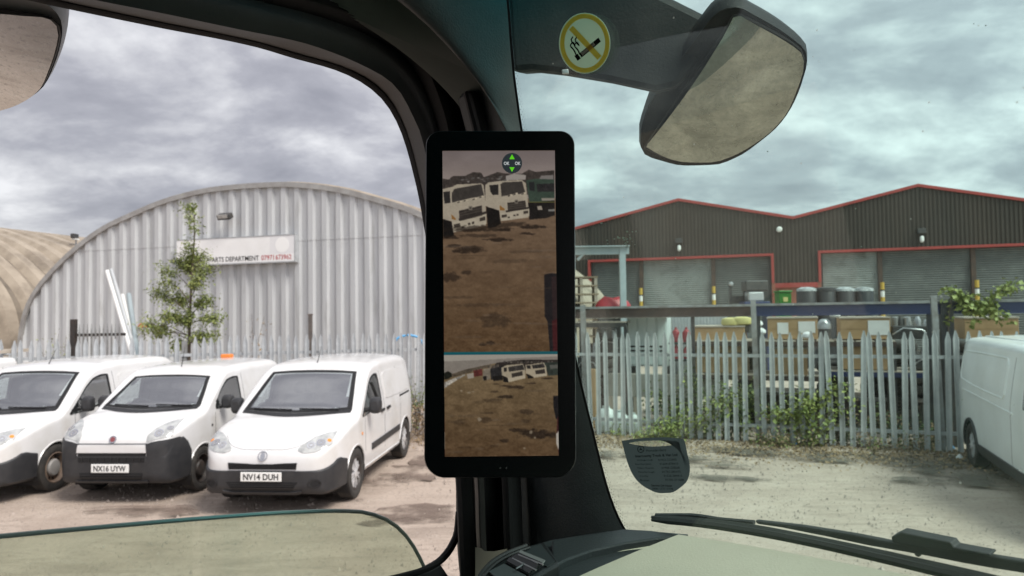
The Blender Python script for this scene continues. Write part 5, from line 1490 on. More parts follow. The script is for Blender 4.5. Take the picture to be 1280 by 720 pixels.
# white long parcels and pallet bits under the brown beam at the left end
for i, (p0, p1) in enumerate([(724, 742), (745, 757), (760, 772), (776, 834)]):
    a, b = rf(p0, 1.4), rf(p1, 1.4); z = zr(770, 395, 1.4); mb = MB(); mb.frame(a, fd, UP, -fn, (0, (b - a).length), (z - .05, z + .05), (0, .5))
    tag(mb.build('white_parcel', M['white_plain'], bevel=.01), 'long white parcel under the brown beam, ' + ['at the windscreen pillar end', 'short one second along', 'short one third along', 'longest one above the pale cabinet'][i], 'parcel', 'white parcels under the brown beam')
shelf(716, 784, 402, 1.35, 0.7, 'machine_dark', 'narrow rack shelf under the white parcels by the windscreen pillar')
# dark engine block heap and boards at the right
def engine(px, py, off, w_, h_, label, seed):
    r = np.random.default_rng(seed); c = rf(px, off); z = zr(px, py, off)
    root = thing('engine_unit', c + UP * z, label, 'machine part', 'old machine parts on the racking')
    mb = MB(); mb.frame(c, fd, UP, -fn, (-w_ / 2, w_ / 2), (z, z + h_ * .6), (0, .5)); mb.build('block', M['machine_dark'], root, bevel=.02)
    for k in range(5):
        u = r.uniform(-w_ / 2, w_ / 2 * .8); mb = MB(); q = c + fd * u + UP * (z + h_ * .6); mb.lathe(q - fn * .2, UP, [(.06, .001), (.06, h_ * r.uniform(.1, .4)), (.03, h_ * .42)], 10); mb.build('canister', M[['machine_silver', 'weathered_post', 'machine_dark'][k % 3]], root, smooth=True)
    mb = MB(); mb.tube([c + fd * (-w_ / 2) + UP * (z + h_ * .2) + fn * .03, c + fd * (-w_ * .2) + UP * (z + h_ * .5) + fn * .05, c + fd * (w_ * .3) + UP * (z + h_ * .42) + fn * .05, c + fd * (w_ / 2) + UP * (z + h_ * .15) + fn * .03], .016, 6); mb.build('pipe', M['machine_silver'], root, smooth=True)
engine(1140, 424, 1.6, 0.62, 0.42, 'dark engine unit with grey pipes right of the torn label case', 1)
engine(1172, 424, 1.7, 0.40, 0.36, 'dark gearbox unit behind the tall leaning post', 2)
engine(1160, 462, 1.6, 0.50, 0.38, 'oily machine unit on the lower rack shelf beside the panel van', 3)
engine(735, 470, 1.6, 0.5, 0.7, 'dark machine heap behind the fence by the windscreen pillar', 4)
engine(760, 440, 1.8, 0.5, 0.5, 'dark machine heap left of the pale cabinet', 5)
# helmet-like grey drum on the upper shelf
c = rf(1032, 1.3); z = zr(1032, 424, 1.3); dr = thing('round_drum', c + UP * z, 'round silver drum with a domed cap between two cardboard cases', 'drum')
mb = MB(); mb.lathe(c + UP * z, UP, [(.10, 0), (.115, .02), (.115, .2)], 18); mb.build('drum_body', M['machine_dark'], dr, smooth=True)
mb = MB(); mb.lathe(c + UP * z, UP, [(.125, .2), (.13, .28), (.10, .35), (.05, .39)], 18); mb.build('drum_cap', M['machine_silver'], dr, smooth=True)
# plastic-wrapped bits
for i, (px, py) in enumerate([(949, 404), (952, 414), (1045, 393), (1010, 419)]):
    off = 1.25; c = rf(px, off); z = zr(px, py, off); mb = MB()
    rows = [[c + fd * (.085 * s_ * math.cos(t) * (1 + .2 * math.sin(3 * t + i))) - fn * (.08 * s_ * math.sin(t)) + UP * (z + q) for t in np.linspace(0, 2 * math.pi, 13)] for s_, q in ((.7, -.06), (1.1, -.03), (1.0, .02), (.5, .06), (.02, .07))]
    mb.grid(rows); tag(mb.build('plastic_bag', M['litter_white'], smooth=True), 'crumpled white plastic bag ' + ['on the racking beside the tall fence post, upper one', 'on the racking beside the tall fence post, lower one', 'on top of the torn label case', 'at the foot of the labelled case'][i], 'bag', 'white plastic bags on the racking')

# ---- beyond the racks, in front of the warehouse
def far(px, py, Y): return at(px, py, Y)
Yb = 30.0
for i, px in enumerate((1008, 1032, 1056, 1079)):
    top_ = far(px, 365, Yb); c = Vector((top_.x, Yb, 0)); r0 = 0.40
    rt = thing('storage_tub', c, 'black round tub wrapped in clear film, ' + ['beside the red brick pier', 'second from the red brick pier', 'third from the red brick pier', 'farthest from the red brick pier'][i], 'tub', 'black tubs before the warehouse')
    mb = MB(); mb.lathe(c, UP, [(r0 * .9, 0), (r0, .3), (r0, top_.z), (r0 * .95, top_.z + .03)], 20); mb.build('tub_body', M['black_plastic'], rt, smooth=True)
    mb = MB(); mb.lathe(c + UP * (top_.z + .031), UP, [(r0 * 1.02, 0), (r0 * .98, .10 + .03 * (i % 2)), (r0 * .6, .17), (.02, .18)], 20, True, False); mb.build('film_cover', M['clear_wrap' if i != 1 else 'black_plastic'], rt, smooth=True)
# dark machine with blue stand
c = far(943, 380, 28.0); c.z = 0
mr_ = thing('wrapped_machine', c, 'black machine on a blue stand in front of the brown cladding', 'machine')
z0 = far(943, 377, 28).z
mb = MB(); mb.box((c.x, c.y, z0 - .12), (1.0, .7, .24)); mb.build('stand_top', M['beam_blue'], mr_, bevel=.02)
for s_ in (-.42, .42):
    mb = MB(); mb.box((c.x + s_, c.y, (z0 - .24) / 2), (.08, .5, z0 - .241)); mb.build('stand_leg', M['beam_blue'], mr_)
mb = MB(); mb.box((c.x, c.y, z0 + .2), (.62, .5, .39)); mb.build('motor', M['machine_silver'], mr_, bevel=.06)
mb = MB(); mb.box((c.x + .02, c.y, z0 + .62), (.88, .6, .42)); mb.build('hood', M['machine_dark'], mr_, bevel=.05)
cc = far(922, 378, 28.5); z1 = far(922, 356, 28.5).z
fk = thing('lifting_frame', Vector((cc.x, cc.y, 0)), 'low dark frame with two round lamps beside the wrapped machine', 'frame')
for s_ in (-.28, .28):
    mb = MB(); mb.box((cc.x + s_, cc.y, z1 / 2), (.1, .12, z1)); mb.build('upright', M['machine_dark'], fk)
    mb = MB(); mb.lathe((cc.x + s_, cc.y - .07, z1 + .03), (0, -1, 0), [(.08, 0), (.08, .1), (.05, .13)], 12); mb.build('lamp', M['machine_silver'], fk)
mb = MB(); mb.box((cc.x, cc.y, z1 * .83), (.45, .08, .3)); mb.build('crossbar', M['machine_dark'], fk)
c = far(979, 383, 32.0); zt_g = far(979, 366, 32).z
bn = thing('wheeled_bin', Vector((c.x, c.y, 0)), 'green wheeled bin standing against the red brick pier', 'bin')
mb = MB(); P = [Vector((c.x + sx * .27 * k, c.y + sy * .3 * k, z)) for z, k in ((.12, .85), (zt_g, 1.0)) for sx, sy in ((-1, -1), (1, -1), (1, 1), (-1, 1))]
mb.add(P, [(0,3,2,1),(4,5,6,7),(0,1,5,4),(1,2,6,5),(2,3,7,6),(3,0,4,7)]); mb.build('bin_body', M['green_plastic'], bn, bevel=.02)
mb = MB(); mb.box((c.x, c.y, zt_g + .05), (.62, .68, .09)); mb.build('lid', M['green_plastic'], bn, bevel=.03)
for s_ in (-.2, .2):
    mb = MB(); mb.lathe((c.x + s_ - .03, c.y + .26, .12), (1, 0, 0), [(.12, 0), (.12, .06)], 14); mb.build('wheel', M['tyre_rubber'], bn, smooth=True)
mb = MB(); mb.box((c.x, c.y - .305, zt_g - .3), (.2, .012, .2)); mb.build('sticker', M['yellow_sack'], bn)
# timber stillage and a red tarpaulin at the left end
Yt = 25.0
tl = far(731, 378, Yt); rt = thing('timber_stack', Vector((tl.x, tl.y, 0)), 'stack of weathered timber pallets by the windscreen pillar before the warehouse', 'pallets')
zt2 = far(731, 342, Yt).z; n = 13
for k in range(n):
    z = zt2 * (k + .5) / n; mb = MB(); mb.box((tl.x - .15 + .02 * math.sin(k * 2.1), tl.y, z), (1.15, .9, .05)); mb.build('deck', M['timber'], rt)
    if k < n - 1:
        for s_ in (-.5, 0, .5):
            mb = MB(); mb.box((tl.x - .15 + s_, tl.y, z + zt2 / n / 2), (.1, .86, zt2 / n - .052)); mb.build('block', M['pale_timber'], rt)
c = far(766, 378, 24.6); zc = far(766, 376.5, 24.6).z
tp = thing('covered_heap', Vector((c.x, c.y, 0)), 'heap under a red tarpaulin beside the timber stack', 'tarpaulin')
mb = MB(); rows = [[Vector((c.x + .62 * s_ * math.cos(t), c.y + .4 * s_ * math.sin(t), zc * q + .06 * math.sin(2 * t + 1) * (q > .8))) for t in np.linspace(0, 2 * math.pi, 25)] for s_, q in ((1.04, .8), (1.0, .93), (.85, .98), (.5, 1.04), (.02, 1.02))]
mb.grid(rows); mb.build('tarpaulin', M['red_plastic'], tp, smooth=True)
mb = MB(); mb.box((c.x, c.y, zc * .42), (1.1, .7, zc * .84)); mb.build('heap', M['machine_dark'], tp, bevel=.03)

# ================================================================== PLANTS AND LITTER ON THE RIGHT
def bramble(px0, px1, py_top, off, n, mts, label, seed, depth=.35, size=.10):
    r = np.random.default_rng(seed); a, b = rf(px0, off), rf(px1, off); Ln = (b - a).length; zt_ = zr((px0 + px1) / 2, py_top, off)
    base = (a + b) / 2; root = thing('bramble', base, label, 'bush', 'brambles along the right fence')
    mb = MB(); C = []
    for k in range(max(6, int(n / 90))):
        s_ = r.uniform(0, Ln); p0 = a + fd * s_ - fn * r.uniform(-.1, depth)
        hgt = zt_ * r.uniform(.45, 1.0) * (0.65 + .35 * math.sin(math.pi * s_ / Ln))
        tip = p0 + fd * r.normal(0, .35) + fn * r.normal(0.08, .18) + UP * hgt
        mid = (p0 + tip) / 2 + UP * hgt * .22
        tip.z -= hgt * .12
        mb.tube([p0, mid, tip], [.009, .007, .004], 5)
        m_ = int(125 * r.uniform(.5, 1.4)); C.append(spray(r, mid, tip, m_, .10)); C.append(spray(r, p0 + UP * .05, mid, m_ // 2, .11))
    mb.build('cane', M['bark'], root)
    C = np.concatenate(C); C[:, 2] = np.abs(C[:, 2]); k = r.integers(0, len(mts), len(C))
    for i, m_ in enumerate(mts): leaf_mesh('foliage', C[k == i], size * .78, M[m_], .62, seed=seed + i, parent=root)
bramble(838, 925, 456, .25, 1700, ['leaf_dark', 'leaf_green', 'leaf_dark', 'leaf_bright'], 'dense green bramble grown through the fence left of the tall post', 21)
bramble(826, 870, 500, -.02, 700, ['leaf_green', 'leaf_bright'], 'low bright green bramble shoots in front of the white sacks', 22, depth=.15, size=.08)
bramble(985, 1035, 455, -.06, 420, ['leaf_bright', 'leaf_bright', 'leaf_green'], 'yellow-green bramble leaning out over the fence below the labelled case', 23, depth=.2, size=.11)
bramble(950, 1065, 505, .3, 450, ['leaf_dark', 'leaf_green', 'leaf_dry'], 'dark bramble mass behind the fence under the racking', 24)
bramble(1070, 1175, 510, .3, 800, ['leaf_dark', 'leaf_dry', 'leaf_dark'], 'brownish bramble mass behind the fence near the panel van', 25)
bramble(768, 830, 535, -.05, 600, ['leaf_green', 'leaf_bright'], 'low weeds at the fence foot above the dark permit holder', 26, depth=.12, size=.06)
bramble(955, 1010, 535, -.1, 260, ['leaf_dry', 'leaf_green'], 'dry weeds at the foot of the tall fence post', 27, depth=.12, size=.06)
bramble(1085, 1160, 540, -.08, 500, ['leaf_dry', 'leaf_dry', 'leaf_green'], 'dry grassy weeds at the fence foot near the panel van', 28, depth=.12, size=.06)
def ivy():
    r = np.random.default_rng(31); off = .85; base = rf(1189, off - .1)
    root = thing('ivy', base, 'spray of yellow-green ivy climbing over the blue beam above the panel van', 'climber')
    pts = [(1186, 470), (1188, 400), (1193, 372), (1205, 372), (1222, 382), (1238, 380), (1250, 372), (1262, 362), (1276, 357)]
    P = [rf(px, off - .1) + UP * zr(px, py, off - .1) for px, py in pts]; P = [base.copy()] + P
    mb = MB(); mb.tube(P, .012, 6); C = []
    for (px, py, px2, py2, n) in [(1193, 362, 1210, 378, 130), (1205, 372, 1235, 388, 330), (1225, 385, 1245, 378, 200), (1240, 384, 1258, 402, 90), (1215, 390, 1222, 400, 50), (1246, 368, 1278, 352, 150), (1186, 362, 1196, 360, 40), (1188, 400, 1192, 376, 40)]:
        a = rf(px, off - .15) + UP * zr(px, py, off - .15); b = rf(px2, off - .15) + UP * zr(px2, py2, off - .15)
        mb.tube([a, b], .005, 4); C.append(spray(r, a, b, int(n * .55), .06))
    mb.build('stem', M['bark'], root); C = np.concatenate(C)
    k = r.uniform(0, 1, len(C)); leaf_mesh('foliage', C[k < .7], .10, M['leaf_bright'], .75, seed=32, parent=root); leaf_mesh('foliage', C[k >= .7], .10, M['leaf_green'], .75, seed=33, parent=root)
ivy()
# litter along the fence foot
def scrap(px, py, m_, lab, seed, s=.09):
    c = gnd(px, py, .03); r = np.random.default_rng(seed); mb = MB(); n = 9
    P = [c + Vector((s * r.uniform(.6, 1.3) * math.cos(t), s * .7 * r.uniform(.6, 1.3) * math.sin(t), r.uniform(-.02, .03))) for t in np.linspace(0, 2 * math.pi, n, endpoint=False)]
    top = c + Vector((0, 0, .05 + .03 * r.random()))
    mb.add(P + [top, c - Vector((0, 0, .03))], [(i, (i + 1) % n, n) for i in range(n)] + [((i + 1) % n, i, n + 1) for i in range(n)])
    tag(mb.build('litter', M[m_]), lab, 'litter', 'scraps of litter along the right fence')
scrap(1034, 558, 'litter_white', 'white scrap of litter below the yellow-green bramble', 1); scrap(1067, 558, 'litter_white', 'crumpled pale litter scrap between two fence pales, right of the white one', 2, .08)
scrap(996, 558, 'litter_blue', 'small blue scrap of litter at the fence foot', 3, .05); scrap(975, 553, 'litter_teal', 'flattened teal bottle scrap at the foot of the tall post', 4, .09)
scrap(1200, 573, 'litter_white', 'small white scrap beside the panel van rear wheel', 5, .06); scrap(1190, 560, 'litter_blue', 'small blue scrap by the last pale before the panel van', 6, .05)

# gravel, dead leaves: nobody could count them
def stones():
    r = np.random.default_rng(41); n = 11000
    Y = r.uniform(5.5, 15, n); X = r.uniform(-.75, .75, n) * Y
    s = 0.0065 * np.exp(r.normal(0, .6, n)) * (Y / 8); s = np.clip(s, .003, .035)
    base = np.array([(1, 0, 0), (-.5, .87, 0), (-.5, -.87, 0), (0, 0, .8)], float)
    an = r.uniform(0, 6.3, n); V = np.zeros((n, 4, 3))
    for k in range(4):
        x, y, z = base[k]; V[:, k, 0] = X + s * (x * np.cos(an) - y * np.sin(an)) * r.uniform(.7, 1.3, n); V[:, k, 1] = Y + s * (x * np.sin(an) + y * np.cos(an)) * r.uniform(.7, 1.3, n); V[:, k, 2] = z * s + (0.0 if k == 3 else -.012)
    F = (np.arange(n)[:, None, None] * 4 + np.array([(0, 1, 3), (1, 2, 3), (2, 0, 3)])[None]).reshape(-1, 3)
    me = bpy.data.meshes.new('gravel'); me.from_pydata(V.reshape(-1, 3).tolist(), [], F.tolist())
    o = link('gravel', me, mat('gravel_stone', (.42, .36, .315), .9, c2=(.30, .255, .22), scale=6)); tag(o, 'loose gravel stones scattered over the yard', 'gravel', kind='stuff')
stones()
r = np.random.default_rng(43); n = 7500
s_ = r.uniform(2.6, 9.8, n); d_ = np.abs(r.normal(0, .75, n)) - .15
C = np.array(FC)[None] + np.array(fd)[None] * s_[:, None] + np.array(fn)[None] * d_[:, None]; C[:, 2] = .035 + .03 * np.exp(-(d_ / .4) ** 2)
o = leaf_mesh('dead_leaves', C, .05, M['leaf_dry'], .6, droop=-.1, seed=44); tag(o, 'dead brown leaves drifted along the right fence foot', 'leaves', kind='stuff')
n = 1500; C = np.stack([r.normal(-1.5, .5, n), r.normal(14.4, .6, n), np.full(n, .02)], 1)
o = leaf_mesh('dead_leaves', C, .05, M['leaf_dry'], .6, droop=-.1, seed=45); tag(o, 'dead brown leaves on the ground beside the white vans', 'leaves', kind='stuff')

# stacked tyres deeper in the yard
_t = MB(); _t.lathe((0, 0, 0), UP, [(.19, .02), (.24, 0), (.30, .02), (.325, .06), (.325, .16), (.30, .20), (.24, .22), (.19, .20)], 22, False, False)
_t.lathe((0, 0, 0), UP, [(.19, .20), (.20, .11), (.19, .02)], 22, False, False)
tyre_me = _t.mesh('tyre'); tyre_me.materials.append(M['tyre_rubber']); tyre_me.polygons.foreach_set('use_smooth', [True] * len(tyre_me.polygons))
for i, (px, off, n_, nm) in enumerate([(728, 2.6, 6, 'next to the windscreen pillar'), (752, 3.2, 7, 'left of the pale cabinet'), (846, 3.6, 5, 'behind the mesh cage'), (938, 2.9, 8, 'behind the tall fence post'), (1040, 3.0, 6, 'behind the domed silver drum'), (1098, 3.3, 7, 'behind the torn label case'), (1128, 2.9, 8, 'behind the dark engine unit'), (1152, 3.1, 7, 'left of the leaning post'), (1200, 3.0, 8, 'behind the black column')]):
    b_ = rf(px, off); rt = thing('tyre_stack', b_, 'stack of %s black tyres ' % ['five', 'six', 'seven', 'eight'][n_ - 5] + nm, 'tyres', 'tyre stacks in the racking yard')
    for k in range(n_):
        o = bpy.data.objects.new('tyre', tyre_me); COL.objects.link(o); o.parent = rt; o.location = (random.uniform(-.03, .03), random.uniform(-.03, .03), .222 * k); o.rotation_euler = (0, 0, random.uniform(0, 6))
# a dark steel skip low behind the fence
def skip(px0, px1, py, off, label):
    a, b = rf(px0, off), rf(px1, off); Ln = (b - a).length; z1 = zr((px0 + px1) / 2, py, off)
    root = thing('steel_skip', a, label, 'skip')
    mb = MB(); P = [a + fd * u + UP * z - fn * w_ for z, k in ((.05, .12), (z1, 0)) for u, w_ in ((k, k), (Ln - k, k), (Ln - k, 1.3 - k), (k, 1.3 - k))]
    mb.add(P, [(0,3,2,1),(0,1,5,4),(1,2,6,5),(2,3,7,6),(3,0,4,7)]); mb.build('hull', M['rusty_post'], root, fix=False)
    for k in range(6):
        u = .15 + k * (Ln - .3) / 5; mb = MB(); mb.frame(a, fd, UP, -fn, (u - .03, u + .03), (.1, z1 - .05), (-.03, .06)); mb.build('rib', M['machine_dark'], root)
    mb = MB(); mb.frame(a, fd, UP, -fn, (-.04, Ln + .04), (z1 - .03, z1 + .04), (-.05, .03)); mb.build('rim', M['weathered_post'], root)
skip(905, 1030, 492, 2.7, 'long dark steel skip behind the brambles under the labelled case')
skip(1045, 1190, 500, 2.7, 'dark steel skip behind the fence nearest the panel van')
# ================================================================== TRUCK CAB (we sit in it)
PHI = rad(55)
CF = Vector((math.sin(PHI), math.cos(PHI), 0))       # cab forward
CL = Vector((-math.cos(PHI), math.sin(PHI), 0))      # cab left (the near-side door)
def cab(a, b, z): return CF * a + CL * b + UP * z
RAKE = 0.17
WN = (CF + UP * RAKE).normalized()
W0 = cab(0.615, 0, H - 0.25)
def onb(px, py, b): return onplane(px, py, CL * b, CL)
def onw(px, py, off=0.0): return onplane(px, py, W0 + WN * off, WN)
truck = thing('truck_cab', (0, 0, 0), 'dark interior of a truck cab with door frame, pillar and dashboard', 'truck')

# ---- door frame, seals and windscreen pillar: profile curves lofted in depth
CV = [
 (0.925, [(-330, -70), (-150, -36), (20, -3), (60, 6), (190, 33), (320, 59), (367, 73), (420, 88), (455, 105), (480, 127), (497, 155), (508, 185), (516, 215), (523, 245), (531, 290), (541, 350), (551, 410), (560, 470), (567, 540), (570, 600), (570, 650), (572, 690), (577, 740), (584, 790)]),
 (0.918, [(-330, -78), (-150, -44), (20, -11), (60, -2), (190, 26), (321, 53), (369, 67), (423, 82), (459, 99), (485, 122), (502, 152), (513, 183), (521, 214), (528, 245), (536, 290), (546, 350), (555, 410), (564, 470), (571, 540), (574, 600), (575, 650), (577, 690), (582, 740), (589, 790)]),
 (0.875, [(-300, -110), (-140, -70), (20, -24), (100, -4), (200, 16), (300, 37), (377, 53), (427, 70), (460, 85), (487, 101), (504, 121), (514, 141), (524, 162), (533, 196), (541, 235), (550, 290), (560, 350), (569, 410), (577, 470), (584, 540), (588, 600), (590, 650), (592, 690), (596, 740), (602, 790)]),
 (0.862, [(-290, -150), (-130, -104), (60, -60), (200, -28), (310, -2), (410, 24), (452, 40), (487, 57), (506, 73), (520, 91), (534, 121), (547, 160), (553, 190), (560, 235), (568, 290), (576, 350), (583, 410), (589, 470), (594, 540), (597, 600), (599, 650), (600, 690), (603, 740), (609, 790)]),
 (0.838, [(-280, -175), (-120, -128), (80, -80), (230, -42), (350, -12), (430, 12), (470, 28), (500, 45), (520, 62), (534, 84), (547, 117), (559, 157), (564, 190), (570, 235), (577, 290), (585, 350), (591, 410), (597, 470), (602, 540), (605, 600), (607, 650), (608, 690), (611, 740), (617, 790)]),
 (0.850, [(-270, -205), (-110, -160), (120, -108), (280, -64), (390, -32), (455, -10), (492, 8), (520, 26), (540, 45), (554, 75), (565, 115), (575, 157), (580, 190), (586, 235), (593, 290), (600, 350), (606, 410), (611, 470), (616, 540), (619, 600), (621, 650), (622, 690), (625, 740), (631, 790)]),
 (0.815, [(-260, -240), (-90, -200), (160, -150), (320, -100), (430, -64), (500, -38), (530, -16), (552, 6), (566, 32), (576, 70), (585, 112), (593, 157), (598, 190), (604, 235), (611, 290), (619, 350), (626, 410), (632, 470), (638, 540), (642, 600), (644, 650), (646, 690), (650, 740), (656, 790)]),
]
NP = 90
curves = []
for b, pts in CV: curves.append([onb(x, y, b) for x, y in curve_pts(pts, NP)])
# windscreen edge of the pillar
WE = [(560, -300), (596, -190), (616, -100), (627, -40), (633, 0), (637, 50), (641, 95), (645, 125), (650, 160), (662, 215), (676, 275), (691, 335), (705, 395), (718, 450), (727, 490), (737, 530), (748, 575), (758, 612), (768, 640), (779, 662), (800, 690), (830, 720)]
we = [onw(x, y, -0.006) for x, y in curve_pts(WE, NP)]
def loft(name, cs, mt, thick=0.0, smooth=True):
    mb = MB(); mb.grid(cs)
    o = mb.build(name, mt, truck, smooth=smooth, fix=False, angle=70)
    return o
def resub(c0, c1, n, bulge=0.0, direction=None):
    out = []
    for i in range(n + 1):
        t = i / n; row = []
        for p, q in zip(c0, c1):
            r_ = p.lerp(q, t)
            if bulge and direction is not None: r_ = r_ + direction * (bulge * math.sin(math.pi * t))
            row.append(r_)
        out.append(row)
    return out
loft('window_rubber', resub(curves[0], curves[1], 3, 0.006, -CL), M['cab_seal'])
loft('door_frame', resub(curves[1], curves[2], 3, 0.004, -CL), M['cab_frame'])
loft('door_frame_face', resub(curves[2], curves[3], 4, 0.006, -CL), M['cab_plastic'])
loft('door_seal', resub(curves[3], curves[4], 5, 0.010, -CL), M['cab_seal'])
loft('seal_lip', resub(curves[4], curves[5], 4, 0.004, -CL), M['cab_seal'])
loft('pillar_trim', resub(curves[5], curves[6], 4, 0.004, -CL), M['cab_plastic'])
inner = resub(curves[6], we, 8, 0.03, -(CL * .6 + CF * .4))
loft('pillar_cover', inner, M['pillar_plastic'])
# outside skin behind the trim so that the pillar is solid
outer = [[p + CL * 0.03 for p in curves[3]], [p + CL * 0.04 + CF * .01 for p in curves[5]], [p + CL * 0.03 for p in we]]
loft('pillar_skin', [curves[0]] + outer + [we], M['cab_paint'])
P = [onb(x, y, .868) for x, y in curve_pts([(560, 440), (569, 500), (577, 560), (581, 610), (583, 660), (585, 700), (590, 760)], 20)]
mb = MB(); mb.tube(P, .0125, 10); mb.build('post_rubber', M['cab_seal'], truck, smooth=True)
# vertical strips of the pillar cover below the display (folds)
for (x0, x1, m_, b_) in ((594, 606, 'cab_frame', 0.800), (628, 652, 'cab_seal', 0.790)):
    rows = [[onb(x0 + (x1 - x0) * t + dx_, y, b_ - 0.012 * math.sin(math.pi * t)) for t in np.linspace(0, 1, 7)] for y, dx_ in ((585, -2), (620, 0), (660, 1), (700, 3), (740, 6))]
    mb = MB(); mb.grid(rows); mb.build('pillar_moulding', M[m_], truck, smooth=True, fix=False)
# beige clip at the pillar foot
rows = [[onb(x, y + dy_, 0.775) for x, dy_ in zip((594, 601, 606, 618, 634), (0, 1, 5, 5, 2))] for y in (684, 700, 725, 750)]
mb = MB(); mb.grid(rows); mb.build('pillar_foot', mat('foot_beige', (.20, .17, .14), .5), truck, smooth=True, fix=False)
# roof lining, rear wall, floor, far door: the rest of the closed cab
mb = MB(); mb.frame(Vector((0, 0, 0)), CF, CL, UP, (-1.35, 0.455), (-1.45, 0.93), (H + 0.74, H + 0.80)); mb.build('roof_lining', M['cab_lining'], truck)
mb = MB(); mb.frame(Vector((0, 0, 0)), CF, CL, UP, (-1.41, -1.35), (-1.45, 0.93), (H - 1.35, H + 0.80)); mb.build('rear_wall', M['cab_lining'], truck)
mb = MB(); mb.frame(Vector((0, 0, 0)), CF, CL, UP, (-1.35, 0.75), (-1.45, 0.93), (H - 1.41, H - 1.35)); mb.build('floor', M['cab_lining'], truck)
mb = MB(); mb.frame(Vector((0, 0, 0)), CF, CL, UP, (-1.35, 0.62), (-1.47, -1.40), (H - 1.35, H - 0.30)); mb.frame(Vector((0, 0, 0)), CF, CL, UP, (-1.35, -0.45), (-1.47, -1.40), (H - 0.30, H + 0.74)); mb.build('far_door', M['cab_lining'], truck)
# door: lower panel, belt, rear frame
dr_ = MB(); dr_.frame(Vector((0, 0, 0)), CF, CL, UP, (-1.35, 0.70), (0.875, 0.965), (H - 1.35, H - 0.405)); door = dr_.build('door_panel', M['cab_plastic'], truck, bevel=.01)
mb = MB(); mb.frame(Vector((0, 0, 0)), CF, CL, UP, (-1.35, -0.55), (0.875, 0.965), (H - 0.404, H + 0.74)); mb.build('door_rear_frame', M['cab_plastic'], truck)
# bottom corner of the window: curved rubber running into the pillar, small plastic sail
P = [onb(x, y, .905) for x, y in curve_pts([(574, 640), (572, 664), (565, 682), (551, 700), (530, 713), (500, 722), (440, 735)], 24)]
mb = MB(); mb.tube(P, 0.0055, 8); mb.build('window_channel', M['cab_seal'], truck, smooth=True)
mb = MB(); mb.prism([onb(x, y, .900) for x, y in ((505, 724), (536, 714), (551, 706), (562, 722), (568, 760), (480, 760))], CL * 0.02); mb.build('door_sail', mat('sail_grey', (.06, .062, .068), .5), truck, bevel=.002)
# lowered window pane
pane = [onb(x, y, .915) for x, y in curve_pts([(-340, 700), (-150, 686), (0, 671), (130, 659), (260, 648), (360, 641), (420, 639), (450, 640), (475, 646), (496, 658), (512, 675), (524, 695), (533, 715), (540, 760)], 60)]
pane_b = [Vector((p.x, p.y, H - 0.44)) for p in (pane[-1], pane[0])]
mb = MB(); mb.prism(pane + pane_b, CL * 0.0035); gl_ = mb.build('door_window', M['door_glass'], truck)
mb = MB(); mb.tube([p + CL * 0.00175 for p in pane], 0.0027, 8); mb.build('pane_edge', M['pane_edge'], gl_, smooth=True)

# ---- windscreen
top_l = [onw(x, y, 0.0) for x, y in curve_pts(WE, 60)]
e0 = top_l[-1]
sb_ = lambda b, z: W0 + CL * (b) + (UP - CF * RAKE) * (z - (H - 0.25))
poly = top_l + [sb_(0.45, H - 0.33), sb_(-1.40, H - 0.33), sb_(-1.40, H + 0.72), sb_(.70, H + .72)]
mb = MB(); mb.prism([p + WN * .001 for p in poly], WN * 0.004); ws = mb.build('windscreen', M['windscreen_glass'], truck)
# black ceramic border and its dots along the pillar
mb = MB(); cs = curve_pts(WE, 80)
T = np.gradient(cs, axis=0); T /= np.linalg.norm(T, axis=1)[:, None]; Nn = np.stack([-T[:, 1], T[:, 0]], 1); Nn *= np.sign(Nn[:, :1])
mb.grid([[onw(*(c - n_ * 6), -0.002) for c, n_ in zip(cs, Nn)], [onw(*(c + n_ * 3.0), -0.002) for c, n_ in zip(cs, Nn)]])
frit = mb.build('ceramic_border', M['frit_black'], truck, fix=False)
mb = MB(); cs2 = curve_pts(WE, 330); T2 = np.gradient(cs2, axis=0); T2 /= np.linalg.norm(T2, axis=1)[:, None]; N2 = np.stack([-T2[:, 1], T2[:, 0]], 1); N2 *= np.sign(N2[:, :1])
U_, V_ = CL, (UP - CF * RAKE).normalized()
for row, (o_, r_) in enumerate(((4.2, .00075), (6.0, .0006), (7.6, .00042))):
    for k in range(row % 2, len(cs2), 2):
        c = onw(*(cs2[k] + N2[k] * o_), -0.0012)
        mb.add([c + U_ * r_ * math.cos(t) + V_ * r_ * math.sin(t) for t in np.linspace(0, 2 * math.pi, 6, endpoint=False)], [tuple(range(6))])
dots = mb.build('border_dots', M['frit_black'], frit, fix=False, world=True); dots['kind'] = 'stuff'
# faint glass stamp: small print marks too fine to read
# header above the windscreen, A-pillar on the far side
mb = MB(); mb.frame(Vector((0, 0, 0)), CF, CL, UP, (0.34, 0.455), (-1.45, 0.62), (H + 0.66, H + 0.76)); mb.build('windscreen_header', M['cab_lining'], truck, bevel=.02)
mb = MB(); mb.prism([cab(.58, -1.36, H - .36), cab(.70, -1.36, H - .36), cab(.55, -1.36, H + .74), cab(.40, -1.36, H + .74)], -CL * .1); mb.build('far_pillar', M['cab_plastic'], truck)
# front panel of the truck outside, below the glass
mb = MB(); mb.frame(Vector((0, 0, 0)), CF, CL, UP, (0.655, 0.76), (-1.45, 0.85), (0.75, H - 0.335)); mb.build('front_panel', M['cab_paint'], truck, bevel=.03)
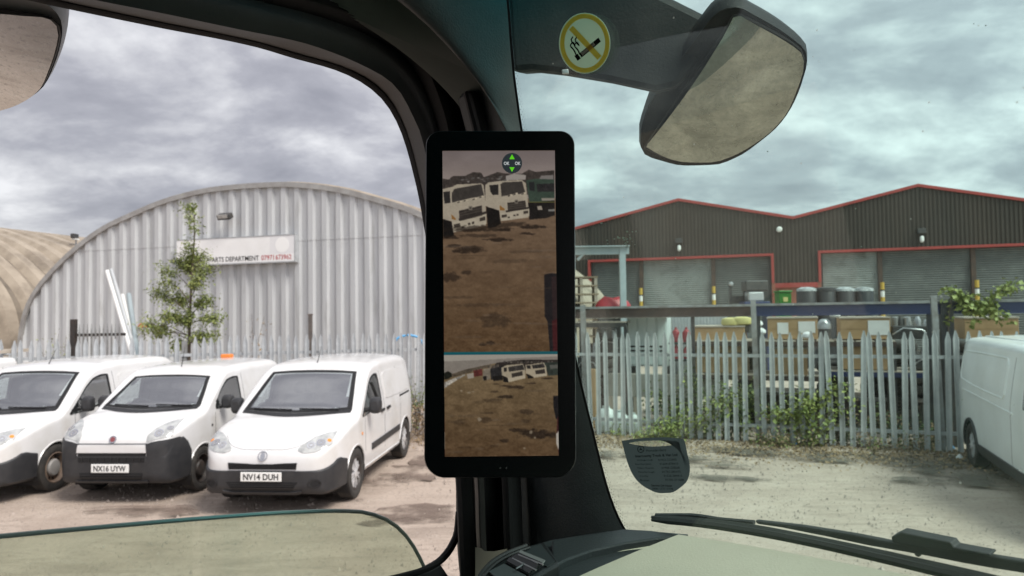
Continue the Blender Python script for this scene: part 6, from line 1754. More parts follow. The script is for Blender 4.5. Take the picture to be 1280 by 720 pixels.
# ---- grab handle mount on the pillar
def px_solid(name, pts, base_fn, ext, mt, parent, bevel=.004, segs=None):
    mb = MB(); mb.prism([base_fn(x, y) for x, y in pts], ext); return mb.build(name, mt, parent, bevel=bevel)
hm = px_solid('handle_mount', [(583, 112), (616, 110), (624, 118), (640, 190), (604, 192)], lambda x, y: onb(x, y, .775), CL * 0.03, M['cab_plastic'], truck, .008)
px_solid('mount_groove', [(581, 116), (584, 113), (605, 192), (600, 192)], lambda x, y: onb(x, y, .772), CL * 0.004, M['slot_black'], hm, .0)
mb = MB(); mb.tube([onb(619, 122, .772), onb(632, 165, .772)], .0007, 5); mb.build('trim_line', M['vent_edge'], hm)
# ---- dashboard
def on_d(px, py, z): return gnd(px, py, z)
ZD = H - 0.262
edge_px = [(848, 668), (900, 676), (960, 686), (1030, 699), (1100, 712), (1180, 727), (1280, 747), (1500, 800)]
mb = MB()
far_e = [onw(x, y, -0.012) for x, y in curve_pts(edge_px, 24)]
near = [Vector((p.x, p.y, 0)) - CF * .55 + UP * (H - 0.36) for p in far_e]
rows = [[p - UP * .10 for p in far_e], far_e]
for t in np.linspace(0.04, 1, 12): rows.append([p.lerp(q, t) + UP * (.022 * math.sin(math.pi * t)) for p, q in zip(far_e, near)])
rows.append([q - UP * .45 for q in near])
mb.grid(rows); dash = mb.build('dashboard', M['dash_beige'], truck, smooth=True, fix=False, angle=60)
# curved beige end of the dash towards the pillar
bl = [(848, 669), (820, 671), (780, 677), (740, 686), (708, 697), (686, 708), (672, 722), (655, 760)]
blp = [gnd(x, y, ZD + .004) for x, y in curve_pts(bl, 24)]
mb = MB()
tgt = Vector(near[4])
rows = []
for t in np.linspace(0, 1, 10): rows.append([p.lerp(Vector((tgt.x - .1 * k / 23, tgt.y - .02, H - .37)), t) + UP * (.028 * math.sin(math.pi * t)) for k, p in enumerate(blp)])
mb.grid(rows); mb.build('dash_end', M['dash_beige'], dash, smooth=True, fix=False)
# dark corner shelf between pillar and beige top
sh = [(690, 675), (720, 672), (758, 664), (779, 661), (815, 663), (852, 669), (820, 672.5), (780, 678.5), (740, 687.5), (708, 699), (690, 709)]
mb = MB(); mb.prism([gnd(x, y, ZD + .010) for x, y in sh], -UP * .03); mb.build('corner_shelf', M['dash_dark'], truck, bevel=.002)
mb = MB(); mb.prism([gnd(x, y, ZD + .002) for x, y in ((598, 732), (615, 705), (650, 686), (690, 675), (760, 664), (800, 663), (860, 668), (700, 740), (600, 800))], -UP * .02); mb.build('dash_base', M['dash_dark'], truck)
# air vent
V0 = [(598, 722), (612, 704), (632, 691), (662, 681), (681, 676), (700, 703), (683, 712), (664, 724)]
mb = MB(); mb.prism([gnd(x, y, ZD + .016) for x, y in curve_pts(V0[:5], 14)] + [gnd(x, y, ZD + .016) for x, y in V0[5:]] + [gnd(640, 760, ZD + .016), gnd(590, 760, ZD + .016)], -UP * .05)
vent = mb.build('air_vent', M['vent_black'], truck, bevel=.003)
mb = MB(); mb.prism([gnd(x, y, ZD + .0172) for x, y in ((640, 690), (676, 680), (694, 702), (684, 708), (655, 697))], -UP * .001); mb.build('vent_panel', mat('vent_grey', (.035, .04, .042), .35), vent)
mb = MB(); mb.prism([gnd(x, y, ZD + .0175) for x, y in ((632, 703), (648, 693.5), (680, 706), (661, 719))], -UP * .001); mb.build('vent_opening', M['slot_black'], vent)
for k in range(5):
    t = k / 4; a = gnd(633.5 + 14 * t, 702.5 - 8.5 * t, ZD + .019); b = gnd(661 + 17 * t, 718 - 11.5 * t, ZD + .019)
    mb = MB(); d_ = (b - a); n_ = Vector((-d_.y, d_.x, 0)).normalized() * .0035
    mb.prism([a, b, b + n_ + UP * .003, a + n_ + UP * .003], UP * .0012); mb.build('vent_slat', M['grey_hub'] if k == 4 else M['vent_black'], vent)
mb = MB(); mb.prism([gnd(x, y, ZD + .0185) for x, y in ((610, 714), (630, 704), (658, 719), (640, 734))], -UP * .002); mb.build('vent_lip', mat('lip_grey', (.075, .078, .08), .4), vent, bevel=.0008)
for (p0, p1) in (((648, 693.5), (679, 706)), ((640.5, 698), (670, 712.5)), ((655, 705), (645, 711)), ((664, 700), (672, 704))):
    mb = MB(); mb.tube([gnd(*p0, ZD + .0225), gnd(*p1, ZD + .0225)], .0008, 6); mb.build('vent_highlight', M['vent_edge'], vent)
for off_, r_ in ((0, .0022), (4, .0014)):
    mb = MB(); mb.tube([gnd(x + off_, y + off_ * .6, ZD + .019) for x, y in curve_pts([(592, 735), (600, 719), (613, 704), (632, 692), (658, 682)], 16)], r_, 6); mb.build('vent_rim', M['cab_frame'], vent, smooth=True)
mb = MB(); mb.lathe(gnd(871, 714, ZD - .005), UP, [(.0016, 0), (.0016, .012)], 8); mb.build('dash_sensor', M['slot_black'], truck)

# ---- wiper, outside on the glass
def wz(pts, off): return [onw(740 + x / 2.37, 530 + y / 2.37, off) for x, y in pts]
wp = thing('x', (0, 0, 0), 'x', 'x'); bpy.data.objects.remove(wp)
mb = MB(); mb.prism(wz([(480, 287), (620, 303), (780, 329), (885, 350), (1060, 372), (1280, 408), (1500, 444), (1500, 486), (1280, 444), (1190, 430), (1100, 414), (1000, 394), (900, 376), (820, 362), (700, 336), (560, 308), (490, 298)], .030), WN * .007)
arm_ = mb.build('wiper', M['black_rubber'], truck, bevel=.002)
mb = MB(); mb.prism(wz([(885, 335), (915, 321), (1062, 351), (1072, 366), (1180, 386), (1180, 394), (1000, 370), (890, 352)], .026), WN * .012); mb.build('wiper_bracket', M['black_rubber'], arm_, bevel=.003)
P = wz(curve_pts([(178, 276), (300, 285), (470, 306), (640, 338), (830, 378), (1000, 416), (1150, 450), (1300, 486)], 24).tolist(), .020)
mb = MB(); mb.tube(P, [.0020] + [.0038] * 22 + [.003], 6); mb.build('blade_spine', M['black_rubber'], arm_, smooth=True)
P = wz(curve_pts([(178, 284), (300, 294), (470, 318), (640, 350), (830, 392), (1000, 432), (1150, 468), (1300, 505)], 24).tolist(), .010)
mb = MB(); mb.tube(P, [.0020] + [.0042] * 23, 6); mb.build('blade_rubber', M['slot_black'], arm_, smooth=True)
P = wz(curve_pts([(190, 270), (290, 270), (380, 282), (480, 291)], 12).tolist(), .026)
mb = MB(); mb.tube(P, .0025, 6); mb.build('blade_yoke', M['bumper_plastic'], arm_, smooth=True)
P = wz(curve_pts([(500, 310), (600, 335), (700, 352), (830, 382), (940, 420)], 14).tolist(), .028)
mb = MB(); mb.tube(P, .0016, 6); mb.build('blade_yoke', M['bumper_plastic'], arm_, smooth=True)
mb = MB(); mb.lathe(wz([(972, 378)], .046)[0] - WN * .002, -WN, [(.0028, 0), (.0028, .003)], 12); mb.build('pivot', M['cab_frame'], arm_)

# ---- front mirror on its arm, outside
def mirror(name, outline, glass, center_px, depth, refl_to, curv, shell_m, glass_m, back=0.07):
    C = at(*center_px, depth); v = (C - EYE).normalized(); n = (Vector(refl_to).normalized() - v).normalized()
    on = lambda x, y, o_=0.0: onplane(x, y, C + n * o_, n)
    rim = [on(x, y) for x, y in curve_pts(outline + [outline[0]], 60)[:-1]]
    cen = sum(rim, Vector()) / len(rim)
    mb = MB(); k = len(rim)
    rows = [rim]
    for t, s_ in ((.25, 1.02), (.6, .97), (.85, .82), (1.0, .55)): rows.append([cen + (p - cen) * s_ - n * back * t for p in rim])
    V = [p for r_ in rows for p in r_]
    F = [(i * k + j, i * k + (j + 1) % k, (i + 1) * k + (j + 1) % k, (i + 1) * k + j) for i in range(len(rows) - 1) for j in range(k)] + [tuple((len(rows) - 1) * k + j for j in range(k))]
    mb.add(V, F)
    lip = [cen + (p - cen) * .97 - n * .006 for p in rim]; b0 = mb.add(rim + lip, [(i, (i + 1) % k, (i + 1) % k + k, i + k) for i in range(k)] + [tuple(range(k, 2 * k))])
    shell = mb.build(name, shell_m, truck, smooth=True, angle=50)
    G = [on(x, y, .002) for x, y in curve_pts(glass + [glass[0]], 48)[:-1]]; gc = sum(G, Vector()) / len(G)
    rmax = max((p - gc).length for p in G); rows = []
    for s_ in np.linspace(1, .04, 9): rows.append([gc + (p - gc) * s_ + n * (curv * (1 - ((p - gc).length * s_ / rmax) ** 2) - curv * (1 - ((p - gc).length / rmax) ** 2) * 0 - 0.0) for p in G])
    k = len(G); V = [p for r_ in rows for p in r_]
    mb = MB(); mb.add(V, [(i * k + j, i * k + (j + 1) % k, (i + 1) * k + (j + 1) % k, (i + 1) * k + j) for i in range(8) for j in range(k)] + [tuple(8 * k + j for j in range(k))])
    mb.build('mirror_glass', glass_m, shell, smooth=True, angle=80)
    mb = MB(); mb.tube(G + [G[0]], .0022, 6, cap=False); mb.build('glass_rim', M['frit_black'], shell, smooth=True)
    return shell, on, n
ol = [(884, 29), (897, 15), (910, 10), (921, 9), (945, 20), (973, 36), (995, 52), (1007, 64), (1009, 76), (1004, 98), (991, 131), (973, 157), (950, 177), (922, 196), (893, 206), (855, 207), (827, 201), (806, 193), (801, 185), (801, 165), (806, 145), (813, 127), (823, 114), (850, 75)]
gp_ = [(806, 184), (840, 134), (875, 84), (905, 40), (921, 18), (945, 29), (972, 43), (995, 58), (1004, 68), (1003, 84), (996, 104), (983, 134), (964, 157), (940, 176), (915, 191), (890, 200), (856, 201), (829, 195)]
fm, fon, fnn = mirror('front_mirror', ol, gp_, (905, 110), 1.16, (.13, .05, -.98), .020, M['mirror_shell'], M['mirror_smeared'])
arm_px = [(600, -150), (625, -40), (631, 0), (633, 40), (637, 91), (665, 89), (700, 93), (760, 103), (820, 116), (846, 110), (885, 60), (892, 24), (868, 12), (836, -4), (760, -40), (700, -90)]
mb = MB(); mb.prism([at(x, y, 1.12) for x, y in arm_px], Vector((.02, .07, .02))); mb.build('mirror_arm', M['mirror_shell'], fm, bevel=.012)
px_solid('arm_clip', [(702, 88), (710, 87), (711, 93), (703, 93)], lambda x, y: at(x, y, 1.118), Vector((0, -.004, 0)), M['machine_silver'], fm, .001)
# kerb mirror above the door
ol2 = [(-60, -8), (0, -4), (30, -1), (52, 3), (66, 11), (76, 25), (78, 38), (74, 62), (65, 88), (56, 106), (42, 119), (20, 131), (0, 138), (-60, 146), (-110, 120), (-120, 60), (-105, 10)]
gp2 = [(-58, 10), (0, 13), (30, 17), (58, 21), (70, 29), (74, 40), (70, 62), (62, 85), (54, 103), (40, 116), (18, 128), (0, 134), (-58, 141), (-104, 116), (-113, 60), (-100, 20)]
km, kon, kn = mirror('kerb_mirror', ol2, gp2, (-20, 65), 0.98, (-.62, .30, -.72), .012, M['mirror_shell_grey'], M['mirror_dusty'])
mb = MB(); mb.tube([at(-60, 20, 1.03), at(-90, -60, 1.02), at(-60, -140, .98)], .02, 8); mb.build('mirror_arm', M['mirror_shell'], km, smooth=True)

# ================================================================== STICKERS ON THE WINDSCREEN
OFFS = -0.002
def wdisc(cx, cy, r_, off):
    c = onw(cx, cy, off); s_ = (onw(cx, cy - r_, off) - c).length; return c, s_
sroot2 = thing('no_smoking_sticker', onw(731, 54, OFFS), 'round yellow-ringed no smoking sticker on the windscreen', 'sticker')
NIN = -WN
def ell(cx, cy, rx_, ry_, off, n=40): return [onw(cx + rx_ * math.cos(t), cy + ry_ * math.sin(t), off) for t in np.linspace(0, 2 * math.pi, n, endpoint=False)]
mb = MB(); A = ell(731, 54, 32, 38, OFFS); mb.prism(A, NIN * .0004); mb.build('backing', M['film_pale'], sroot2)
mb = MB(); A = ell(731, 54, 31, 37, OFFS - .0008); B = ell(731, 54, 25.5, 31, OFFS - .0008); k = len(A); mb.add(A + B, [(i, (i + 1) % k, (i + 1) % k + k, i + k) for i in range(k)]); mb.build('ring', M['film_yellow'], sroot2, fix=False)
def wquad(name, pts, off, m_, par): mb = MB(); mb.add([onw(x, y, off) for x, y in pts], [tuple(range(len(pts)))]); return mb.build(name, m_, par, fix=False)
wquad('slash', [(711, 37), (716, 32), (752, 70), (747, 75)], OFFS - .0014, M['film_yellow'], sroot2)
for nm, pts in (('cigarette', [(724, 67), (748, 47), (751, 52), (727, 72)]),):
    wquad(nm, pts, OFFS - .0010, M['film_black'], sroot2)
    wquad('cigarette_paper', [(726, 66.5), (742, 53), (744, 56), (728, 69.5)], OFFS - .0012, M['film_pale'], sroot2)
wquad('ash', [(718, 70), (722, 67), (726, 73), (722, 76)], OFFS - .0010, M['film_black'], sroot2)
for dx_ in (0, 5):
    P = [onw(x + dx_, y, OFFS - .001) for x, y in curve_pts([(720, 68), (717, 62), (713, 57), (716, 53), (719, 57), (714, 50), (716, 46)], 18)]
    mb = MB(); mb.tube(P, .0008, 5); mb.build('smoke', M['film_black'], sroot2, smooth=True)
# permit holder
ph = thing('permit_holder', onw(822, 590, OFFS), 'dark printed permit holder stuck low on the windscreen', 'permit holder')
outl = [(777, 551), (800, 548), (828, 546.5), (854, 549), (859, 566), (862.5, 586), (860, 599), (851, 609), (838, 616), (826, 616.5), (808, 610), (794, 598), (785, 580)]
oc = curve_pts(outl + [outl[0]], 70)[:-1]
slot = [(785, 554), (800, 551.5), (828, 550.5), (849, 553), (836, 557), (815, 558.2), (797, 556.5)]
mb = MB(); A = [onw(*p, OFFS) for p in oc]
sc_ = curve_pts(slot + [slot[0]], 70)[:-1]
# body with a slot: ring between the outline and the slot matched by angle
ctr = np.array([817, 554.5]); an = lambda P: np.arctan2(P[:, 1] - ctr[1], P[:, 0] - ctr[0])
so = oc[np.argsort(an(oc))]; ss_ = sc_[np.argsort(an(sc_))]
A = [onw(*p, OFFS) for p in so]; B = [onw(*p, OFFS) for p in ss_]; k = len(A)
mb = MB(); mb.add(A + B, [(i, (i + 1) % k, (i + 1) % k + k, i + k) for i in range(k)]); mb.build('printed_body', M['film_slate'], ph, fix=False)
wquad('clear_slot', sc_.tolist(), OFFS + .0004, M['clear_pocket'], ph)
XA = (onw(850, 575, 0) - onw(795, 576.5, 0)).normalized(); YA = (UP - CF * RAKE).normalized()
def ptxt(s_, cx, cy, h_, w_, bold=0.0, m_='film_black', al='CENTER'):
    c = onw(cx, cy, OFFS - .0008); sc = (onw(cx + 1, cy, OFFS) - onw(cx, cy, OFFS)).length
    vs = (onw(cx, cy - 1, OFFS) - onw(cx, cy, OFFS)).length
    text_obj('lettering', s_, c, XA, YA, h_ * vs, M[m_], ph, width=w_ * sc, bold=bold, align=al)
mb = MB(); A = ell(801, 561.5, 4.4, 4.4, OFFS - .0008, 24); B = ell(801, 561.5, 3.6, 3.6, OFFS - .0008, 24); mb.add(A + B, [(i, (i + 1) % 24, (i + 1) % 24 + 24, i + 24) for i in range(24)]); mb.build('emblem_ring', M['film_black'], ph, fix=False)
for t in (math.pi / 2, math.pi * 7 / 6, math.pi * 11 / 6):
    wquad('emblem_ray', [(801 + 3.8 * math.cos(t), 561.5 - 3.8 * math.sin(t)), (801 + .7 * math.cos(t + 1.57), 561.5 - .7 * math.sin(t + 1.57)), (801 + .7 * math.cos(t - 1.57), 561.5 - .7 * math.sin(t - 1.57))], OFFS - .0009, M['film_black'], ph)
ptxt('Mercedes-Benz', 820, 562.8, 3.0, 25)
ptxt('Intercounty Truck & Van Ltd', 819.5, 569.8, 4.2, 53, .02)
for i, (nm, no, x0, x1) in enumerate([('Wellingborough', '01933-232600', 806, 834), ('Northampton', '01604-878410', 804, 836), ('Milton Keynes', '01908-228260', 807, 838), ('Peterborough', '01733-285475', 808, 839), ('Corby', '01536-284415', 805, 841), ('Boston', '01205-311088', 806, 843)]):
    y = 575.3 + i * 5.0
    ptxt(nm, x0, y, 2.6, 20 if len(nm) > 8 else 11); ptxt(no, x1, y - .6, 2.6, 23)
ptxt('Service 24 Hour', 827, 607.0, 2.6, 26, .02); ptxt('0800 1777 7778', 828, 611.0, 2.4, 26)
# splashes on the outside of the glass
r = np.random.default_rng(9); mb = MB()
for k in range(46):
    cx, cy = (784 + r.normal(0, 12), 296 + r.normal(0, 6)) if k < 22 else (r.uniform(735, 1270), r.uniform(20, 560))
    rr = r.uniform(.5, 1.3) if k < 22 else r.uniform(.35, .9)
    A = [onw(cx + rr * (1 + .4 * r.random()) * math.cos(t), cy + rr * math.sin(t), .0062) for t in np.linspace(0, 2 * math.pi, 7, endpoint=False)]
    mb.add(A, [tuple(range(7))])
o = mb.build('dirt_splashes', mat('splash', (.6, .6, .56), .8), None, fix=False); tag(o, 'tiny pale dirt splashes on the outside of the windscreen', 'dirt', kind='stuff')

# ================================================================== DISPLAY ON THE PILLAR
TLd, TRd, BLd, BRd = at(530, 163, .832), at(716.5, 163, .832), at(531.5, 598, .812), at(723, 597.5, .812)
cd = (TLd + TRd + BLd + BRd) / 4
du = ((TRd + BRd) - (TLd + BLd)).normalized(); dv = ((TLd + TRd) - (BLd + BRd)); dv = (dv - du * dv.dot(du)).normalized(); dn = du.cross(dv)   # towards the viewer
if dn.dot(EYE - cd) < 0: dn = -dn
disp = thing('display_monitor', (BLd + BRd) / 2, 'tall black mirror-camera display fixed to the windscreen pillar', 'display')
def ond(px, py, off=0.0): return onplane(px, py, cd + dn * off, dn)
def local(p): return ((p - cd).dot(du), (p - cd).dot(dv))
wT = (TRd - TLd).length / 2; wB = (BRd - BLd).length / 2; hh_ = (TLd - BLd).dot(dv) / 2
def rrect(w0, w1, h_, r0, r1, n=10):
    P = []
    for (sx, sy, r_, a0) in ((1, 1, r0, 0), (-1, 1, r0, 90), (-1, -1, r1, 180), (1, -1, r1, 270)):
        w_ = w0 if sy > 0 else w1
        for k in range(n + 1):
            a = rad(a0 + 90 * k / n); P.append((sx * (w_ - r_) + r_ * math.cos(a), sy * (h_ - r_) + r_ * math.sin(a)))
    return P
ol_ = rrect(wT, wB, hh_, .017, .024)
mb = MB(); k = len(ol_); lay = []
for s_, o_ in ((.985, .0), (.995, -.0015), (1.0, -.005), (1.0, -.022), (.97, -.030), (.80, -.036)):
    lay.append([cd + du * (x * s_ if s_ < .9 else math.copysign(abs(x) - (1 - s_) * .08, x)) + dv * (y * s_ if s_ < .9 else math.copysign(abs(y) - (1 - s_) * .08, y)) + dn * o_ for x, y in ol_])
V = [p for r_ in lay for p in r_]
mb.add(V, [(i * k + j, i * k + (j + 1) % k, (i + 1) * k + (j + 1) % k, (i + 1) * k + j) for i in range(len(lay) - 1) for j in range(k)] + [tuple(range(k)), tuple((len(lay) - 1) * k + j for j in range(k))])
hs_ = mb.build('housing', M['bezel_side'], disp, smooth=True, angle=30)
mb = MB(); A = [cd + du * x * .984 + dv * y * .993 + dn * .0006 for x, y in ol_]; mb.prism(A, -dn * .0012); mb.build('bezel_glass', M['bezel_black'], disp)
mb = MB(); mb.tube([cd - dn * .03, cd - dn * .03 + (onb(612, 380, .83) - cd) * 1.0], .035, 12); mb.build('bracket', M['cab_plastic'], disp, smooth=True)
mb = MB(); mb.lathe(onb(620, 160, .79), dv, [(.012, -.03), (.014, 0), (.012, .006)], 14); mb.build('bracket_knob', M['cab_plastic'], disp, smooth=True)
for x in (625.5, 633):
    mb = MB(); mb.lathe(ond(x, 585, .0008), dn, [(.0010, 0), (.0010, .0004)], 10); mb.build('light_sensor', M['cab_frame'], disp)

# ---- the camera picture on the screen (what the screen shows, drawn as flat colour)
def srgb(c): c = np.asarray(c, float) / 255; return np.where(c <= .04045, c / 12.92, ((c + .055) / 1.055) ** 2.4)
SX0, SX1, SY0, SY1 = 553, 697, 188, 571
SS = 2.4
IW, IH = int((SX1 - SX0) * SS), int((SY1 - SY0) * SS)
img = np.zeros((IH, IW, 3)); yy, xx = np.mgrid[0:IH, 0:IW]; PXX = SX0 + (xx + .5) / SS; PYY = SY0 + (yy + .5) / SS
def vnoise(cell, seed, sx=1.0):
    r = np.random.default_rng(seed); gx = PXX / (cell * sx); gy = PYY / cell; ix = np.floor(gx).astype(int); iy = np.floor(gy).astype(int)
    g = r.uniform(-1, 1, (2048, 2048)); fx = gx - ix; fy = gy - iy; fx = fx * fx * (3 - 2 * fx); fy = fy * fy * (3 - 2 * fy); ix %= 1024; iy %= 1024
    return (g[iy, ix] * (1 - fx) + g[iy, ix + 1] * fx) * (1 - fy) + (g[iy + 1, ix] * (1 - fx) + g[iy + 1, ix + 1] * fx) * fy
def pmask(P):
    P = np.asarray(P, float); ins = np.zeros(PXX.shape, bool); j = len(P) - 1
    x0, x1, y0, y1 = P[:, 0].min(), P[:, 0].max(), P[:, 1].min(), P[:, 1].max()
    for i in range(len(P)):
        xi, yi = P[i]; xj, yj = P[j]
        if yi != yj: ins ^= ((yi > PYY) != (yj > PYY)) & (PXX < (xj - xi) * (PYY - yi) / (yj - yi) + xi)
        j = i
    return ins
def fill(P, c, a=1.0, nz=0.0):
    m = pmask(P); col = np.array(c, float)[None] * (1 + (nz * (.6 * vnoise(1.3, 77) + .5 * vnoise(4.5, 78))[m])[:, None] if nz else 1.0)
    img[m] = img[m] * (1 - a) + col * a
def blot(cx, cy, rx_, ry_, c, a=.8, seed=5):
    d = ((PXX - cx) / rx_) ** 2 + ((PYY - cy) / ry_) ** 2 + .55 * vnoise(2.6, seed, 2.0)
    d = d + .35 * vnoise(1.1, seed + 9, 1.6); k = np.clip((1.15 - d) / .75, 0, 1)[..., None] * a
    img[:] = img * (1 - k) + np.array(c, float) * k
f3 = lambda P: [(550 + x / 5.76, 185 + y / 5.76) for x, y in P]
# upper view
up = PYY < 444
t = np.clip((PYY - 188) / 40, 0, 1)[..., None]
img[:] = np.array([116, 105, 103]) * (1 - t) + np.array([138, 125, 118]) * t
img += (5 * vnoise(14, 1, 2.5) + 3 * vnoise(6, 2, 2.5))[..., None]
tg = np.clip((PYY - 255) / 190, 0, 1)[..., None]
gcol = np.array([108, 88, 70]) * (1 - tg) + np.array([88, 66, 44]) * tg
gn = (7 * vnoise(9, 3, 2) + 6 * vnoise(3.5, 4, 1.8) + 4 * vnoise(1.4, 5, 1.5))[..., None] * np.array([1, .9, .75])
gm = (PYY > 250) & up
img[gm] = (gcol + gn)[gm]
fill(f3([(14, 262), (14, 222), (60, 232), (95, 205), (180, 205), (240, 178), (300, 182), (320, 215), (420, 178), (480, 188), (600, 190), (650, 160), (700, 178), (835, 165), (835, 330), (14, 400)]), (58, 51, 47), 1, .3)
fill(f3([(480, 205), (540, 190), (630, 200), (625, 235), (480, 240)]), (150, 142, 135)); fill(f3([(740, 205), (830, 200), (830, 240), (720, 240)]), (118, 112, 108))
for k in range(26):
    r_ = np.random.default_rng(200 + k); x, y = r_.uniform(20, 470), r_.uniform(205, 262); fill(f3([(x, y), (x + r_.uniform(8, 34), y - 4), (x + 20, y + r_.uniform(4, 12))]), tuple(r_.uniform(60, 150) * np.array([1, .97, .93])), .8)
# green truck
fill(f3([(630, 240), (700, 228), (835, 235), (835, 400), (650, 402)]), (54, 66, 56), 1, .15); fill(f3([(705, 268), (835, 262), (835, 325), (712, 325)]), (38, 36, 36), 1, .4)
fill(f3([(640, 404), (835, 392), (835, 500), (770, 520), (650, 530)]), (30, 26, 24), 1, .3); fill(f3([(740, 372), (835, 372), (835, 390), (742, 392)]), (140, 132, 120)); fill(f3([(708, 432), (740, 430), (748, 458), (715, 460)]), (150, 140, 125)); fill(f3([(790, 455), (835, 452), (835, 470), (790, 472)]), (120, 118, 112)); fill(f3([(650, 398), (835, 398), (835, 403), (650, 403)]), (120, 115, 60))
fill(f3([(650, 255), (690, 250), (692, 320), (655, 315)]), (36, 36, 36))
def hino(P_body, wsc, sw, grille, bump, wheel, c=(162, 151, 133)):
    fill(f3(wheel), (26, 22, 20), 1, .3); fill(f3(P_body), c, 1, .06); fill(f3(wsc), (58, 53, 49), 1, .15); fill(f3(sw), (40, 37, 35), 1, .2)
    fill(f3(grille), (50, 44, 40), 1, .25); fill(f3(bump), (172, 161, 142), 1, .05)
    g = np.array(grille, float)
    for k in range(1, 5):
        t_ = k / 5; a = g[0] * (1 - t_) + g[3] * t_; b = g[1] * (1 - t_) + g[2] * t_; fill(f3([a, b, b + [0, 5], a + [0, 5]]), (78, 70, 62))
    q = (g[0] + g[1]) / 2; fill(f3([q + [-14, -14], q + [14, -16], q + [14, 12], q + [-14, 14]]), (120, 112, 100)); fill(f3([q + [-8, -6], q + [8, -8], q + [8, 6], q + [-8, 7]]), (60, 54, 48))
    b = np.array(bump, float)
    for u0, u1, v0, v1 in ((.04, .22, .25, .6), (.80, .96, .25, .6), (.45, .52, .45, .68), (.56, .63, .45, .68), (.25, .32, .62, .8)):
        e = lambda u, v: (b[0] * (1 - u) + b[1] * u) * (1 - v) + (b[3] * (1 - u) + b[2] * u) * v
        fill(f3([e(u0, v0), e(u1, v0), e(u1, v1), e(u0, v1)]), (62, 55, 48))
    e = lambda u, v: (b[0] * (1 - u) + b[1] * u) * (1 - v) + (b[3] * (1 - u) + b[2] * u) * v
    fill(f3([e(.2, -.22), e(1, -.22), e(1, .02), e(.2, .02)]), (48, 42, 38))
hino([(330, 275), (350, 255), (440, 243), (600, 238), (628, 262), (640, 400), (650, 500), (640, 515), (440, 540), (430, 462), (330, 430)], [(440, 268), (462, 254), (600, 248), (624, 335), (540, 345), (448, 358)], [(360, 275), (425, 270), (425, 345), (385, 348), (366, 322)], [(490, 405), (622, 390), (630, 460), (496, 480)], [(436, 482), (650, 448), (650, 505), (442, 540)], [(335, 430), (430, 462), (440, 560), (400, 585), (345, 590)])
hino([(14, 302), (90, 285), (120, 268), (300, 260), (318, 275), (326, 350), (336, 540), (330, 572), (92, 622), (82, 540), (14, 522)], [(84, 332), (104, 300), (300, 266), (320, 352), (210, 372), (86, 402)], [(22, 322), (70, 318), (72, 404), (30, 410)], [(135, 462), (302, 424), (306, 512), (140, 552)], [(84, 548), (336, 484), (336, 560), (95, 622)], [(14, 515), (84, 545), (98, 645), (40, 665), (14, 650)])
fill(f3([(80, 488), (112, 520), (112, 530), (82, 524)]), (135, 95, 50)); fill(f3([(436, 425), (472, 452), (470, 462), (436, 462)]), (135, 95, 50))
for (x0, y0) in ((120, 398), (165, 388), (230, 378), (280, 362), (490, 352), (530, 342), (590, 338)): fill(f3([(x0, y0), (x0 + 34, y0 - 12), (x0 + 40, y0 - 2), (x0 + 6, y0 + 10)]), (185, 172, 150)); fill(f3([(x0 + 4, y0 + 2), (x0 + 20, y0 - 5), (x0 + 22, y0 + 2), (x0 + 7, y0 + 8)]), (40, 36, 33))
for (cx, cy, rx_, ry_, a) in ((668, 286.5, 17, 2.6, .85), (632, 290, 10, 2.2, .85), (661, 295, 11, 1.8, .8), (624, 302.5, 18, 2.6, .85), (566, 310, 10, 2.5, .7), (585, 315.5, 22, 4, .8), (590, 312, 14, 2.2, .7), (562, 349, 13, 6.5, .65), (582, 344, 7, 3, .6), (618, 404, 22, 9, .45), (602, 433, 5, 2.5, .6), (612, 432, 6, 2.6, .65), (600, 297, 26, 2.4, .5), (560, 299, 14, 3, .75), (585, 290, 30, 2.5, .55), (640, 330, 30, 3, .25), (575, 375, 22, 2, .3), (655, 318, 24, 2, .25), (600, 385, 30, 3, .25)):
    blot(cx, cy, rx_, ry_, (36, 27, 21), a, int(cx))
fill([(681, 347), (690, 345), (697, 346), (697, 443), (687, 443), (684, 405), (681, 400)], (30, 26, 27)); fill([(690, 350), (697, 349), (697, 443), (692, 443)], (44, 32, 32)); fill([(690, 405), (697, 402), (697, 443), (691, 443)], (62, 24, 26))
# divider and lower view
dm = (PYY >= 443.2) & (PYY < 446.2); img[dm] = (24, 84, 92)
lo_ = PYY >= 446.2
f4 = lambda P: [(550 + x / 5.14, 435 + y / 5.14) for x, y in P]
tg = np.clip((PYY - 470) / 100, 0, 1)[..., None]
gcol = np.array([112, 94, 68]) * (1 - tg) + np.array([84, 63, 42]) * tg
img[lo_] = (gcol + gn * 1.1)[lo_]
keep = img.copy()
fill(f4([(15, 55), (765, 50), (765, 100), (500, 100), (360, 112), (270, 130), (160, 152), (60, 182), (15, 200)]), (128, 120, 111), 1, .06); fill(f4([(15, 55), (765, 50), (765, 72), (15, 100)]), (164, 157, 146), .8)
img[~lo_] = keep[~lo_]
fill(f4([(15, 198), (60, 180), (160, 150), (270, 128), (320, 118), (320, 135), (160, 176), (40, 205)]), (80, 70, 58), 1, .3)
fill(f4([(15, 172), (40, 162), (62, 172), (66, 196), (40, 210), (15, 215)]), (26, 26, 20), 1, .3)
fill(f4([(15, 232), (80, 205), (150, 180), (155, 186), (90, 222), (15, 270)]), (150, 144, 134), 1, .5)
fill(f4([(310, 150), (360, 110), (520, 92), (760, 95), (765, 130), (400, 180), (330, 220)]), (44, 38, 34), 1, .5)
for k in range(9):
    x0 = 300 + k * 8; fill(f4([(x0, 128 - k), (x0 + 6, 127 - k), (x0 + 6, 150), (x0, 152)]), (70 + 25 * (k % 3), 64 + 23 * (k % 3), 58 + 20 * (k % 3)), .8)
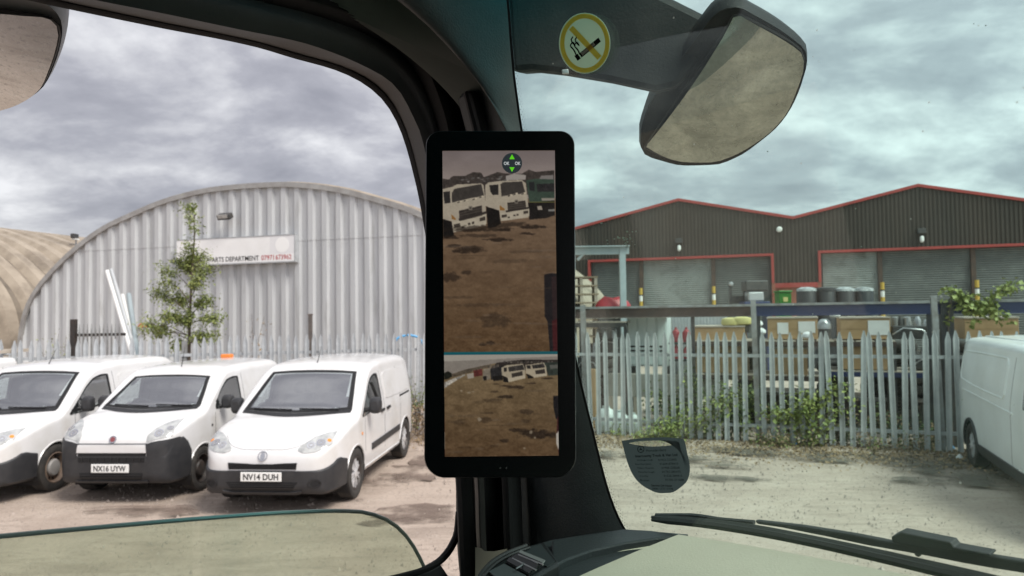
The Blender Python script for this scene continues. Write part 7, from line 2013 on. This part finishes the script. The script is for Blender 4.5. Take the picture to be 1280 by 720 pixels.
for k in range(16):
    x0 = 400 + k * 22; fill(f4([(x0, 100 + (k * 7) % 9), (x0 + 14, 98 + (k * 5) % 7), (x0 + 15, 112), (x0, 114)]), (60 + 30 * (k % 3), 56 + 28 * (k % 3), 52 + 25 * (k % 3)), .7)
fill(f4([(162, 180), (205, 172), (208, 204), (168, 210)]), (150, 140, 128)); fill(f4([(205, 158), (262, 150), (264, 190), (210, 198)]), (86, 42, 38), 1, .3); fill(f4([(270, 150), (318, 142), (312, 215), (265, 222)]), (120, 110, 96), 1, .2); fill(f4([(315, 150), (390, 130), (395, 215), (320, 218)]), (40, 38, 38), 1, .3)
fill(f4([(665, 112), (765, 108), (765, 190), (690, 195)]), (46, 52, 46), 1, .3); fill(f4([(700, 128), (765, 124), (765, 150), (705, 152)]), (86, 86, 80))
for (b_, w_, s_, g_, l_) in (([(545, 125), (665, 112), (678, 140), (682, 190), (600, 206), (575, 190), (545, 180)], [(585, 128), (660, 118), (672, 142), (592, 150)], [(550, 130), (575, 128), (578, 150), (555, 150)], [(605, 162), (668, 152), (672, 180), (610, 186)], [(590, 190), (682, 178), (682, 196), (598, 206)]),
                        ([(388, 140), (425, 125), (528, 118), (540, 150), (542, 205), (430, 232), (425, 205), (390, 190)], [(430, 138), (526, 124), (536, 155), (436, 168)], [(402, 142), (422, 140), (422, 166), (404, 168)], [(452, 180), (522, 165), (526, 195), (456, 206)], [(428, 210), (542, 188), (542, 210), (432, 234)])):
    fill(f4(b_), (160, 148, 126), 1, .06); fill(f4(w_), (52, 48, 45), 1, .4); fill(f4(s_), (40, 36, 34)); fill(f4(g_), (52, 46, 41)); fill(f4(l_), (172, 160, 138))
fill(f4([(395, 192), (426, 206), (432, 236), (400, 232)]), (24, 21, 19)); fill(f4([(548, 182), (576, 192), (598, 208), (560, 212)]), (24, 21, 19)); fill(f4([(330, 195), (395, 190), (395, 220), (335, 225)]), (26, 23, 21)); fill(f4([(268, 195), (290, 193), (290, 222), (270, 222)]), (26, 23, 21))
for (cx, cy, rx_, ry_, a) in ((480, 268, 60, 12, .75), (410, 258, 45, 6, .7), (580, 243, 40, 5, .7), (690, 212, 40, 7, .7), (340, 293, 30, 8, .5), (420, 326, 55, 12, .75), (330, 345, 60, 10, .45), (550, 420, 50, 18, .5), (540, 480, 30, 14, .35), (280, 470, 50, 18, .4), (620, 562, 130, 32, .8), (500, 535, 70, 14, .7), (405, 600, 30, 14, .65), (110, 480, 40, 20, .3), (300, 425, 60, 8, .3), (350, 245, 30, 4, .5)):
    blot(550 + cx / 5.14, 435 + cy / 5.14, rx_ / 5.14, ry_ / 5.14, (34, 25, 19), a, int(cx))
for (cx, cy, rx_, ry_) in ((125, 285, 8, 8), (175, 297, 16, 6), (240, 465, 14, 14), (575, 548, 12, 12), (530, 648, 8, 6), (600, 585, 8, 8), (200, 292, 14, 4)): blot(550 + cx / 5.14, 435 + cy / 5.14, rx_ / 5.14, ry_ / 5.14, (150, 138, 118), .7, int(cx) + 1)
fill(f4([(722, 325), (765, 320), (765, 470), (735, 465), (722, 390)]), (26, 23, 24)); fill(f4([(745, 455), (765, 450), (765, 700), (750, 690), (740, 560)]), (52, 22, 24)); fill(f4([(738, 560), (755, 540), (765, 560), (765, 620), (748, 660), (738, 620)]), (175, 168, 158))
# shade under the lorries, tyre tracks and grit, then the softness and grain of a small camera
blot(600, 288, 40, 4, (30, 23, 18), .6, 61); blot(636, 283, 24, 3.5, (30, 23, 18), .6, 62)
for k in range(26):
    r_ = np.random.default_rng(400 + k); y0 = r_.uniform(300, 440); x0 = r_.uniform(556, 690); blot(x0, y0, r_.uniform(6, 26), r_.uniform(.6, 1.8), tuple(np.array([60, 46, 34]) + r_.uniform(-14, 60)), .28, 500 + k)
for k in range(22):
    r_ = np.random.default_rng(450 + k); y0 = r_.uniform(490, 568); x0 = r_.uniform(560, 690); blot(x0, y0, r_.uniform(4, 18), r_.uniform(.6, 2.0), tuple(np.array([56, 43, 30]) + r_.uniform(-14, 50)), .30, 600 + k)
gmask = (((PYY > 292) & up) | (PYY > 478))[..., None]
img += gmask * ((9 * vnoise(.9, 91, 1.4) + 6 * vnoise(2.0, 92, 2.2)) * np.clip((PYY - 280) / 160, .35, 1))[..., None] * np.array([1, .9, .75])
for _ in range(2):
    img = (img * 2 + np.roll(img, 1, 0) + np.roll(img, -1, 0) + np.roll(img, 1, 1) + np.roll(img, -1, 1)) / 6
img = img * (1 + .03 * vnoise(.6, 93)[..., None]); img = img * .94 + 4
img[dm] = (24, 84, 92)
img = np.clip(img, 0, 255)
ST = 2.0                                          # picture samples per photo pixel kept in the mesh
gw, gh = int((SX1 - SX0) * 1.35), int((SY1 - SY0) * 1.35)
gx = np.linspace(0, IW - 1, gw); gy = np.linspace(0, IH - 1, gh)
k3 = (img + np.roll(img, 1, 0) + np.roll(img, 1, 1) + np.roll(np.roll(img, 1, 0), 1, 1)) / 4
smp = srgb(k3[np.round(gy).astype(int)][:, np.round(gx).astype(int)])
c00, c10, c01, c11 = ond(553, 188.5, .0010), ond(693.5, 188, .0010), ond(556, 571, .0010), ond(698.5, 569.5, .0010)
tx = np.linspace(0, 1, gw)[None, :, None]; ty = np.linspace(0, 1, gh)[:, None, None]
PV = (np.array(c00) * (1 - tx) + np.array(c10) * tx) * (1 - ty) + (np.array(c01) * (1 - tx) + np.array(c11) * tx) * ty
PV = PV.reshape(-1, 3) - np.array(disp.location)[None]
idx = np.arange(gw * gh).reshape(gh, gw); Q = np.stack([idx[:-1, :-1], idx[1:, :-1], idx[1:, 1:], idx[:-1, 1:]], -1).reshape(-1, 4)
me = bpy.data.meshes.new('screen'); me.vertices.add(len(PV)); me.vertices.foreach_set('co', PV.ravel())
me.loops.add(Q.size); me.loops.foreach_set('vertex_index', Q.ravel()); me.polygons.add(len(Q)); me.polygons.foreach_set('loop_start', np.arange(0, Q.size, 4)); me.polygons.foreach_set('loop_total', np.full(len(Q), 4)); me.update()
ca = me.color_attributes.new('picture', 'FLOAT_COLOR', 'POINT'); ca.data.foreach_set('color', np.concatenate([smp.reshape(-1, 3), np.ones((len(PV), 1))], 1).ravel())
m = bpy.data.materials.new('screen_picture'); m.use_nodes = True; t_ = m.node_tree; b = t_.nodes['Principled BSDF']
an_ = t_.nodes.new('ShaderNodeAttribute'); an_.attribute_name = 'picture'
t_.links.new(an_.outputs['Color'], b.inputs['Emission Color']); b.inputs['Emission Strength'].default_value = 0.86 / EXPK
b.inputs['Base Color'].default_value = (.004, .004, .004, 1); b.inputs['Roughness'].default_value = .25; b.inputs['Specular IOR Level'].default_value = .25
scr = link('screen', me, m, disp)
def em(name, c, k=1.0):
    m = bpy.data.materials.new(name); m.use_nodes = True; b = m.node_tree.nodes['Principled BSDF']
    b.inputs['Base Color'].default_value = (.004, .004, .004, 1); b.inputs['Emission Color'].default_value = (*srgb(c), 1); b.inputs['Emission Strength'].default_value = k / EXPK; return m
ic_d, ic_g, ic_w = em('icon_dark', (36, 42, 46)), em('icon_green', (90, 200, 20)), em('icon_white', (190, 195, 195))
mb = MB(); mb.add([ond(640 + 12.6 * math.cos(t), 204 + 12.8 * math.sin(t), .0014) for t in np.linspace(0, 2 * math.pi, 36, endpoint=False)], [tuple(range(36))]); ico = mb.build('menu_icon', ic_d, scr, fix=False)
for P in ([(640, 192.8), (636.6, 199), (643.4, 199)], [(640, 215), (636.8, 209), (643.2, 209)]):
    mb = MB(); mb.add([ond(x, y, .0018) for x, y in P], [(0, 1, 2)]); mb.build('arrow', ic_g, scr, fix=False)
for x in (633.3, 647.2):
    sc = (ond(x + 1, 204, 0) - ond(x, 204, 0)).length; text_obj('lettering', 'OK', ond(x, 204.2, .0018), du, dv, 4.2 * sc, ic_w, scr, width=7.0 * sc, bold=.02)
